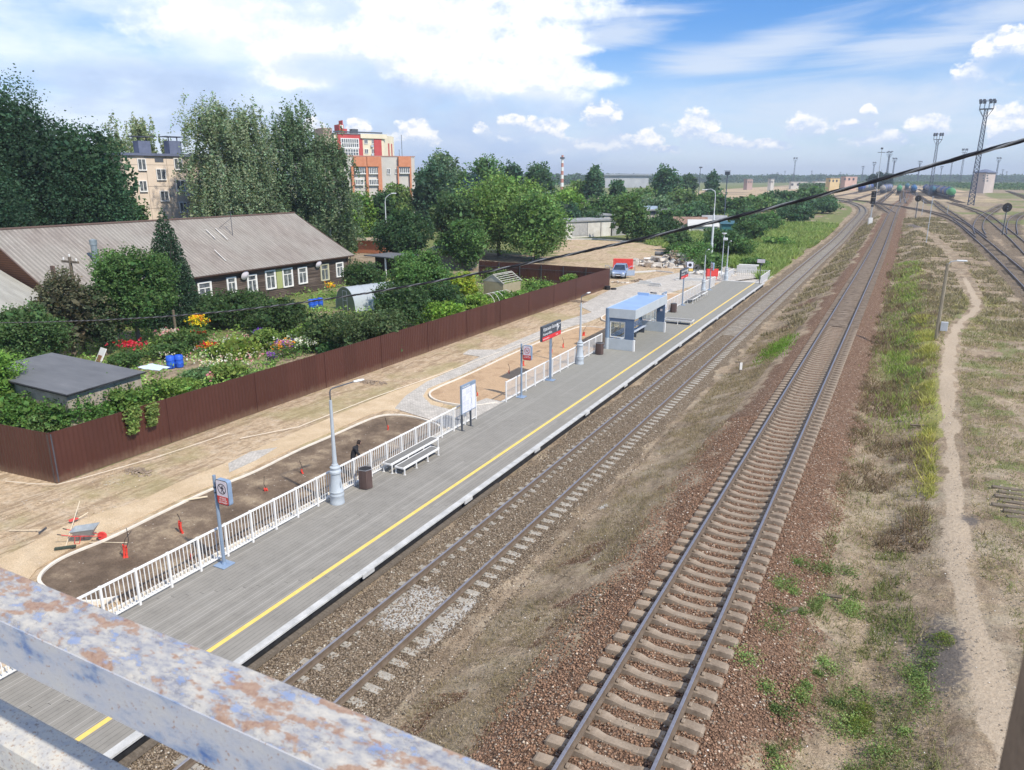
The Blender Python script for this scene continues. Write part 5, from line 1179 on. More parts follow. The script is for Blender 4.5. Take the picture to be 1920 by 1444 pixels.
# ------------------------------------------------------------------ garden planting
gd = [  # kind px ytop w base col label
 ('round', 262, 450, 175, 652, (.052, .095, .03), 'apple tree with a pale forked trunk in the flower garden'),
 ('spruce', 330, 392, 118, 610, (.026, .05, .028), 'dark spruce in front of the house roof'),
 ('tall', 140, 490, 130, 672, (.075, .075, .045), 'half bare brownish plum tree behind the dark roofed shed'),
 ('round', 60, 560, 150, 690, (.055, .095, .035), 'dense green tree behind the shed at the left'),
 ('round', 200, 520, 80, 665, (.05, .075, .035), 'thin dark tree between the plum and apple trees'),
 ('bush', -5, 640, 130, 790, (.10, .18, .035), 'bright green shrub left of the shed'),
 ('bush', 35, 735, 120, 812, (.065, .125, .03), 'leafy shrub in the fence corner in front of the shed'),
 ('bush', 150, 725, 130, 800, (.06, .12, .032), 'leafy shrub behind the fence, right of the fence corner'),
 ('bush', 230, 712, 120, 780, (.085, .145, .035), 'shrub from which the vines hang over the fence'),
 ('bush', 320, 706, 100, 745, (.12, .18, .045), 'light green shrub behind the fence, below the pair of blue barrels'),
 ('bush', 90, 765, 90, 815, (.075, .12, .04), 'low reddish green shrub right at the fence corner'),
 ('bush', 225, 700, 90, 762, (.10, .16, .04), 'light shrub at the right corner of the dark roofed shed'),
 ('bush', 190, 698, 120, 772, (.08, .14, .035), 'green shrub against the long wall of the dark roofed shed'),
 ('bush', 120, 730, 110, 792, (.07, .13, .03), 'shrub hiding the near corner of the dark roofed shed'),
 ('bush', 80, 690, 60, 760, (.15, .22, .06), 'pale shoots growing over the shed roof edge'),
 ('bush', 440, 540, 150, 612, (.035, .062, .022), 'dark bush under the house windows, left one'),
 ('bush', 530, 548, 130, 622, (.04, .068, .025), 'dark bush under the house windows, in front of the green panel'),
 ('bush', 395, 545, 80, 600, (.05, .08, .03), 'bush below the leftmost fully visible house window'),
 ('bush', 700, 572, 150, 668, (.055, .08, .035), 'currant bush in front of the greenhouse'),
 ('bush', 620, 580, 110, 655, (.06, .09, .035), 'currant bush left of the greenhouse'),
 ('bush', 445, 632, 90, 668, (.14, .18, .04), 'yellow green bush in the middle of the flower garden'),
 ('bush', 425, 680, 90, 712, (.10, .14, .035), 'low leafy bush beside the purple flowers'),
 ('bush', 500, 612, 60, 655, (.11, .16, .04), 'small green bush behind the purple flowers'),
 ('bush', 590, 600, 80, 650, (.10, .16, .035), 'bright low bush left of the currants'),
 ('round', 685, 485, 90, 560, (.04, .07, .026), 'dark lilac at the right corner of the house'),
 ('round', 790, 455, 140, 590, (.062, .115, .035), 'big plum tree in the middle garden right of the greenhouse'),
 ('bush', 760, 520, 110, 618, (.04, .07, .028), 'dark bush right behind the greenhouse'),
 ('bush', 830, 520, 90, 600, (.04, .075, .03), 'dark bush between plum tree and hoop frame'),
 ('bush', 825, 556, 110, 610, (.12, .20, .035), 'bright green raspberry patch behind the fence'),
 ('bush', 870, 505, 60, 560, (.20, .24, .035), 'yellow green bush beside the plank shed'),
 ('bush', 895, 545, 60, 590, (.13, .20, .04), 'green bush behind the white hoops'),
 ('bush', 960, 540, 80, 572, (.10, .17, .04), 'green weeds behind the fence past the hoops'),
 ('bush', 1010, 525, 70, 553, (.09, .15, .04), 'weeds in the far inner corner of the fence'),
 ('bush', 930, 500, 50, 530, (.08, .12, .04), 'bush right behind the small frame shed'),
 ('bush', 1070, 510, 40, 535, (.12, .19, .05), 'young tree tops sticking over the far fence end'),
 ('bush', 620, 640, 50, 668, (.05, .10, .04), 'dark cabbage bed at the fence'),
 ('bush', 375, 690, 80, 718, (.07, .12, .05), 'blue green cabbages behind the fence'),
 ('bush', 320, 640, 80, 672, (.05, .09, .03), 'low bush left of the pair of blue barrels'),
 ('bush', 480, 695, 80, 712, (.12, .17, .06), 'low mixed perennials along the fence'),
 ('bush', 350, 612, 90, 655, (.06, .10, .03), 'bush hiding the bottom of the spruce'),
 ('bush', 560, 618, 70, 652, (.085, .13, .04), 'mid green bush between the purple flowers and currants'),
 ('bush', 240, 655, 70, 690, (.05, .09, .03), 'dark low bush at the foot of the apple tree'),
]
for kd, px, yt, w, b, c, l in gd:
    tree(kd, px, yt, w, c, l, 'bush' if kd == 'bush' else 'tree', base=b, z0=.14 if kd == 'round' and px in (262,) else 0.02, leafpx=4.6 if b > 640 else 4.0, cap=22000, dens=.62 if px in (140, 200) else 1)
# garden ground cover
g_ = np.random.default_rng(5); n = 52000
X_ = g_.uniform(-56, c0.x-.4, n); Y_ = 17+63*g_.random(n)**1.3; k_ = fnoise(X_, Y_, 2.8, 71); kp = k_ > .40; X_, Y_, k_ = X_[kp], Y_[kp], k_[kp]
P = np.stack([X_, Y_, .2+g_.random(len(X_))**1.5*(.25+1.1*np.clip(k_-.42, 0, 1)*2.2)], 1)
tones = .65+.9*vnoise(X_, Y_, 1.3, 77)
o = leafmesh('garden_greenery', P, .20, (.12, .19, .05), g_, lob=tones); o['kind'] = 'stuff'; o['label'] = 'vegetable rows and weeds covering the garden'
# flowers
def flowers(px, py, w, h, cols, label, n=60, s=.16):
    p = on(px, py); k = mpp(p); g_ = np.random.default_rng(int(px*7+py)); t = T('flower_clump', label, 'flowers', p)
    R_ = w/2*k*1.15; hh = h*k+.25
    P = np.stack([g_.normal(size=n*9)*R_*.55, g_.normal(size=n*9)*R_*.55, g_.random(n*9)*hh], 1); leafmesh('leaves', P, .15, (.07, .13, .04), g_, t)
    u = g_.random(n); P = np.stack([g_.normal(size=n)*R_*.5, g_.normal(size=n)*R_*.5, hh*(.75+.35*u)], 1)
    P = np.repeat(P, 5, 0)+g_.normal(size=(n*5, 3))*.06
    cc = np.array(cols)[g_.integers(0, len(cols), n)]; V = leafmesh('blossoms', P, s, (1, 1, 1), g_, t, jit=.08, asp=.9)
    C = np.concatenate([np.repeat(cc, 20, 0)*1.1, np.ones((n*20, 1))], 1); V.data.color_attributes['tint'].data.foreach_set('color', C.astype(np.float32).ravel())
Y_f, R_f, W_f, P_f, V_f, O_f = (.88, .70, .03), (.55, .02, .03), (.80, .78, .74), (.75, .30, .38), (.16, .06, .40), (.80, .32, .03)
for a in ((375, 640, 26, 38, [Y_f, Y_f, O_f], 'tall yellow dahlias in the middle of the flower garden', 70), (378, 652, 26, 22, [R_f, R_f, O_f], 'dark red dahlias just below the tall yellow ones', 50), (395, 667, 30, 16, [O_f, Y_f, R_f], 'orange flowers right of the dark red dahlias', 35), (250, 674, 44, 24, [R_f, (.75, .06, .12), (.75, .06, .12)], 'bright red flowers under the apple tree', 60), (315, 650, 40, 22, [W_f, P_f, (.7, .5, .42)], 'white and salmon flowers left of the tall yellow dahlias', 50),
          (430, 662, 26, 16, [W_f], 'white flowers right of the tall yellow dahlias', 30), (489, 648, 18, 22, [V_f], 'purple flowers in the middle garden', 30), (535, 670, 34, 22, [P_f, V_f, O_f], 'mixed purple and orange flowers near the fence', 45), (510, 684, 16, 14, [V_f, (.4, .15, .5)], 'small violet clump beside the mixed flowers', 18), (565, 662, 60, 20, [W_f, W_f, (.6, .65, .5)], 'white gypsophila near the fence', 70), (612, 655, 40, 26, [P_f, (.8, .5, .55), O_f], 'pink lilies at the fence, rightmost flowers', 55),
          (646, 652, 12, 10, [O_f], 'single orange bloom on top of the brown fence line', 8), (395, 722, 16, 10, [P_f], 'pale pink blooms low behind the fence', 14), (622, 563, 16, 26, [Y_f, O_f], 'yellow flowers by the three blue barrels', 26), (405, 700, 40, 12, [W_f, (.8, .7, .4)], 'scattered cream blooms over the cabbages', 18), (770, 650, 30, 10, [P_f, W_f], 'pale blooms at the fence beyond the currants', 14)):
    flowers(*a[:6], n=int(a[6]*1.3), s=.125)

n = 800; fx_ = g_.uniform(300, 690, n); fy_ = 636+g_.random(n)*62; pts = []
for a, b in zip(fx_, fy_):
    p = on(a, min(b, 905-(a-107)*.353-85 if a > 107 else b)); pts.append((p.x, p.y, .45+g_.random()*.5))
P = np.array(pts); P = P[(P[:, 0] < c0.x-.8)]; w_ = fnoise(P[:, 0], P[:, 1], 1.6, 88) > .45; P = P[w_]; n = len(P); P3 = np.repeat(P, 3, 0)+g_.normal(size=(n*3, 3))*.05
o = leafmesh('scattered_blossoms', P3, .11, (1, 1, 1), g_, jit=.05, asp=.9); cc = np.array([W_f, P_f, W_f, (.7, .65, .5), P_f, W_f, O_f])[np.floor(fnoise(P[:, 0]+5, P[:, 1], .8, 3)*6.99).astype(int)]
o.data.color_attributes['tint'].data.foreach_set('color', np.concatenate([np.repeat(cc, 12, 0), np.ones((n*12, 1))], 1).astype(np.float32).ravel()); o['kind'] = 'stuff'; o['label'] = 'small blossoms scattered through the garden'
# ------------------------------------------------------------------ wooden house
log_m, nt = nmat('dark_logs'); pos = nd(nt, 'ShaderNodeNewGeometry').outputs['Position']
st_ = nd(nt, 'ShaderNodeMapping', {'Vector': pos, 'Scale': (1, .12, 2.2)}).outputs[0]; n1 = noise(nt, st_, 3.4, 7, .65)
c = ramp(nt, n1, [(.3, (.035, .026, .021)), (.5, (.085, .062, .049)), (.62, (.15, .115, .092)), (.74, (.27, .22, .18))])
zz = nd(nt, 'ShaderNodeSeparateXYZ', {0: pos}).outputs[2]; gr = mth(nt, 'LESS_THAN', mth(nt, 'FRACT', mth(nt, 'DIVIDE', zz, .17)), .16)
c = mix(nt, sstep2(nt, mth(nt, 'ADD', zz, mth(nt, 'MULTIPLY', n1, 1.2)), 3.6, 4.1), c, (.20, .085, .04)); c = mix(nt, mth(nt, 'MULTIPLY', gr, .8), c, (.012, .009, .008)); finish(nt, c, .85, bump=n1, bs=.5, bd=.03)
roof_m, nt = nmat('asbestos_roof'); pos = nd(nt, 'ShaderNodeNewGeometry').outputs['Position']
n1 = noise(nt, nd(nt, 'ShaderNodeMapping', {'Vector': pos, 'Scale': (.25, 1, .25)}).outputs[0], 2.2, 8, .7); n2 = noise(nt, pos, .22, 5, .6); n3 = noise(nt, pos, 8, 4, .7)
c = ramp(nt, n1, [(.3, (.20, .17, .145)), (.55, (.30, .265, .23)), (.75, (.41, .37, .32))]); c = mix(nt, ramp(nt, n2, [(.40, 0.), (.62, .55)]), c, (.36, .345, .30)); c = mix(nt, .55, c, ramp(nt, n3, [(.3, .7), (.7, 1.15)]), 'MULTIPLY')
sy = nd(nt, 'ShaderNodeSeparateXYZ', {0: pos}).outputs[1]; rib = mth(nt, 'SINE', mth(nt, 'MULTIPLY', sy, 2*pi/.36)); c = mix(nt, mth(nt, 'MULTIPLY_ADD', rib, .22, .22, clamp=True), c, (.10, .085, .075))
finish(nt, c, .9, bs=.4)
ridge_m = pm('ridge_brown', (.12, .075, .06), (.16, .11, .09), 2, .8)
WXH = -55.0; RX = WXH-7.4
ev = onX(664, 476, WXH+.55); rg = onX(551, 400, RX); rgl = onX(0, 429, RX); evl = onX(392, 519, WXH+.55); zE = (ev.z+evl.z)/2; zR = (rg.z+rgl.z)/2
YR_, YE = onX(655, 540, WXH).y, ev.y
def roofhit(px, py):
    n_ = Vector((zR-zE, 0, (WXH+.55)-RX)).normalized(); n_ = Vector((zR-zE, 0, -(RX-(WXH+.55)))); p0 = Vector((RX, 0, zR)); n_ = Vector((-(zE-zR), 0, (WXH+.55-RX))); v = ray(px, py); tt = n_.dot(p0-Vector((0, 0, CZ)))/n_.dot(v); return v*tt+Vector((0, 0, CZ))
YL = roofhit(25, 480).y
t = T('wooden_house', 'long dark log house with a grey corrugated roof and white window frames', 'house', (0, 0, 0)); house = t
MB().bx(RX-7.4, WXH, YL, YR_, .2, zE+.15).build('wall', log_m, t)
for y in (YL+.02, YR_-.02):
    gb = MB(); gb.add([(WXH-.02, y-.01, zE), (RX, y-.01, zR-.35), (RX-7.3, y-.01, zE), (WXH-.02, y+.01, zE), (RX, y+.01, zR-.35), (RX-7.3, y+.01, zE)], [(0, 1, 2), (5, 4, 3), (0, 3, 4, 1), (1, 4, 5, 2)])
    gb.build('gable', log_m, t)
def corr(y0, y1, xa, za, xb, zb, y0b=None, y1b=None, amp=.03, per=.18):
    n = int((y1-y0)/per*2); vs = []
    for i in range(n+1):
        u = i/n; o = amp if i % 2 else 0; ya = y0+(y1-y0)*u; yb = (y0b if y0b is not None else y0)+((y1b if y1b is not None else y1)-(y0b if y0b is not None else y0))*u
        for k in range(5): w_ = k/4; sag = -.10*sin(pi*w_); vs.append((xa+(xb-xa)*w_, ya+(yb-ya)*w_, za+(zb-za)*w_+o+sag))
    return vs, [(i*5+k, (i+1)*5+k, (i+1)*5+k+1, i*5+k+1) for i in range(n) for k in range(4)]
mb = MB(); YRG = rg.y
v_, f_ = corr(YL-.3, YRG, RX, zR, WXH+.55, zE, YL-.3, YE); mb.add(v_, [tuple(reversed(q)) for q in f_])
v_, f_ = corr(YL-.3, YRG, RX, zR, RX-7.95, zE, YL-.3, YE); mb.add(v_, f_)
ro = mb.build('roof', roof_m, t); ro.modifiers.new('s', 'SOLIDIFY').thickness = .03
MB().bx(RX-.16, RX+.16, YL-.35, YRG+.05, zR-.02, zR+.10).tube([(WXH+.5, YL-.34, zE), (RX, YL-.34, zR)], .06, 4).tube([(WXH+.55, YE, zE-.05), (RX, YRG, zR-.03)], .05, 4).build('ridge_cap', ridge_m, ro)
st2_ = MB()
for (ax, ay, bx2, by2) in ((386, 432, 404, 449), (404, 430, 427, 451), (402, 470, 424, 491)):
    a, b = roofhit(ax, ay), roofhit(bx2, by2); st2_.tube([a+Vector((0, 0, .07)), b+Vector((0, 0, .07))], .05, 4)
st2_.build('pale_roof_strip', pm('pale_strip', (.62, .58, .52), (.7, .66, .6), 2, .8), ro)
ch = roofhit(180, 490); MB().lathe([(.24, -.6), (.24, 1.3), (.28, 1.3), (.28, 1.7), (.0, 1.8)], 12, c=tuple(ch)).build('chimney', pm('zinc_pipe', (.22, .27, .29), (.32, .37, .39), 3, .5, .4), ro, True)
an = roofhit(436, 440); MB().cyl((an.x, an.y, an.z-.1), (an.x, an.y, an.z+2.3), .03).tube([(an.x, an.y-.5, an.z+2.2), (an.x, an.y+.5, an.z+2.2)], .02, 4).tube([(an.x, an.y, an.z+1.6), (an.x-1.2, an.y-.6, an.z+.6)], .02, 4).build('aerial', dark_m, t)
MB().bx(WXH-.1, WXH+.04, YR_-.12, YR_+.06, .2, zE).bx(WXH+.4, WXH+.56, YL-.3, YE, zE-.12, zE-.02).build('trim_board', pm('dark_board', (.06, .035, .028), (.10, .06, .045), 3), t)
pane_m = pm('dark_window', (.045, .055, .065), (.22, .23, .24), 2.4, .12, 0, .0, .8, lo=.4, hi=.66); cream = pm('old_frame', (.42, .40, .26), (.52, .5, .36), 3)
def win(px0, px1, py0, py1, fm=white_p, door=False, parent=house, X=WXH):
    a = onX((px0+px1)/2, (py0+py1)/2, X); hgt = (onX(px0, py0, X).z+onX(px1, py0, X).z)/2-(onX(px0, py1, X).z+onX(px1, py1, X).z)/2; w = abs(onX(px1, a and py0, X).y-onX(px0, py0, X).y)
    y, z = a.y, a.z; y0, y1, z0, z1 = y-w/2, y+w/2, z-hgt/2, z+hgt/2; b = .13
    mb = MB().bx(X, X+.09, y0-b, y0, z0-b, z1+b).bx(X, X+.09, y1, y1+b, z0-b, z1+b).bx(X, X+.10, y0, y1, z1, z1+b).bx(X, X+.14, y0-b*.2, y1+b*.2, z0-b, z0)
    mb.bx(X+.01, X+.07, y-.035, y+.035, z0, z0+hgt*.68).bx(X+.01, X+.07, y0, y1, z0+hgt*.68, z0+hgt*.68+.07)
    mb.bx(X+.01, X+.065, y0, y0+.06, z0, z1).bx(X+.01, X+.065, y1-.06, y1, z0, z1)
    f = mb.build('window_frame', fm, None); wt = f; wt.parent = parent
    MB().bx(X+.005, X+.02, y0, y1, z0, z1).build('pane', pane_m, wt); return wt
for q in ((335, 353, 545, 572), (373, 395, 531, 562), (427, 441, 522, 548), (465, 480, 517, 545), (499, 515, 509, 540), (531, 547, 505, 536), (560, 574, 503, 530), (631, 642, 494, 517)): win(*q)
win(602, 615, 497, 524, cream)
a, b = onX(517, 506, WXH), onX(529, 540, WXH); MB().bx(WXH, WXH+.05, a.y, b.y+.1, b.z, a.z).build('green_panel', pm('lime_panel', (.30, .33, .13), (.36, .39, .17), 2), t)
for (px, py, s_) in ((460, 517, .55), (598, 496, .5)):
    q = onX(px, py, WXH+.35); d = MB().lathe([(.001, .10), (s_*.5, .05), (s_*.8, -.03)], 16).build('satellite_dish', sign_face, t, True); d.matrix_local = Matrix.Translation(q) @ Matrix.Rotation(-1.2, 4, 'Y') @ Matrix.Rotation(pi, 4, 'X')
    d.modifiers.new('s', 'SOLIDIFY').thickness = .02
# lean to at the left end of the house
t = T('house_annexe', 'lower annexe with its own ribbed roof at the left end of the log house', 'annexe', (0, 0, 0))
MB().bx(RX+.2, WXH+.3, YL-7, YL-.35, .2, 3.2).build('wall', log_m, t)
mb = MB(); zt_ = roofhit(45, 500).z-.3
v_, f_ = corr(YL-7.5, YL-.37, RX-2, zt_+1.2, WXH+1.2, 3.0); mb.add(v_, [tuple(reversed(q)) for q in f_]); r_ = mb.build('roof', pm('annexe_roof', (.26, .25, .22), (.36, .35, .31), 1.5, .9, stretch=(.3, 2, .3)), t); r_.modifiers.new('s', 'SOLIDIFY').thickness = .03
MB().bx(WXH+.9, WXH+1.25, YL-.45, YL-.3, 2.7, zt_+.6).build('end_board', ridge_m, t)
# dark roofed shed behind the fence
felt, nt = nmat('roofing_felt'); pos = nd(nt, 'ShaderNodeNewGeometry').outputs['Position']; n1 = noise(nt, nd(nt, 'ShaderNodeMapping', {'Vector': pos, 'Scale': (.3, 1, 1), 'Rotation': (0, 0, .4)}).outputs[0], 1.6, 7, .65)
finish(nt, ramp(nt, n1, [(.3, (.11, .115, .125)), (.6, (.145, .15, .16)), (.75, (.18, .18, .19))]), .8, bump=n1, bs=.2)
t = T('garden_shed', 'shed with a flat dark felt roof and pale crumbling walls behind the fence', 'shed', (0, 0, 0))
pa, pb, pc = at(97, 661, 2.45), at(272, 697, 2.25), at(125, 740, 2.25); pd_ = pa+(pc-pb)
V4 = [pa, pb, pc, pd_]; cen = sum(V4, Vector())/4
MB().add([v-Vector((0, 0, .10)) for v in V4]+V4, [(0, 1, 2, 3)[::-1], (4, 5, 6, 7), (0, 1, 5, 4), (1, 2, 6, 5), (2, 3, 7, 6), (3, 0, 4, 7)][::1]).build('roof', felt, t)
wv = [cen+(v-cen)*.94 for v in V4]; MB().add([(v.x, v.y, .15) for v in wv]+[(v.x, v.y, v.z-.1) for v in wv], [(0, 1, 5, 4), (1, 2, 6, 5), (2, 3, 7, 6), (3, 0, 4, 7)]).build('wall', pm('crumbling_render', (.42, .37, .30), (.24, .2, .16), 3, .9), t)
MB().tube([tuple(v-Vector((0, 0, .06))) for v in V4], .05, 4, closed=True).build('roof_edge', black_m, t)
t = T('polythene_sheet', 'crumpled pale blue sheet lying at the corner of the dark shed roof', 'sheet', at(258, 690, 2.36))
mb = MB(); vs = [(x*.28, y*.22, .05*sin(x*3.1+y*2.3)+.04*rnd.random()) for y in range(5) for x in range(6)]; mb.add(vs, [(y*6+x, y*6+x+1, y*6+x+7, y*6+x+6) for y in range(4) for x in range(5)]); o_ = mb.build('sheet', pm('pale_blue_sheet', (.50, .60, .72), (.62, .70, .8), 4, .5), t, True)
t = T('old_door', 'white and rusty old door leaning behind the dark shed', 'door', on(180, 690), -.2); M = Matrix.Rotation(-.5, 4, 'X'); MB().box((0, 0, .65), (.8, .05, 1.4), M=M).build('door_leaf', white_p, t); MB().box((0, -.04, .55), (.5, .03, .6), M=M).build('rusty_sheet', pm('rust', (.20, .09, .05), (.32, .17, .10), 4), t)
# greenhouse, barrels, hoops, small sheds
ghm, nt = nmat('polycarbonate'); a_ = nd(nt, 'ShaderNodeBsdfPrincipled', {'Base Color': (.55, .60, .64, 1), 'Roughness': .25, 'Specular IOR Level': .6}); b_ = nd(nt, 'ShaderNodeBsdfTransparent', {0: (.75, .82, .8, 1)})
nd(nt, 'ShaderNodeOutputMaterial', {'Surface': nd(nt, 'ShaderNodeMixShader', {0: .30, 1: a_.outputs[0], 2: b_.outputs[0]}).outputs[0]})
ga = on(645, 582); gb2 = on(722, 562); t = T('greenhouse', 'arched polycarbonate greenhouse beside the blue barrels', 'greenhouse', (ga.x+.2, ga.y, .2), -.28); GL = 6.2; GR = 1.55; GH = 2.15
ar = [(-GR*cos(pi*k/16), GH*sin(pi*k/16)**.85) for k in range(17)]
mb = MB(); vs = [(x, 0, z) for x, z in ar]+[(x, GL, z) for x, z in ar]; mb.add(vs, [(k+1, k, 17+k, 18+k) for k in range(16)]); mb.build('cover', ghm, t, True)
for yy in (.01, GL-.01): MB().add([(x, yy, z) for x, z in ar], [tuple(range(17))[::-1]]).build('end_wall', pm('dull_polycarbonate', (.11, .15, .10), (.17, .2, .14), 2, .3), t)
mb = MB()
for k in range(5): mb.tube([(x*1.005, GL*k/4, z*1.005) for x, z in ar], .02, 5)
mb.bx(-.35, -.31, -.03, .0, 0, 1.8).bx(.31, .35, -.03, 0, 0, 1.8).bx(-.35, .35, -.03, 0, 1.78, 1.82).bx(-.35, .35, -.03, 0, .9, .94).build('ribs', steel, t)
blue_m = pm('blue_plastic', (.02, .09, .52), (.035, .13, .60), 3, .4)
def barrel(px, py, label, r=.26, h=.78):
    t = T('blue_barrel', label, 'barrel', on(px, py)); MB().lathe([(r*.9, 0), (r, .05), (r, h*.33), (r*1.03, h*.35), (r, h*.37), (r, h*.66), (r*1.03, h*.68), (r, h*.7), (r, h*.95), (r*.88, h), (r*.84, h), (r*.84, h*.92)], 16).build('body', blue_m, t, True)
    MB().lathe([(0, h*.88), (r*.83, h*.88)], 16).build('water', dark_m, t)
barrel(584, 577, 'leftmost of the three blue barrels near the greenhouse'); barrel(592, 576, 'middle of the three blue barrels near the greenhouse'); barrel(601, 574, 'rightmost of the three blue barrels near the greenhouse')
barrel(321, 690, 'left of the pair of blue barrels in the flower garden'); barrel(337, 688, 'right of the pair of blue barrels in the flower garden')
t = T('hoop_frame', 'row of bare white hoops behind the brown fence', 'hoop frame', on(905, 580), -.15)
for k in range(6): MB().tube([(-.95*cos(pi*j/12), k*.75, 1.35*sin(pi*j/12)) for j in range(13)], .02, 5).build('hoop', white_p, t)
MB().tube([(0, 0, 1.36), (0, 3.75, 1.36)], .015, 5).build('ridge_rod', white_p, t)
plank = pm('grey_planks', (.13, .12, .105), (.24, .225, .20), 2, .9, stretch=(6, 6, .7))
q = on(925, 560); t = T('frame_shed', 'small plywood shed with a half slatted open roof past the hoops', 'shed', q, -.1)
MB().bx(-1.2, 1.2, 0, .06, 0, 1.7).bx(1.14, 1.2, .06, 3.2, 0, 1.5).build('wall', pm('plywood', (.30, .26, .17), (.38, .33, .22), 2, .85), t)
mb = MB().add([(-1.25, 0, 1.7), (1.25, 0, 1.6), (0, 0, 2.35), (-1.25, .06, 1.7), (1.25, .06, 1.6), (0, .06, 2.35)], [(0, 1, 2), (5, 4, 3)]); mb.tube([(-1.3, 0, 1.7), (0, 0, 2.4), (1.3, 0, 1.55)], .06, 4).tube([(-1.3, 3.3, 1.7), (0, 3.3, 2.4), (1.3, 3.3, 1.55)], .06, 4).tube([(0, 0, 2.4), (0, 3.3, 2.4)], .05, 4)
for k in range(5): mb.bx(.15+k*.24, .25+k*.24, 0, 3.3, 2.30-k*.16, 2.34-k*.16)
mb.build('roof_frame', pm('pale_planks', (.40, .38, .33), (.52, .50, .44), 3, .85), t)
q = on(845, 505); t = T('plank_shed', 'weathered grey plank shed with a sloping roof under the trees', 'shed', q, .15)
MB().bx(-2.6, 2.6, 0, 3, 0, 2.0).build('wall', plank, t); MB().add([(-3, -.5, 2.6), (3, -.5, 1.95), (3, 3.3, 2.5), (-3, 3.3, 3.1), (-3, -.5, 2.5), (3, -.5, 1.85), (3, 3.3, 2.4), (-3, 3.3, 3.0)], [(0, 1, 2, 3), (7, 6, 5, 4), (0, 4, 5, 1), (1, 5, 6, 2)]).build('roof', felt, t)
q = on(725, 520); t = T('open_porch', 'open porch with a white post and a dark doorway past the house', 'porch', q, -.2)
MB().bx(-2.2, 2.2, .2, 3, 0, 2.5).build('interior_shade_block', pm('interior_shade', (.02, .016, .014), (.03, .025, .02), 2), t); MB().bx(-2.6, 2.4, -1.2, 3.2, 2.5, 2.62).build('roof', felt, t); MB().bx(1.0, 1.14, -1.1, -.96, 0, 2.5).build('post', white_p, t); MB().bx(1.5, 2.25, .1, .2, 0, 2.4).build('wall_panel', pm('pale_plaster', (.36, .34, .28), (.44, .42, .36), 2), t)  # solid block; the shade inside the porch is put into its near-black colour
q = on(668, 474); t = T('low_outbuilding', 'low outbuilding with a flat sandy brown roof behind the house end', 'outbuilding', q, .1)
MB().bx(-5, 5, 0, 5, 0, 2.0).build('wall', pm('orange_brick', (.33, .12, .06), (.42, .17, .09), 5), t); MB().bx(-5.4, 5.4, -.5, 5.4, 2.0, 2.15).build('roof', pm('earthy_roof', (.36, .28, .20), (.46, .37, .28), 1.5, .9), t)
q = on(645, 462); t = T('orange_hut', 'small bright orange brick hut between the house roof and the trees', 'hut', q, .1); MB().bx(-1.2, 1.2, 0, 3, 0, 2.8).build('wall', pm('bright_brick', (.50, .14, .05), (.58, .20, .09), 4), t); MB().bx(-1.4, 3.4, -.3, 3.2, 2.8, 2.95).build('roof', dark_m, t)
# garden poles
q = on(330, 625); t = T('fence_post', 'weathered grey wooden post standing among the garden bushes', 'post', q); MB().cyl((0, 0, 0), (0, 0, 1.8), .10, .09).build('post', wood_old, t); MB().lathe([(.11, 1.8), (.0, 1.86)], 8).build('cap', wood_old, t)
q = on(158, 655); t = T('utility_pole', 'short wooden utility pole with a crossbar among the plum branches', 'utility pole', q); hh = ht(q, 482); MB().cyl((0, 0, 0), (0, 0, hh), .13, .10).build('pole', wood_old, t); MB().bx(-.9, .9, -.06, .06, hh-.4, hh-.25, bev=.01).build('crossbar', wood_old, t)
for x in (-.7, 0, .7): MB().lathe([(.03, 0), (.06, .08), (.05, .18), (0, .2)], 8, c=(x, 0, hh-.25 if x else hh)).build('insulator', white_p, t, True)
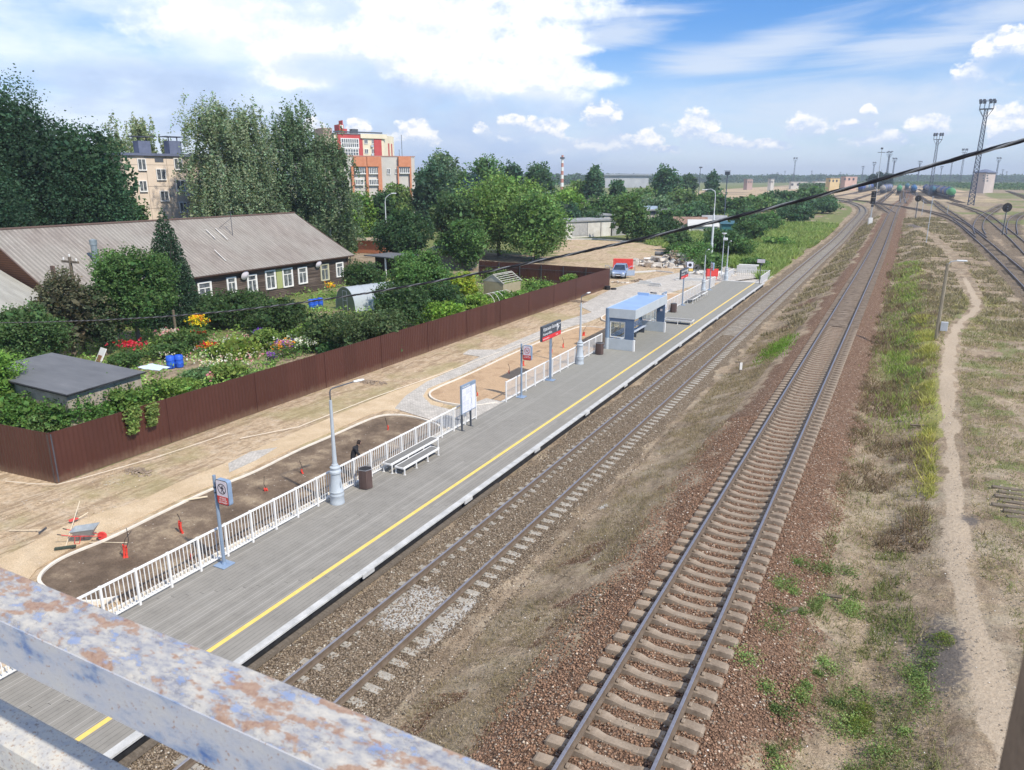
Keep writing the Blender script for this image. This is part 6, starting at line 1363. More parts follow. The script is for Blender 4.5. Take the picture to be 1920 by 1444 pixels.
# ================================================================== BUILDINGS AND THE YARD BEYOND
class Facade:
    def __init__(s, name, label, px0, px1, ytop, D0, D1, depth, wallm, roofm, cat='building', zb=None, over=.3, rt=.3):
        a, b = dist(px0, 380, D0), dist(px1, 380, D1); z = H((a.x+b.x)/2, (a.y+b.y)/2) if zb is None else zb
        s.a = Vector((a.x, a.y, z)); s.d = Vector((b.x-a.x, b.y-a.y, 0)); s.L = s.d.length; s.d.normalize(); s.n = Vector((-s.d.y, s.d.x, 0))
        s.h = ht(s.a, ytop); s.rz = math.atan2(s.d.y, s.d.x); s.dep = depth
        s.t = T(name, label, cat, s.a, s.rz); MB().bx(0, s.L, 0, depth, -.5, s.h).build('wall', wallm, s.t)
        MB().bx(-over, s.L+over, -over, depth+over, s.h, s.h+rt).build('roof', roofm, s.t)
    def loc(s, px, py):
        v = ray(px, py); w = s.a-Vector((0, 0, CZ)); t = w.dot(s.n)/v.dot(s.n); p = v*t+Vector((0, 0, CZ))-s.a; return p.dot(s.d), p.z
    def rect(s, px0, px1, py0, py1):
        xa, za = s.loc(px0, (py0+py1)/2); xb, _ = s.loc(px1, (py0+py1)/2); _, z1 = s.loc((px0+px1)/2, py0); _, z0 = s.loc((px0+px1)/2, py1); return xa, xb, z0, z1
    def panel(s, px0, px1, py0, py1, mat, nm='panel', th=.12):
        xa, xb, z0, z1 = s.rect(px0, px1, py0, py1); MB().bx(xa, xb, -th, .01, z0, z1).build(nm, mat, s.t)
    def window(s, px0, px1, py0, py1, nm=2, hs=False, out=.13, fw=.10):
        xa, xb, z0, z1 = s.rect(px0, px1, py0, py1); mb = MB().bx(xa-fw, xb+fw, -out-.06, 0, z0-fw*1.4, z0).bx(xa-fw, xb+fw, -out, 0, z1, z1+fw).bx(xa-fw, xa, -out, 0, z0, z1).bx(xb, xb+fw, -out, 0, z0, z1)
        for k in range(1, nm): x = xa+(xb-xa)*k/nm; mb.bx(x-fw*.4, x+fw*.4, -out, 0, z0, z1)
        if hs: mb.bx(xa, xb, -out, 0, (z0+z1)/2-fw*.4, (z0+z1)/2+fw*.4)
        f = mb.build('window_frame', white_p, s.t); MB().bx(xa, xb, -out+.05, .0, z0, z1).build('pane', pane_m, f)
beige = pm('beige_render', (.60, .49, .385), (.68, .57, .46), .5, .9); bluish = pm('roof_slate', (.10, .12, .18), (.15, .17, .24), 2)
f = Facade('block_of_flats', 'five storey beige block of flats between the dark oaks and weeping birches', 240, 470, 291, 104, 112, 12, beige, bluish)
for q in ((259, 272, 299, 318), (294, 309, 318, 336), (301, 315, 359, 376), (327, 340, 298, 317), (331, 345, 339, 357), (338, 349, 380, 397), (262, 274, 340, 358), (372, 386, 300, 318), (402, 416, 300, 318), (376, 390, 340, 357), (406, 420, 340, 357), (440, 452, 300, 318), (440, 452, 340, 357)): f.window(*q)
f.panel(290, 306, 297, 304, pm('vent_grille', (.07, .08, .10), (.12, .13, .15), 6), 'vent', .05)
seam = pm('joint_line', (.30, .25, .20), None, 3)
for y in (309, 349, 390): f.panel(240, 360, y, y+.5, seam, 'joint', .02)
for x in (279, 318): f.panel(x, x+.6, 292, 420, seam, 'joint', .02)
for q in ((350, 372, 352, 368), (350, 372, 392, 408)):
    xa, xb, z0, z1 = f.rect(*q); MB().bx(xa, xb, -1.2, 0, z0, z0+.1).bx(xa, xb, -1.2, -1.14, z0+.1, z1).build('balcony', pvr, f.t)
for a0, a1 in ((275, 298), (333, 356)):
    xa, xb, z0, z1 = f.rect(a0, a1, 268, 291); MB().bx(xa, xb, 2, 3.4, z0, z1+.3).build('chimney', bluish, f.t); MB().bx(xa-.5, xb+.4, 1.8, 3.6, z1+.75, z1+.85).bx(xa+.2, xa+.3, 2.5, 2.6, z1+.3, z1+.75).bx(xb-.3, xb-.2, 2.5, 2.6, z1+.3, z1+.75).build('chimney_cap', dark_m, f.t)
creamw = pm('cream_render', (.66, .58, .42), (.74, .66, .50), .5, .85); redw = pm('red_render', (.42, .055, .055), (.50, .085, .08), .6, .8); greyw = pm('grey_panel', (.46, .44, .40), (.56, .53, .48), .35, .9); orb = pm('orange_cladding', (.50, .19, .10), (.58, .25, .14), 1.5, .85)
f = Facade('apartment_block', 'tall red and cream apartment block with wide glazed balconies', 634, 724, 251, 240, 246, 16, creamw, pm('roof_edge_dark', (.18, .17, .18), (.25, .24, .25), 1), zb=.2)
f.panel(634, 681, 252, 330, redw); f.panel(702, 716, 261, 330, redw, th=.2); f.panel(675, 724, 251.5, 260, creamw, 'cornice', .5)
f.window(640, 671, 261, 276, 8, True, .35, .25); f.window(642, 671, 280, 291, 6, True, .35, .2)
for q in ((683, 689, 262, 269), (697, 701, 262, 269), (684, 690, 280, 287), (697, 702, 280, 288)): f.window(*q)
for q in ((695, 699.5, 272, 276), (696, 700, 289, 292)): f.panel(*q, steel, 'air_conditioner', .5)
xa, xb, z0, z1 = f.rect(638, 647, 233, 251); MB().bx(xa, xb, 1, 5, z0, z1).bx(xa+1.1, xb-.2, 1, 4, z1, z1+1.2).bx(xb, xb+1.0, 1, 4, z0, z1-1.2).build('stair_tower', redw, f.t); MB().bx(xa+.3, xb-.2, .9, 1.0, z0+1.6, z0+2.6).build('white_band', white_p, f.t)
MB().bx(0, f.L, .5, .6, f.h+.5, f.h+.9).bx(f.L-9, f.L-7, 3, 5, f.h+.3, f.h+1.8).build('roof_rail', dark_m, f.t)
MB().bx(-2.6, -.02, .6, 12, -.5, f.h-.8).build('left_wing', beige, f.t); MB().bx(-3, -.1, 1, 9, f.h-.8, f.h+1.7).build('wing_attic', pm('brick_dull', (.28, .17, .14), (.4, .3, .26), 3), f.t)
b2 = dist(743, 380, 254); a2 = f.a+f.d*f.L; d2 = Vector((b2.x-a2.x, b2.y-a2.y, 0))
side = MB(); ang = math.atan2(d2.y, d2.x)-f.rz; L2 = d2.length; Ms = Matrix.Translation((f.L, 0, 0)) @ Matrix.Rotation(ang, 4, 'Z')
side.box((L2/2, 3, f.h/2), (L2, 6, f.h+.02), M=Ms).build('side_wing', creamw, f.t)
sd_ = MB()
for x0, x1 in ((.42, .52), (.72, .80)): sd_.box((L2*(x0+x1)/2, -.05, f.h*.46), (L2*(x1-x0), .12, f.h*.9), M=Ms)
sd_.build('red_stripe', redw, f.t)
f = Facade('grey_flats', 'grey block of flats with orange balcony fronts below the red one', 648, 780, 293, 184, 188, 14, greyw, pm('thin_roof', (.35, .2, .16), (.4, .25, .2), 1), rt=.2, zb=.2, over=.1)
for q in ((662, 686, 294, 312.5), (687, 709, 294, 312.5), (746, 768, 294, 313)): f.panel(*q, orb, 'balcony_front', .8)
for q in ((660, 664, 312, 400), (687, 691, 312, 400), (709, 716, 294, 400), (746, 748, 312, 400), (768, 771, 294, 400)): f.panel(*q, orb, 'brick_pier', .6)
for q in ((666, 686, 315, 325), (692, 709, 315, 325), (749, 766, 315, 324), (667, 680, 337, 346), (692, 709, 337, 346)): f.window(*q, 5, False, .5, .15)
for q in ((726, 731, 317, 326), (741, 745, 317, 325), (655, 659, 317, 326)): f.window(*q)
MB().cyl((f.L*.87, 3, f.h), (f.L*.87, 3, f.h+5.2), .06).cyl((f.L*.83, 3, f.h), (f.L*.83, 3, f.h+1.8), .05).build('aerial', dark_m, f.t)
# garages
gw = pm('garage_wall', (.44, .41, .36), (.62, .60, .55), .8, .9, lo=.3, hi=.6); gdoor = pm('garage_door', (.30, .29, .28), (.44, .43, .41), 1.4, .8); maroon = pm('maroon_door', (.16, .06, .055), (.24, .10, .09), 2); gr_ = pm('garage_roof', (.20, .21, .22), (.36, .36, .36), .6, .9); pale_r = pm('pale_roof', (.46, .46, .44), (.56, .55, .52), .6)
f = Facade('garage_row', 'front row of pale concrete garages with a scuffed grey door facing the sandy lot', 1060, 1147, 417, 150, 158, 7, gw, gr_); f.panel(1073, 1101, 419, 442, gdoor, 'door', .06); f.panel(1126, 1127, 417, 443, gdoor, 'pilaster', .15); f.panel(1101, 1102, 417, 443, dark_m, 'joint', .03)
f = Facade('garage_row', 'shaded garage wall behind the leafy garage tree', 1150, 1216, 421, 158, 166, 7, pm('garage_wall_shade', (.26, .26, .25), (.36, .35, .33), 1), gr_)  # duller than the front row's wall: its shade is painted into the colour
f = Facade('garage_row', 'low garages with one white wall just behind the front row', 1066, 1152, 406, 172, 178, 7, gdoor, gr_); f.panel(1070, 1095, 407, 417, white_p, 'white_wall', .1); f.panel(1096, 1128, 408, 415, pm('green_grey', (.22, .28, .25), (.3, .36, .33), 1), 'door', .1)
f = Facade('garage_row', 'back left garage row with maroon doors and a long pale roof', 1060, 1156, 393, 190, 198, 8, gw, pale_r, over=.8); f.panel(1080, 1096, 395.5, 401, maroon, 'door', .1); f.panel(1110, 1128, 395.5, 402, pm('dark_violet_door', (.10, .06, .08), (.14, .09, .11), 2), 'door', .1)
f = Facade('garage_row', 'back right garage row with a bluish roof and small dark windows', 1206, 1330, 395, 192, 205, 8, pm('garage_wall_brown', (.34, .30, .26), (.48, .44, .38), .5), gr_, over=.8)
for q in ((1212, 1228, 397, 403), (1282, 1303, 398, 404), (1306, 1318, 398, 405)): f.panel(*q, dark_m if q[0] == 1212 else maroon if q[0] > 1303 else gdoor, 'door', .1)
xa, xb, z0, z1 = f.rect(1208, 1238, 391, 395); MB().bx(xa, xb, 1, 6, f.h+.3, f.h+1).build('raised_roof', pm('blue_roof', (.28, .36, .46), (.36, .44, .54), 1), f.t)
def gable_hut(name, label, px, by, w, h, dp, wm, rm, rz=.3, cat='hut', D=None):
    p = on(px, by) if D is None else None
    if D: q = dist(px, 380, D); p = Vector((q.x, q.y, H(q.x, q.y)))
    t = T(name, label, cat, p, rz); MB().bx(-w/2, w/2, 0, dp, 0, h).build('wall', wm, t)
    MB().add([(-w/2-.3, -.3, h), (w/2+.3, -.3, h), (w/2+.3, dp/2, h+w*.22), (-w/2-.3, dp/2, h+w*.22), (w/2+.3, dp+.3, h), (-w/2-.3, dp+.3, h)], [(0, 1, 2, 3), (3, 2, 4, 5), (0, 3, 5), (1, 4, 2)]).build('roof', rm, t); return t
rusty = pm('rusty_roof', (.20, .12, .09), (.30, .2, .15), 1.2); gable_hut('roofed_hut', 'low hut with a reddish roof left of the blue green hut', 1297, 0, 7, 1.6, 5, gw, rusty, D=172)
gable_hut('roofed_hut', 'low hut with a pale grey roof between reddish hut and street lamp', 1322, 0, 6, 1.5, 5, gw, pale_r, D=168); gable_hut('roofed_hut', 'grey roofed hut just left of the tall street lamp pole', 1343, 0, 5, 2.2, 5, gw, gr_, D=176)
t = gable_hut('garden_hut', 'blue green hut with a white frame beside it near the bushes', 1369, 0, 2.6, 2.7, 4, pm('teal_wall', (.03, .13, .14), (.05, .18, .19), 2), pm('teal_roof', (.04, .10, .13), (.06, .14, .17), 2), D=158); MB().bx(1.6, 1.72, 0, .1, 0, 2.6).bx(3.6, 3.72, 0, .1, 0, 2.2).bx(1.6, 3.7, 0, .1, 2.1, 2.25).build('frame', white_p, t)
gable_hut('barn', 'brown roofed barn peeking out among the bushes above the garages', 1148, 0, 9, 4.0, 9, gw, pm('barn_roof', (.36, .26, .22), (.46, .36, .3), .6), 1.2, 'barn', 225); gable_hut('barn', 'paler barn roof half hidden right of the brown roofed barn', 1188, 0, 10, 4.2, 8, gw, pm('barn_roof_pale', (.44, .38, .32), (.52, .46, .4), .6), .9, 'barn', 245)
Facade('factory_hall', 'long flat roofed factory hall on the horizon', 1133, 1214, 329, 700, 720, 30, pm('factory_wall', (.30, .31, .33), (.42, .43, .44), .1), pm('factory_roof', (.22, .25, .29), (.3, .33, .36), .1), over=2, rt=1.5)
q = dist(1054, 330, 560); t = T('factory_chimney', 'red and white striped factory chimney on the horizon', 'chimney', (q.x, q.y, 3)); hh = ht(Vector((q.x, q.y, 3)), 291)
for k in range(9): MB().lathe([(1.25-.05*k, hh*k/9), (1.25-.05*(k+1), hh*(k+1)/9)], 14).build('stripe', white_p if k % 2 else pm('brick_stripe', (.40, .16, .11), (.5, .22, .16), .5), t, True)
MB().lathe([(1.0, hh-2.6), (1.7, hh-2.6), (1.7, hh-1.4), (1.0, hh-1.4)], 12).build('gallery', dark_m, t)
yl_w = pm('ochre_wall', (.52, .38, .18), (.62, .48, .28), .15)
for a in ((1552, 1572, 334, 520, 9, yl_w, 'ochre industrial building at the left edge of the yard'), (1580, 1604, 331, 600, 12, pm('pinkish_wall', (.5, .32, .25), (.6, .42, .35), .2), 'pinkish depot building behind the ochre one'), (1525, 1548, 340, 620, 9, greyw, 'pale low building left of the ochre one'), (1442, 1450, 336, 560, 6, greyw, 'tiny white building on the horizon above the bushes'), (1398, 1410, 336, 600, 8, pm('rose_wall', (.36, .25, .22), (.4, .3, .27), .3), 'low reddish building on the horizon left of the white one'), (1480, 1512, 341, 640, 8, greyw, 'long pale depot wall above the bushes')):
    f = Facade('yard_building', a[6], a[0], a[1]-2, a[2], a[3], a[3]+8, a[4]*.35, a[5], gr_)
    for k in range(3): x = a[0]+(a[1]-a[0])*(k+.35)/3; f.panel(x, x+(a[1]-a[0])*.12, a[2]+3, a[2]+7, dark_m, 'window', .2)
f = Facade('office_block', 'lone pale four storey block with a hipped roof at the right horizon', 1840, 1858, 324, 520, 545, 6, pm('rose_beige', (.46, .38, .34), (.54, .46, .41), .1), bluish, over=.8)
b2 = dist(1858, 380, 525); a2 = f.a+f.d*f.L
for i in range(2):
    for y in (328, 333, 338): f.panel(1843+7*i, 1845.5+7*i, y, y+2.5, dark_m, 'window', .15)
MB().add([(-.8, -.8, f.h+.3), (f.L+.8, -.8, f.h+.3), (f.L+.8, 6.8, f.h+.3), (-.8, 6.8, f.h+.3), (f.L*.35, 3, f.h+2), (f.L*.65, 3, f.h+2)], [(0, 1, 5, 4), (1, 2, 5), (2, 3, 4, 5), (3, 0, 4)]).build('hipped_roof', bluish, f.t)

# lattice floodlight masts
towm = pm('mast_steel', (.07, .09, .13), (.12, .14, .19), .6, .6, .3)
def mast(H_, w0, w1, nseg, r, label, loc):
    t = T('lattice_mast', label, 'mast', loc, rnd.uniform(-.2, .2), group='lattice floodlight masts in the marshalling yard'); mb = MB()
    def cor(k): z = H_*k/nseg; w = (w0+(w1-w0)*k/nseg)/2; return [Vector((sx*w, sy*w, z)) for sx, sy in ((-1, -1), (1, -1), (1, 1), (-1, 1))]
    leg = MB()
    for i in range(4): leg.cyl(cor(0)[i], cor(nseg)[i], r*1.5, r*1.2, 5)
    leg.build('corner_legs', towm, t)
    for k in range(nseg):
        a, b = cor(k), cor(k+1)
        for i in range(4): j = (i+1) % 4; mb.cyl(a[i], b[j], r, n=4, caps=False); mb.cyl(b[i], a[j], r, n=4, caps=False); mb.cyl(b[i], b[j], r, n=4, caps=False)
    mb.build('lattice', towm, t); s_ = w1*2.1; pf = MB().bx(-s_, s_, -s_, s_, H_, H_+.15).tube([(-s_, -s_, H_+2.6), (s_, -s_, H_+2.6), (s_, s_, H_+2.6), (-s_, s_, H_+2.6)], r, 4, closed=True)
    for x in (-s_, -s_/3, s_/3, s_):
        for y in (-s_, s_): pf.cyl((x, y, H_), (x, y, H_+2.6), r, n=4)
    for sx, sy in ((-1, -1), (1, -1), (1, 1), (-1, 1)): pf.cyl((sx*w1/2, sy*w1/2, H_-2.5), (sx*s_, sy*s_, H_), r, n=4)
    pf.build('platform', towm, t); 
    for x in (-s_, -s_*.45, s_*.45, s_): MB().box((x, -s_-.2, H_+2.0), (.9, .5, .9), bev=.1).build('floodlight', dark_m, t); MB().box((x, s_+.2, H_+2.9), (.8, .5, .7), bev=.1).build('floodlight', dark_m, t)
    return t
p = on(1820, 385); h = ht(p, 205); m1 = mast(h, h*.058, h*.030, 22, h*.0028, 'tallest lattice floodlight mast at the right, rising above the black cable', p)
p = dist(1741, 380, 430); p.z = 3.2; h2_ = ht(p, 262); m2 = mast(h2_, h2_*.055, h2_*.032, 16, h2_*.0034, 'second lattice mast rising out of the rows of tank wagons', p)
trm = tree_of(m2)
for px, yt, hm, l in ((1664, 294, 38, 'lattice mast just right of the slim white mast'), (1675, 304, 30, 'smaller lattice mast third from the slim white mast'), (1638, 310, 30, 'lattice mast over the dark conifers, left of the slim mast'), (1618, 316, 28, 'short lattice mast at the left of the dark conifers'), (1723, 309, 30, 'lattice mast just under the cable left of the second mast'), (1765, 317, 26, 'thin mast between the second mast and the paired masts'), (1783, 306, 34, 'left of the paired masts touching the cable'), (1803, 292, 40, 'right of the paired masts crossing the cable'), (1869, 305, 32, 'mast right of the lone four storey block'), (1880, 322, 24, 'short mast near the right edge on the horizon'), (1888, 325, 22, 'shortest mast near the right edge on the horizon'), (1490, 302, 34, 'isolated mast above the bushes at the bend'), (1473, 323, 24, 'small far mast left of the isolated one'), (1523, 323, 24, 'small far mast right of the isolated one'), (1577, 325, 24, 'small far mast above the ochre building'), (1459, 325, 22, 'faint mast farthest left along the yard horizon')):
    k = (hm+3.2-CZ)/((334-yt)) ; D = k*1381*.97; q = dist(px-2, 334, D); dup(m2, (q.x, q.y, 3.2), rnd.uniform(-.4, .4), l, sc=hm/(h2_+3), tree=trm)
p = on(1641, 378); t = T('slim_mast', 'slim white mast with a small crossbar at the yard throat', 'mast', p); hh = ht(p, 280); MB().cyl((0, 0, 0), (0, 0, hh), .16, .10, 6).build('pole', steel, t); MB().bx(-1.3, 1.3, -.1, .1, hh-1.2, hh-1).bx(-.4, .4, -.3, .3, hh, hh+.6).build('crossbar', dark_m, t)
p = on(1361, 418); p = dist(1360, 380, 210); p.z = H(p.x, p.y); t = T('yard_lamp_mast', 'dark slender mast with a boxy head behind the blue green hut', 'mast', p); hh = ht(p, 328); MB().cyl((0, 0, 0), (0, 0, hh), .18, .12, 6).build('pole', towm, t); MB().box((0, 0, hh+.4), (1.2, 1.0, .9)).box((0, 0, hh+1), (1.5, 1.2, .1)).build('lamp_head', dark_m, t)
p = dist(1309, 380, 420); p.z = 3.2; t = T('yard_lamp_mast', 'thin far lamp mast left of the water tower like head', 'mast', p); t['label'] = 'thin far lamp mast on the horizon right of the tall round tree'; hh = ht(p, 314); MB().cyl((0, 0, 0), (0, 0, hh), .2, .14, 6).build('pole', towm, t); MB().box((.2, 0, hh), (1.6, .6, .6)).build('lamp_head', dark_m, t)

for px, b, yt, l in ((723, 470, 364, 'curved street lamp rising between the trees behind the garden'), (1016, 400, 360, 'street lamp head showing above the willow by the sandy lot')):
    q = dist(px, 400, 112 if px < 800 else 150); p = Vector((q.x, q.y, H(q.x, q.y))); t = T('street_lamp', l, 'street lamp', p, YAW); hh = ht(p, yt+6); MB().lathe([(.13, 0), (.12, hh*.6), (.07, hh*.62), (.06, hh-.6)], 8).build('pole', _pm['pale_pole'], t, True)
    MB().tube([(0, 0, hh-.7), (.1, 0, hh-.1), (.6, 0, hh+.35), (1.0, 0, hh+.5)], .05, 6).build('arm', _pm['pale_pole'], t, True); MB().box((1.3, 0, hh+.55), (.75, .28, .14), bev=.04).build('lamp_head', lampw, t)
# signals, poles, markers along the line
def signal(px, by, yt, label, heads, round_=False, box=False):
    p = on(px, by); t = T('railway_signal', label, 'railway signal', p, YAW*.6); hh = ht(p, yt); k = mpp(p)
    MB().cyl((0, 0, 0), (0, 0, hh), .09, .07, 8).build('mast', steel if box else dark_m, t)
    for i, (z, w, h) in enumerate(heads):
        z *= hh
        if round_: MB().cyl((0, -.06, z), (0, -.12, z), w, n=20).build('back_plate', black_m, t)
        else: MB().box((0, -.1, z), (w, .08, h), bev=.02).build('back_plate', black_m, t)
        l = MB()
        for q in (-.25, .25): l.cyl((0, -.14, z+q*h), (0, -.36, z+q*h), .11, n=10)
        l.build('lamp_hood', dark_m, t)
    if box: MB().box((0, .0, .7), (.8, .6, 1.4), bev=.03).build('relay_box', white_p, t)
    ld = MB().cyl((-.2, .15, 0), (-.2, .15, hh*.8), .02, n=4).cyl((.2, .15, 0), (.2, .15, hh*.8), .02, n=4); t_ = int(hh*.8/.35)
    for i in range(1, t_): ld.cyl((-.2, .15, i*.35), (.2, .15, i*.35), .015, n=4)
    ld.build('ladder', steel, t)
signal(1631, 421, 360, 'signal mast with two square black heads and a white box at its foot', ((.93, 1.0, 1.3), (.73, 1.0, 1.3), (.58, .5, .5)), box=True)
signal(1716, 411, 367, 'signal with a round black plate left of the thin poles', ((.88, .7, .8),), True)
signal(1879, 441, 380, 'signal with a large round black plate near the right edge', ((.85, .78, .8),), True)
def pole(px, by, yt, label, r=.05, mat=None, extra=None, px1=None):
    p = on(px, by); t = T('thin_pole', label, 'pole', p); hh = ht(p, yt); MB().cyl((0, 0, -.1), (0, 0, hh), r*1.2, r, 7).build('pole', mat or steel, t)
    if extra: extra(t, hh)
    return t
pole(1736, 458, 368, 'thin leaning pole standing alone past the dark earth heap'); pole(1728, 404, 374, 'thin white pole between the round signal and the alone standing pole'); pole(1718, 372, 345, 'thin pole at the buffer of the blue tank wagon row'); pole(1776, 400, 385, 'short thin pole at the junction of wooden tracks'); pole(1660, 372, 345, 'thin white pole in front of the grey brown tank wagon')
def ex(t, hh):
    MB().box((.35, -.02, hh*.24), (.42, .2, .6), bev=.02).build('meter_box', pm('box_grey', (.42, .44, .46), (.52, .54, .56), 3), t); MB().tube([(0, 0, hh-.1), (.15, 0, hh+.12), (.5, 0, hh+.2)], .03, 5).build('arm', steel, t); MB().box((.75, 0, hh+.2), (.6, .22, .1), bev=.03).build('lamp_head', lampw, t)
pole(1753, 647, 494, 'wooden lamp pole with a grey meter box beside the footpath', .10, pm('pole_wood', (.20, .17, .12), (.32, .28, .21), 3, stretch=(3, 3, .5)), ex)
t = T('track_marker', 'small white marker plate on a stub between the two main tracks', 'marker', on(1386, 700), YAW); MB().bx(-.03, .03, -.03, .03, 0, .75).bx(-.34, -.02, -.03, .03, .7, .76).build('stub', wood_old, t); MB().bx(-.02, .14, -.06, -.03, .25, .7).build('plate', white_p, t)
for (px, py, l, L, rz) in ((1545, 1120, 'dark log piece lying in the grass at the ballast edge', .9, .3), (1480, 1150, 'short charred log on the ballast beside the green weeds', .6, 1.0), (1725, 800, 'thin stick lying across the ditch', .8, .1), (1840, 462, 'pale broken plank lying near the wooden track', 1.8, .1)):
    p = on(px, py); o = MB().tube([(-L/2, 0, .04), (0, .03, .06), (L/2, 0, .05)], [.05 if L < 3 else .15]*3, 6).build('log', wood_old if L < 3 else woodl, None, loc=p); o.rotation_euler.z = rz; tag(o, l, 'log')
t = T('sleeper_stack', 'row of old rotten sleepers lying in the grass at the right edge', 'sleeper stack', on(1915, 945), .05)
for i in range(7): MB().box((rnd.uniform(-.15, .15), -1.3+i*.42, -.0), (rnd.uniform(1.0, 1.7), .2, .12), rz=rnd.uniform(-.12, .12), bev=.02).build('sleeper', wood_old, t)

# tank wagons
def wagon_proto(col, label, loc, rz):
    t = T('tank_wagon', label, 'railway wagon', loc, rz, group='tank wagons standing in the yard'); bm_ = pm('tank_'+'_'.join(str(int(c*100)) for c in col), tuple(c*.7 for c in col), tuple(min(.8, c*1.25) for c in col), .35, .6)
    MB().lathe([(.01, -5.6), (.8, -5.5), (1.35, -5.2), (1.5, -4.8), (1.5, 4.8), (1.35, 5.2), (.8, 5.5), (.01, 5.6)], 20, c=(0, 0, 2.75), axis='Y').build('tank', bm_, t, True)
    MB().lathe([(.55, 0), (.55, .45), (.0, .5)], 12, c=(0, 0, 4.2)).build('dome', bm_, t, True)
    MB().bx(-1.3, 1.3, -5.9, 5.9, .95, 1.3).bx(-.25, .25, -6.2, 6.2, .9, 1.2).bx(-1.2, 1.2, -5.2, -4.4, 1.3, 1.7).bx(-1.2, 1.2, 4.4, 5.2, 1.3, 1.7).build('frame', dark_m, t)
    MB().bx(-.4, .4, -1.5, 1.5, 4.32, 4.37).bx(-.9, -.86, -1.5, 1.5, 4.9, 4.94).bx(.86, .9, -1.5, 1.5, 4.9, 4.94).cyl((1.5, 0, 1.2), (1.3, 0, 4.4), .04).cyl((1.5, .4, 1.2), (1.3, .4, 4.4), .04).build('walkway', steel, t)
    for y in (-3.9, 3.9):
        w = MB()
        for dy in (-.92, .92):
            for x in (-.8, .8): w.lathe([(.47, -.06), (.47, .06)], 14, c=(x, y+dy, .47), axis='X')
        bg_ = MB().bx(-1.05, -.9, y-1.3, y+1.3, .4, .8).bx(.9, 1.05, y-1.3, y+1.3, .4, .8).bx(-1, 1, y-.2, y+.2, .5, .95).build('bogie', dark_m, t); w.build('wheels', dark_m, bg_)
    return t
wcol = [(.05, .09, .26), (.06, .16, .22), (.10, .30, .14), (.22, .20, .19), (.05, .16, .34), (.30, .28, .25)]
names_ = ['dark blue', 'teal', 'green', 'dark grey', 'bright blue', 'pale grey']
protos = {}
rows = [((1783, 374.5), (1733, 359), 11, 'front right row, outermost', [2, 0, 3, 0, 3, 5, 0, 3, 0, 3, 0]), ((1748, 367.5), (1722, 355), 9, 'row left of the outermost', [1, 0, 3, 0, 5, 3, 0, 0, 3]), ((1713, 363), (1705, 352), 5, 'row ending in a bright blue tank', [4, 1, 3, 0, 1]), ((1685, 363.5), (1688, 352), 4, 'row ending in a green tank', [2, 1, 0, 3]), ((1653, 363.5), (1682, 354), 8, 'row ending in a pale grey tank', [5, 0, 3, 0, 3, 0, 5, 0]), ((1612, 361), (1672, 349), 9, 'leftmost row, ending in a dark blue tank', [0, 0, 3, 5, 1, 3, 0, 0, 3]), ((1700, 356), (1699, 350), 3, 'short row in the middle distance', [1, 0, 3])]
ordn = ['nearest', 'second', 'third', 'fourth', 'fifth', 'sixth', 'seventh', 'eighth', 'ninth', 'tenth', 'last']
for (a, b, n, rl, cs) in rows:
    A_, B_ = on(*a), on(*b); d = Vector((B_.x-A_.x, B_.y-A_.y, 0)).normalized(); rz = math.atan2(d.y, d.x)-pi/2; A2 = A_+d*6
    for i in range(n):
        ci = cs[i]; p = A2+d*(12.6*i); p.z = 3.2+.30; l = '%s %s tank wagon in the %s' % (ordn[i], names_[ci], rl)
        if ci not in protos: o = wagon_proto(wcol[ci], l, p, rz); protos[ci] = (o, tree_of(o))
        else: dup(protos[ci][0], p, rz, l, tree=protos[ci][1])
    build_track([tuple((A_-d*r)[:2]) for r in (46, 30, 15)]+[tuple((A_+d*r)[:2]) for r in (0, 60, 130, 260)], 'siding carrying the '+rl, lambda x, y: H(x, y)+.3, wsl, wood_old, .19, .8, 4, .05)
for k, (x0, x1) in enumerate(((-52, -38), (-34, -25), (-20, -16), (-9, -9), (-1, -4), (7, 2), (40, 60))):
    tt = T('railway_track', ['leftmost empty siding', 'second empty siding from the left', 'third empty siding from the left', 'middle empty siding', 'empty siding right of the middle one', 'empty siding left of the outer wagon row', 'empty siding far right of the wagon rows'][k]+' in the marshalling yard', 'railway track')
    for off in (-.796, .796): rail_mesh([(x0, 300), (x0+(x1-x0)*.5, 420), (x1, 620)], off, lambda x, y: 3.3, 'rail', tt, 1.6)
    sb_ = MB()
    for i in range(200): sb_.box((x0+(x1-x0)*i/200, 300+i*1.6, 3.2), (2.7, .3, .12))
    o = sb_.build('far_sleepers', wood_old, tt); o['kind'] = 'stuff'
# far woods and yard scrub (too many to count)
def wood(name, pts, n, hgt, size, col, seed, label):
    g_ = np.random.default_rng(seed); P = []
    L = [dist(px, 334, D) for px, D in pts]; seg = g_.integers(0, len(L)-1, n); u = g_.random(n)
    A_ = np.array([tuple(q) for q in L]); X_ = A_[seg]+(A_[seg+1]-A_[seg])*u[:, None]; X_[:, :2] *= (1+g_.random(n)*.16)[:, None]
    hh = hgt*(.55+.9*fnoise(X_[:, 0], X_[:, 1], hgt*3.0, seed)); X_[:, 2] = 3.0+hh*g_.random(n)**.6
    o = leafmesh(name, X_, size, col, g_, lob=.7+.6*vnoise(X_[:, 0], X_[:, 1], hgt*1.3, 3)); o['kind'] = 'stuff'; o['label'] = label
wood('far_forest', [(-400, 900), (200, 900), (700, 800), (1000, 900), (1250, 1300), (1500, 1500), (1750, 1700), (1960, 1700), (2500, 1800)], 52000, 13, 4.5, (.035, .065, .035), 3, 'far forest along the horizon')
wood('yard_scrub', [(1500, 500), (1560, 560), (1640, 900), (1760, 900), (1830, 700), (1960, 640), (2200, 600)], 14000, 4.5, 1.6, (.05, .085, .04), 4, 'scrub bordering the yard')
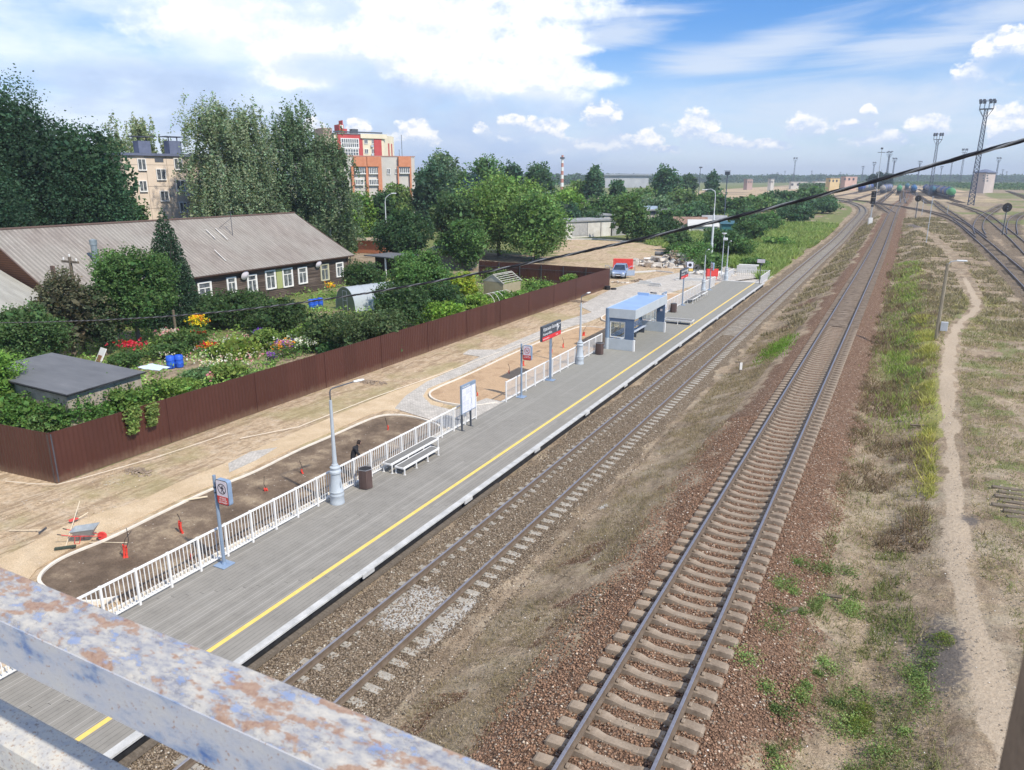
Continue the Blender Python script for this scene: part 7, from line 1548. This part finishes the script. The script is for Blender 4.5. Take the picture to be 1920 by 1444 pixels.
for px, w, yt, l in ((1628, 22, 323, 'left'), (1641, 22, 319, 'middle'), (1655, 24, 321, 'right')): tree('tall', px, yt, w, (.022, .045, .035), 'dark conifer clump beyond the yard, %s of three' % l, D=620, z0=0, leafpx=2.2, trunk=False)

# ------------------------------------------------------------------ sandy lot: car, rubble, small things
t = T('parked_car', 'silver blue hatchback with both front doors open on the sandy lot', 'car', on(1162, 519, .0), YAW-pi/2-.25+.0)
paint = pm('silver_blue_paint', (.40, .50, .66), (.46, .56, .72), .7, .22, .6, 0, .6); cglass = pm('car_glass', (.02, .03, .04), (.05, .06, .08), 1, .05, 0, 0, .9)
def loft(secs, mat, nm, par):
    n = len(secs[0][1]); vs = []
    for x, pr_ in secs: vs += [(x, y, z) for y, z in pr_]
    fs = [(i*n+k, i*n+(k+1) % n, (i+1)*n+(k+1) % n, (i+1)*n+k) for i in range(len(secs)-1) for k in range(n)]+[tuple(range(n))[::-1], tuple(range((len(secs)-1)*n, len(secs)*n))]
    return MB().add(vs, fs).build(nm, mat, par, True)
def sec(w, zb, zs, zt): return [(-w*.86, zb), (-w, zb+.12), (-w, zs), (-w*.86, zt), (w*.86, zt), (w, zs), (w, zb+.12), (w*.86, zb)]
loft([(-2.0, sec(.70, .30, .75, .86)), (-1.9, sec(.80, .22, .85, .98)), (-1.2, sec(.85, .18, .88, 1.0)), (.7, sec(.86, .18, .86, .98)), (1.3, sec(.85, .18, .78, .90)), (1.85, sec(.78, .22, .66, .76)), (2.03, sec(.62, .30, .55, .62))], paint, 'body', t)
cab = [(-1.95, .80, .98), (-1.55, .66, 1.44), (.15, .64, 1.47), (.95, .78, .97)]
loft([(x, [(-w, .93), (-w*.92, z), (w*.92, z), (w, .93)]) for x, w, z in cab], cglass, 'windows', t)
MB().bx(-1.5, .1, -.60, .60, 1.45, 1.50, bev=.03).tube([(.95, -.76, .97), (.15, -.60, 1.47)], .035, 5).tube([(.95, .76, .97), (.15, .60, 1.47)], .035, 5).tube([(-1.9, -.76, .97), (-1.5, -.62, 1.45)], .05, 5).tube([(-1.9, .76, .97), (-1.5, .62, 1.45)], .05, 5).build('roof', paint, t)
for sx in (-1.25, 1.28):
    for sy in (-.80, .80): wh = MB().lathe([(.20, -.1), (.31, -.1), (.31, .1), (.20, .1)], 18, c=(sx, sy, .31), axis='Y').build('wheel', black_m, t, True); MB().lathe([(.0, -.105), (.19, -.105), (.19, .105), (.0, .105)], 12, c=(sx, sy, .31), axis='Y').build('rim', steel, wh)
for s_ in (-1, 1):
    M = Matrix.Translation((.80, s_*.86, 0)) @ Matrix.Rotation(s_*-1.05, 4, 'Z'); dd = MB().box((-.55, 0, .55), (1.1, .06, .64), M=M, bev=.02).tube([M @ Vector((0, 0, .87)), M @ Vector((-.55, 0, 1.38)), M @ Vector((-1.05, 0, 1.38)), M @ Vector((-1.1, 0, .87))], .03, 5).build('door', paint, t); MB().box((.12, s_*.1, .95), (.12, .16, .12), M=M, bev=.03).build('mirror', paint, dd)
    MB().box((1.86, s_*.56, .66), (.22, .30, .14), rz=-s_*.4, bev=.04).build('headlight', pm('headlamp', (.6, .62, .65), (.75, .76, .78), 4, .15), t)
MB().box((2.02, 0, .55), (.06, .62, .12), bev=.02).box((2.02, 0, .32), (.06, .8, .10), bev=.02).build('grille', black_m, t); MB().box((2.05, 0, .43), (.02, .5, .10)).build('number_plate', white_p, t)
t = T('red_skip', 'red plastic barrier block standing behind the silver blue car', 'barrier', on(1168, 503), .25); MB().bx(-1.3, 1.3, -.3, .3, .5, 1.25, bev=.03).bx(.5, 1.3, -.3, .3, 0, .5, bev=.02).bx(-1.3, -.9, -.3, .3, 0, .5, bev=.02).build('panel', red_p, t)
rub, rub2 = pm('broken_concrete', (.40, .35, .29), (.60, .56, .50), 1.4, .95), pm('earthy_lumps', (.20, .15, .11), (.34, .27, .20), 1.5, .95)
def heap(name, label, px, py, w, h, n, smin, smax, mats, seed, dy=.5):
    g_ = random.Random(seed); p = on(px, py); k = mpp(p); mb = MB(); W_ = w*k/2; Hh = h*k
    for i in range(n):
        a = g_.uniform(0, 2*pi); r = g_.random()**.6; x, y = W_*r*cos(a), W_*dy*r*sin(a); z = Hh*(1-r)*g_.random()*1.1; s_ = g_.uniform(smin, smax)
        M = Matrix.Translation((x, y, z)) @ Matrix.Rotation(g_.uniform(0, 6), 4, 'Z') @ Matrix.Rotation(g_.uniform(-1, 1), 4, 'X'); mb.box((0, 0, 0), (s_*g_.uniform(.8, 2), s_*g_.uniform(.5, 1.2), s_*g_.uniform(.2, .7)), M=M, mi=g_.randrange(len(mats)), bev=s_*.06)
    o = mb.build(name, mats, None, loc=p); tag(o, label, 'rubble', kind='stuff'); return o
heap('concrete_rubble', 'heap of broken concrete and lumps beyond the car', 1262, 498, 170, 26, 260, .3, 1.1, [rub, rub, rub2, pvr], 3)
heap('concrete_rubble', 'low scatter of broken slabs to the right of the heap', 1335, 515, 90, 7, 60, .2, .8, [rub, pvr], 5); heap('earth_heap', 'small brown earth heap beside the car', 1199, 528, 34, 6, 160, .08, .22, [rub2, rub2, rub2], 6); heap('slab_scatter', 'weedy rubble strip in front of the car', 1160, 530, 34, 3, 40, .08, .25, [rub2, rub], 7)
for (px, py, l) in ((1228, 537, 'small stack of pale kerb stones near the shelter roof line'), (1210, 533, 'pair of white blocks between the earth heap and kerb stones'), (1295, 527, 'long pale concrete kerb behind the second station sign')):
    t = T('kerb_stone_stack', l, 'kerb stones', on(px, py), rnd.uniform(-.3, .3))
    for i in range(3): MB().box((0, i*.2-.2, .1+.2*(i % 2)), (1.4 if px != 1295 else 3.5, .16, .18), bev=.01).build('kerb_stone', pvr, t)
o = MB().cyl((-3.5, 0, .6), (3.5, .6, .75), .32, n=14).build('dark_pipe', pm('dark_pipe', (.12, .12, .12), (.2, .2, .2), 2), None, loc=on(1272, 492, .5)); tag(o, 'long dark pipe lying across the concrete rubble heap', 'pipe')
t = T('timber_pile', 'pile of pale splintered timber at the right end of the rubble', 'timber pile', on(1300, 500), .2)
for i in range(26): MB().box((rnd.uniform(-.9, .9), rnd.uniform(-.7, .7), .3+.06*i*.8), (rnd.uniform(1.2, 2.4), .14, .06), rz=rnd.uniform(-.8, .8), M=Matrix.Rotation(rnd.uniform(-.25, .25), 4, 'Y')).build('plank', pm('raw_timber', (.50, .38, .27), (.62, .50, .38), 3), t)
t = T('tyre_stack', 'stack of dark old tyres at the foot of the far fence corner', 'tyre stack', on(1139, 543))
for i, (x, y, z) in enumerate(((0, 0, .1), (0, 0, .3), (.65, .1, .1))): MB().lathe([(.17, -.09), (.30, -.09), (.32, 0), (.30, .09), (.17, .09)], 16, c=(x, y, z)).build('tyre', black_m, t, True)
heap('earth_heap', 'low earth spoil beside the brown fence near its far corner', 1085, 566, 40, 4, 90, .06, .18, [rub2, rub2], 9); heap('earth_heap', 'loose turf and soil scatter on the sand by the middle of the brown fence', 700, 718, 60, 3, 90, .04, .12, [rub2, rub2], 10); heap('earth_heap', 'crumbly soil ridge on the sand near the fence corner', 260, 885, 70, 4, 110, .04, .10, [rub2, rub2], 12)
# concrete slab kerb along the lot
o = MB().tube([on(1180, 512, .05), on(1230, 509, .05), on(1262, 512, .05)], .14, 4).build('pale_lot_kerb', pvr); struct(o)
o = MB().tube([on(1060, 449, .05), on(1120, 449, .05), on(1178, 454, .05)], .2, 4).build('garage_kerb', pvr); struct(o)

# ------------------------------------------------------------------ cable
cabm = pm('cable_black', (.012, .014, .02), (.03, .032, .04), 6, .5); cabw = pm('cable_pale', (.12, .125, .13), (.36, .37, .37), 6, .5)
CP = [(-60, 606), (0, 605), (120, 606), (250, 605), (350, 597), (475, 584), (600, 568), (725, 548), (830, 530), (960, 503), (1110, 469), (1210, 447), (1335, 421), (1440, 394), (1560, 362), (1680, 330), (1800, 297), (1925, 263), (2050, 226)]
A_, B_ = dist(-60, 606, 30), dist(1990, 250, 4.6); pn_ = Vector((B_.y-A_.y, -(B_.x-A_.x), 0))
cpt = []
for px, py in CP:
    v = ray(px, py); t_ = pn_.dot(A_-Vector((0, 0, CZ)))/pn_.dot(v); cpt.append(v*t_+Vector((0, 0, CZ)))
# smooth the sag
for _ in range(6): cpt = [cpt[0]]+[(cpt[i-1]+cpt[i]*2+cpt[i+1])/4 for i in range(1, len(cpt)-1)]+[cpt[-1]]
dense = []
for a, b in zip(cpt, cpt[1:]):
    n = max(2, int((b-a).length/.03))
    for i in range(n): dense.append(a+(b-a)*(i/n))
t = T('overhead_cable', 'thick black twisted cable slanting across the whole view', 'cable', (0, 0, 0))
for j, mm in enumerate((cabm, cabm, cabw)):
    pts = []; s_ = 0
    for i, p in enumerate(dense):
        s_ += (dense[i]-dense[i-1]).length if i else 0; a = s_*2*pi/.42+j*2*pi/3; r = .0058; pts.append(p+Vector((0, 0, r*sin(a)))+pn_.normalized()*(r*cos(a)))
    MB().tube(pts[::2], .0068 if j < 2 else .0056, 6).build('strand', mm, t, True)

# ------------------------------------------------------------------ grasses near the line (uncountable)
def blades(name, n, xr, yr, selfn, h0, h1, cols, seed, w=.012, ypow=1.4):
    g_ = np.random.default_rng(seed); x = g_.uniform(*xr, n); y = yr[0]+(yr[1]-yr[0])*g_.random(n)**ypow; k = g_.random(n) < selfn(x, y); x, y = x[k], y[k]; n = len(x)
    ix = np.clip(np.searchsorted(gx, x)-1, 0, nx-2); iy = np.clip(np.searchsorted(gy, y)-1, 0, ny-2); fx = (x-gx[ix])/(gx[ix+1]-gx[ix]); fy = (y-gy[iy])/(gy[iy+1]-gy[iy])
    z = GZ[iy, ix]*(1-fx)*(1-fy)+GZ[iy, ix+1]*fx*(1-fy)+GZ[iy+1, ix]*(1-fx)*fy+GZ[iy+1, ix+1]*fx*fy
    h = g_.uniform(h0, h1, n)*(.6+.8*vnoise(x, y, .5, seed)); a = g_.uniform(0, 2*pi, n); l = g_.normal(size=(n, 2))*h[:, None]*.55; ww = w*(1+y/22)
    b = np.stack([x, y, z-.02], 1); dx = np.stack([np.cos(a)*ww, np.sin(a)*ww, 0*a], 1); tp = b+np.stack([l[:, 0], l[:, 1], h], 1)
    V = np.stack([b-dx, b+dx, tp], 1).reshape(-1, 3); Q = np.arange(3*n).reshape(-1, 3); t_ = vnoise(x, y, 1.1, seed+3)[:, None]; C = np.array(cols[0])*(1-t_)+np.array(cols[1])*t_; C = C*g_.uniform(.6, 1.35, (n, 1)); C = np.concatenate([C, np.ones((n, 1))], 1)
    o = npmesh(name, V, Q, folm, {'tint': np.repeat(C, 3, 0)}, k=3); o['kind'] = 'stuff'; o['label'] = name.replace('_', ' '); return o
offtrack = lambda x, y: (np.abs(x-x2(y)) > 2.6)*(np.abs(x-X1) > 2.3)
def pd(x, y): return pdist(x, y, pathpts)
blades('dry_grass_between_tracks', 90000, (-9.4, -6.2), (6, 60), lambda x, y: offtrack(x, y)*ss(.30, .62, fnoise(x, y, 1.3, 91))*.8, .04, .14, ((.34, .27, .185), (.27, .225, .14)), 21, .006)
blades('dry_grass_by_footpath', 150000, (-1.2, 9), (6, 80), lambda x, y: offtrack(x, y)*(pd(x, y) > np.where(y < 22, .9, .5))*ss(.30, .6, fnoise(x, y, 1.6, 92))*.85, .05, .20, ((.38, .31, .20), (.24, .25, .12)), 22, .007)
blades('green_weeds', 90000, (-1.2, 4.2), (7, 24), lambda x, y: (pd(x, y) > 1.2)*offtrack(x, y)*.5*ss(.52, .70, fnoise(x, y, .9, 93)+.10*np.exp(-((x-1.4)/1.2)**2)-.08*(y > 16)), .06, .24, ((.14, .20, .06), (.27, .26, .13)), 23, .008, 1.0)
blades('bank_grass', 80000, (-2.2, 4.6), (30, 110), lambda x, y: .8*ss(.42, .66, fnoise(x, y, 2.2, 94)+.08)*np.exp(-((x-1.1)/(.75+.4*fnoise(x*0, y, 5, 6)))**2)*ss(34, 54, y+9*fnoise(x, y, 1.7, 97)), .12, .42, ((.23, .33, .08), (.34, .38, .13)), 24, .010, 1.2)
blades('yellow_flower_strip', 50000, (1.0, 3.6), (24, 66), lambda x, y: .7*(pd(x, y) > .6)*ss(.40, .60, fnoise(x, y, 1.9, 51)+.02)*np.exp(-((x-2.25)/.5)**2)*ss(25, 31, y+5*fnoise(x, y, 1.2, 7)), .12, .38, ((.30, .31, .11), (.48, .44, .14)), 25, .010, 1.0)
blades('green_patch_mid', 9000, (-7.8, -5.4), (46, 58), lambda x, y: np.exp(-((x+6.6)/.7)**2-((y-52)/2.8)**2), .08, .22, ((.14, .25, .04), (.2, .3, .06)), 26, .012, 1.0)
blades('lineside_weeds', 150000, (-42, -13.4), (93, 200), lambda x, y: (np.abs(x-X1) > 2.6)*(1-inpoly(x, y, lot))*ss(.32, .56, fnoise(x, y, 3, 95))*(x > -13.5-(y-90)*1.2), .2, .9, ((.22, .33, .09), (.34, .38, .15)), 27, .022, 1.3)
blades('far_dry_grass', 130000, (-9.6, 12), (60, 200), lambda x, y: offtrack(x, y)*(pdist(x, y, tr3) > 2)*(pd(x, y) > .8)*ss(.40, .6, fnoise(x, y, 2.6, 98)), .08, .36, ((.36, .30, .215), (.22, .185, .125)), 28, .013, 1.2)
blades('brown_weeds', 50000, (-1.0, 3.4), (22, 100), lambda x, y: .8*(pd(x, y) > .7)*ss(.50, .62, fnoise(x, y, 1.9, 99)), .10, .38, ((.17, .115, .085), (.30, .23, .16)), 29, .008, 1.2)
# leafy weed clumps at the lower right
g_ = np.random.default_rng(77); PP = []; LB_ = []
for i in range(46):
    px, py = ((rnd.uniform(1390, 1760), rnd.uniform(1190, 1470)) if i < 30 else (rnd.uniform(1440, 1600), rnd.uniform(1050, 1180))); p = on(px, py); n = 420; r = rnd.uniform(.12, .38)
    q = g_.normal(size=(n, 3))*np.array([r*.6, r*.6, r*.35]); q[:, 2] = np.abs(q[:, 2]); PP.append(q+np.array([p.x, p.y, p.z])); LB_.append(np.full(n, rnd.uniform(.8, 1.6)))
o = leafmesh('leafy_weeds', np.concatenate(PP), .05, (.095, .13, .045), g_, lob=np.concatenate(LB_)); o['kind'] = 'stuff'; o['label'] = 'leafy weeds'
for px, py, l in ((1620, 1340, 'upper round olive green tuft among the lower right weeds'), (1613, 1368, 'lower round olive green tuft among the lower right weeds'), (1771, 1205, 'small isolated olive tuft beside the footpath')):
    p = on(px, py); n = 900; t = T('grass_tuft', l, 'grass tuft', p); u = g_.normal(size=(n, 2))*.16; P = np.stack([u[:, 0], u[:, 1], .02+.30*g_.random(n)*np.exp(-(u**2).sum(1)/.05)], 1); leafmesh('blades', P, .07, (.10, .125, .03), g_, t, asp=.2)

# ------------------------------------------------------------------ air
HZ = True
if HZ:
    m = bpy.data.materials.new('haze'); m.use_nodes = True; nt = m.node_tree; nt.nodes.clear()
    v = nd(nt, 'ShaderNodeVolumePrincipled', {'Color': (.80, .88, 1.0, 1), 'Density': .00028, 'Anisotropy': .2}); o_ = nd(nt, 'ShaderNodeOutputMaterial'); nt.links.new(v.outputs[0], o_.inputs['Volume'])
    hb = MB().bx(-5100, 5100, -500, 5100, -2, 75).build('haze', m); hb['kind'] = 'stuff'; hb['label'] = 'pale blue summer haze'
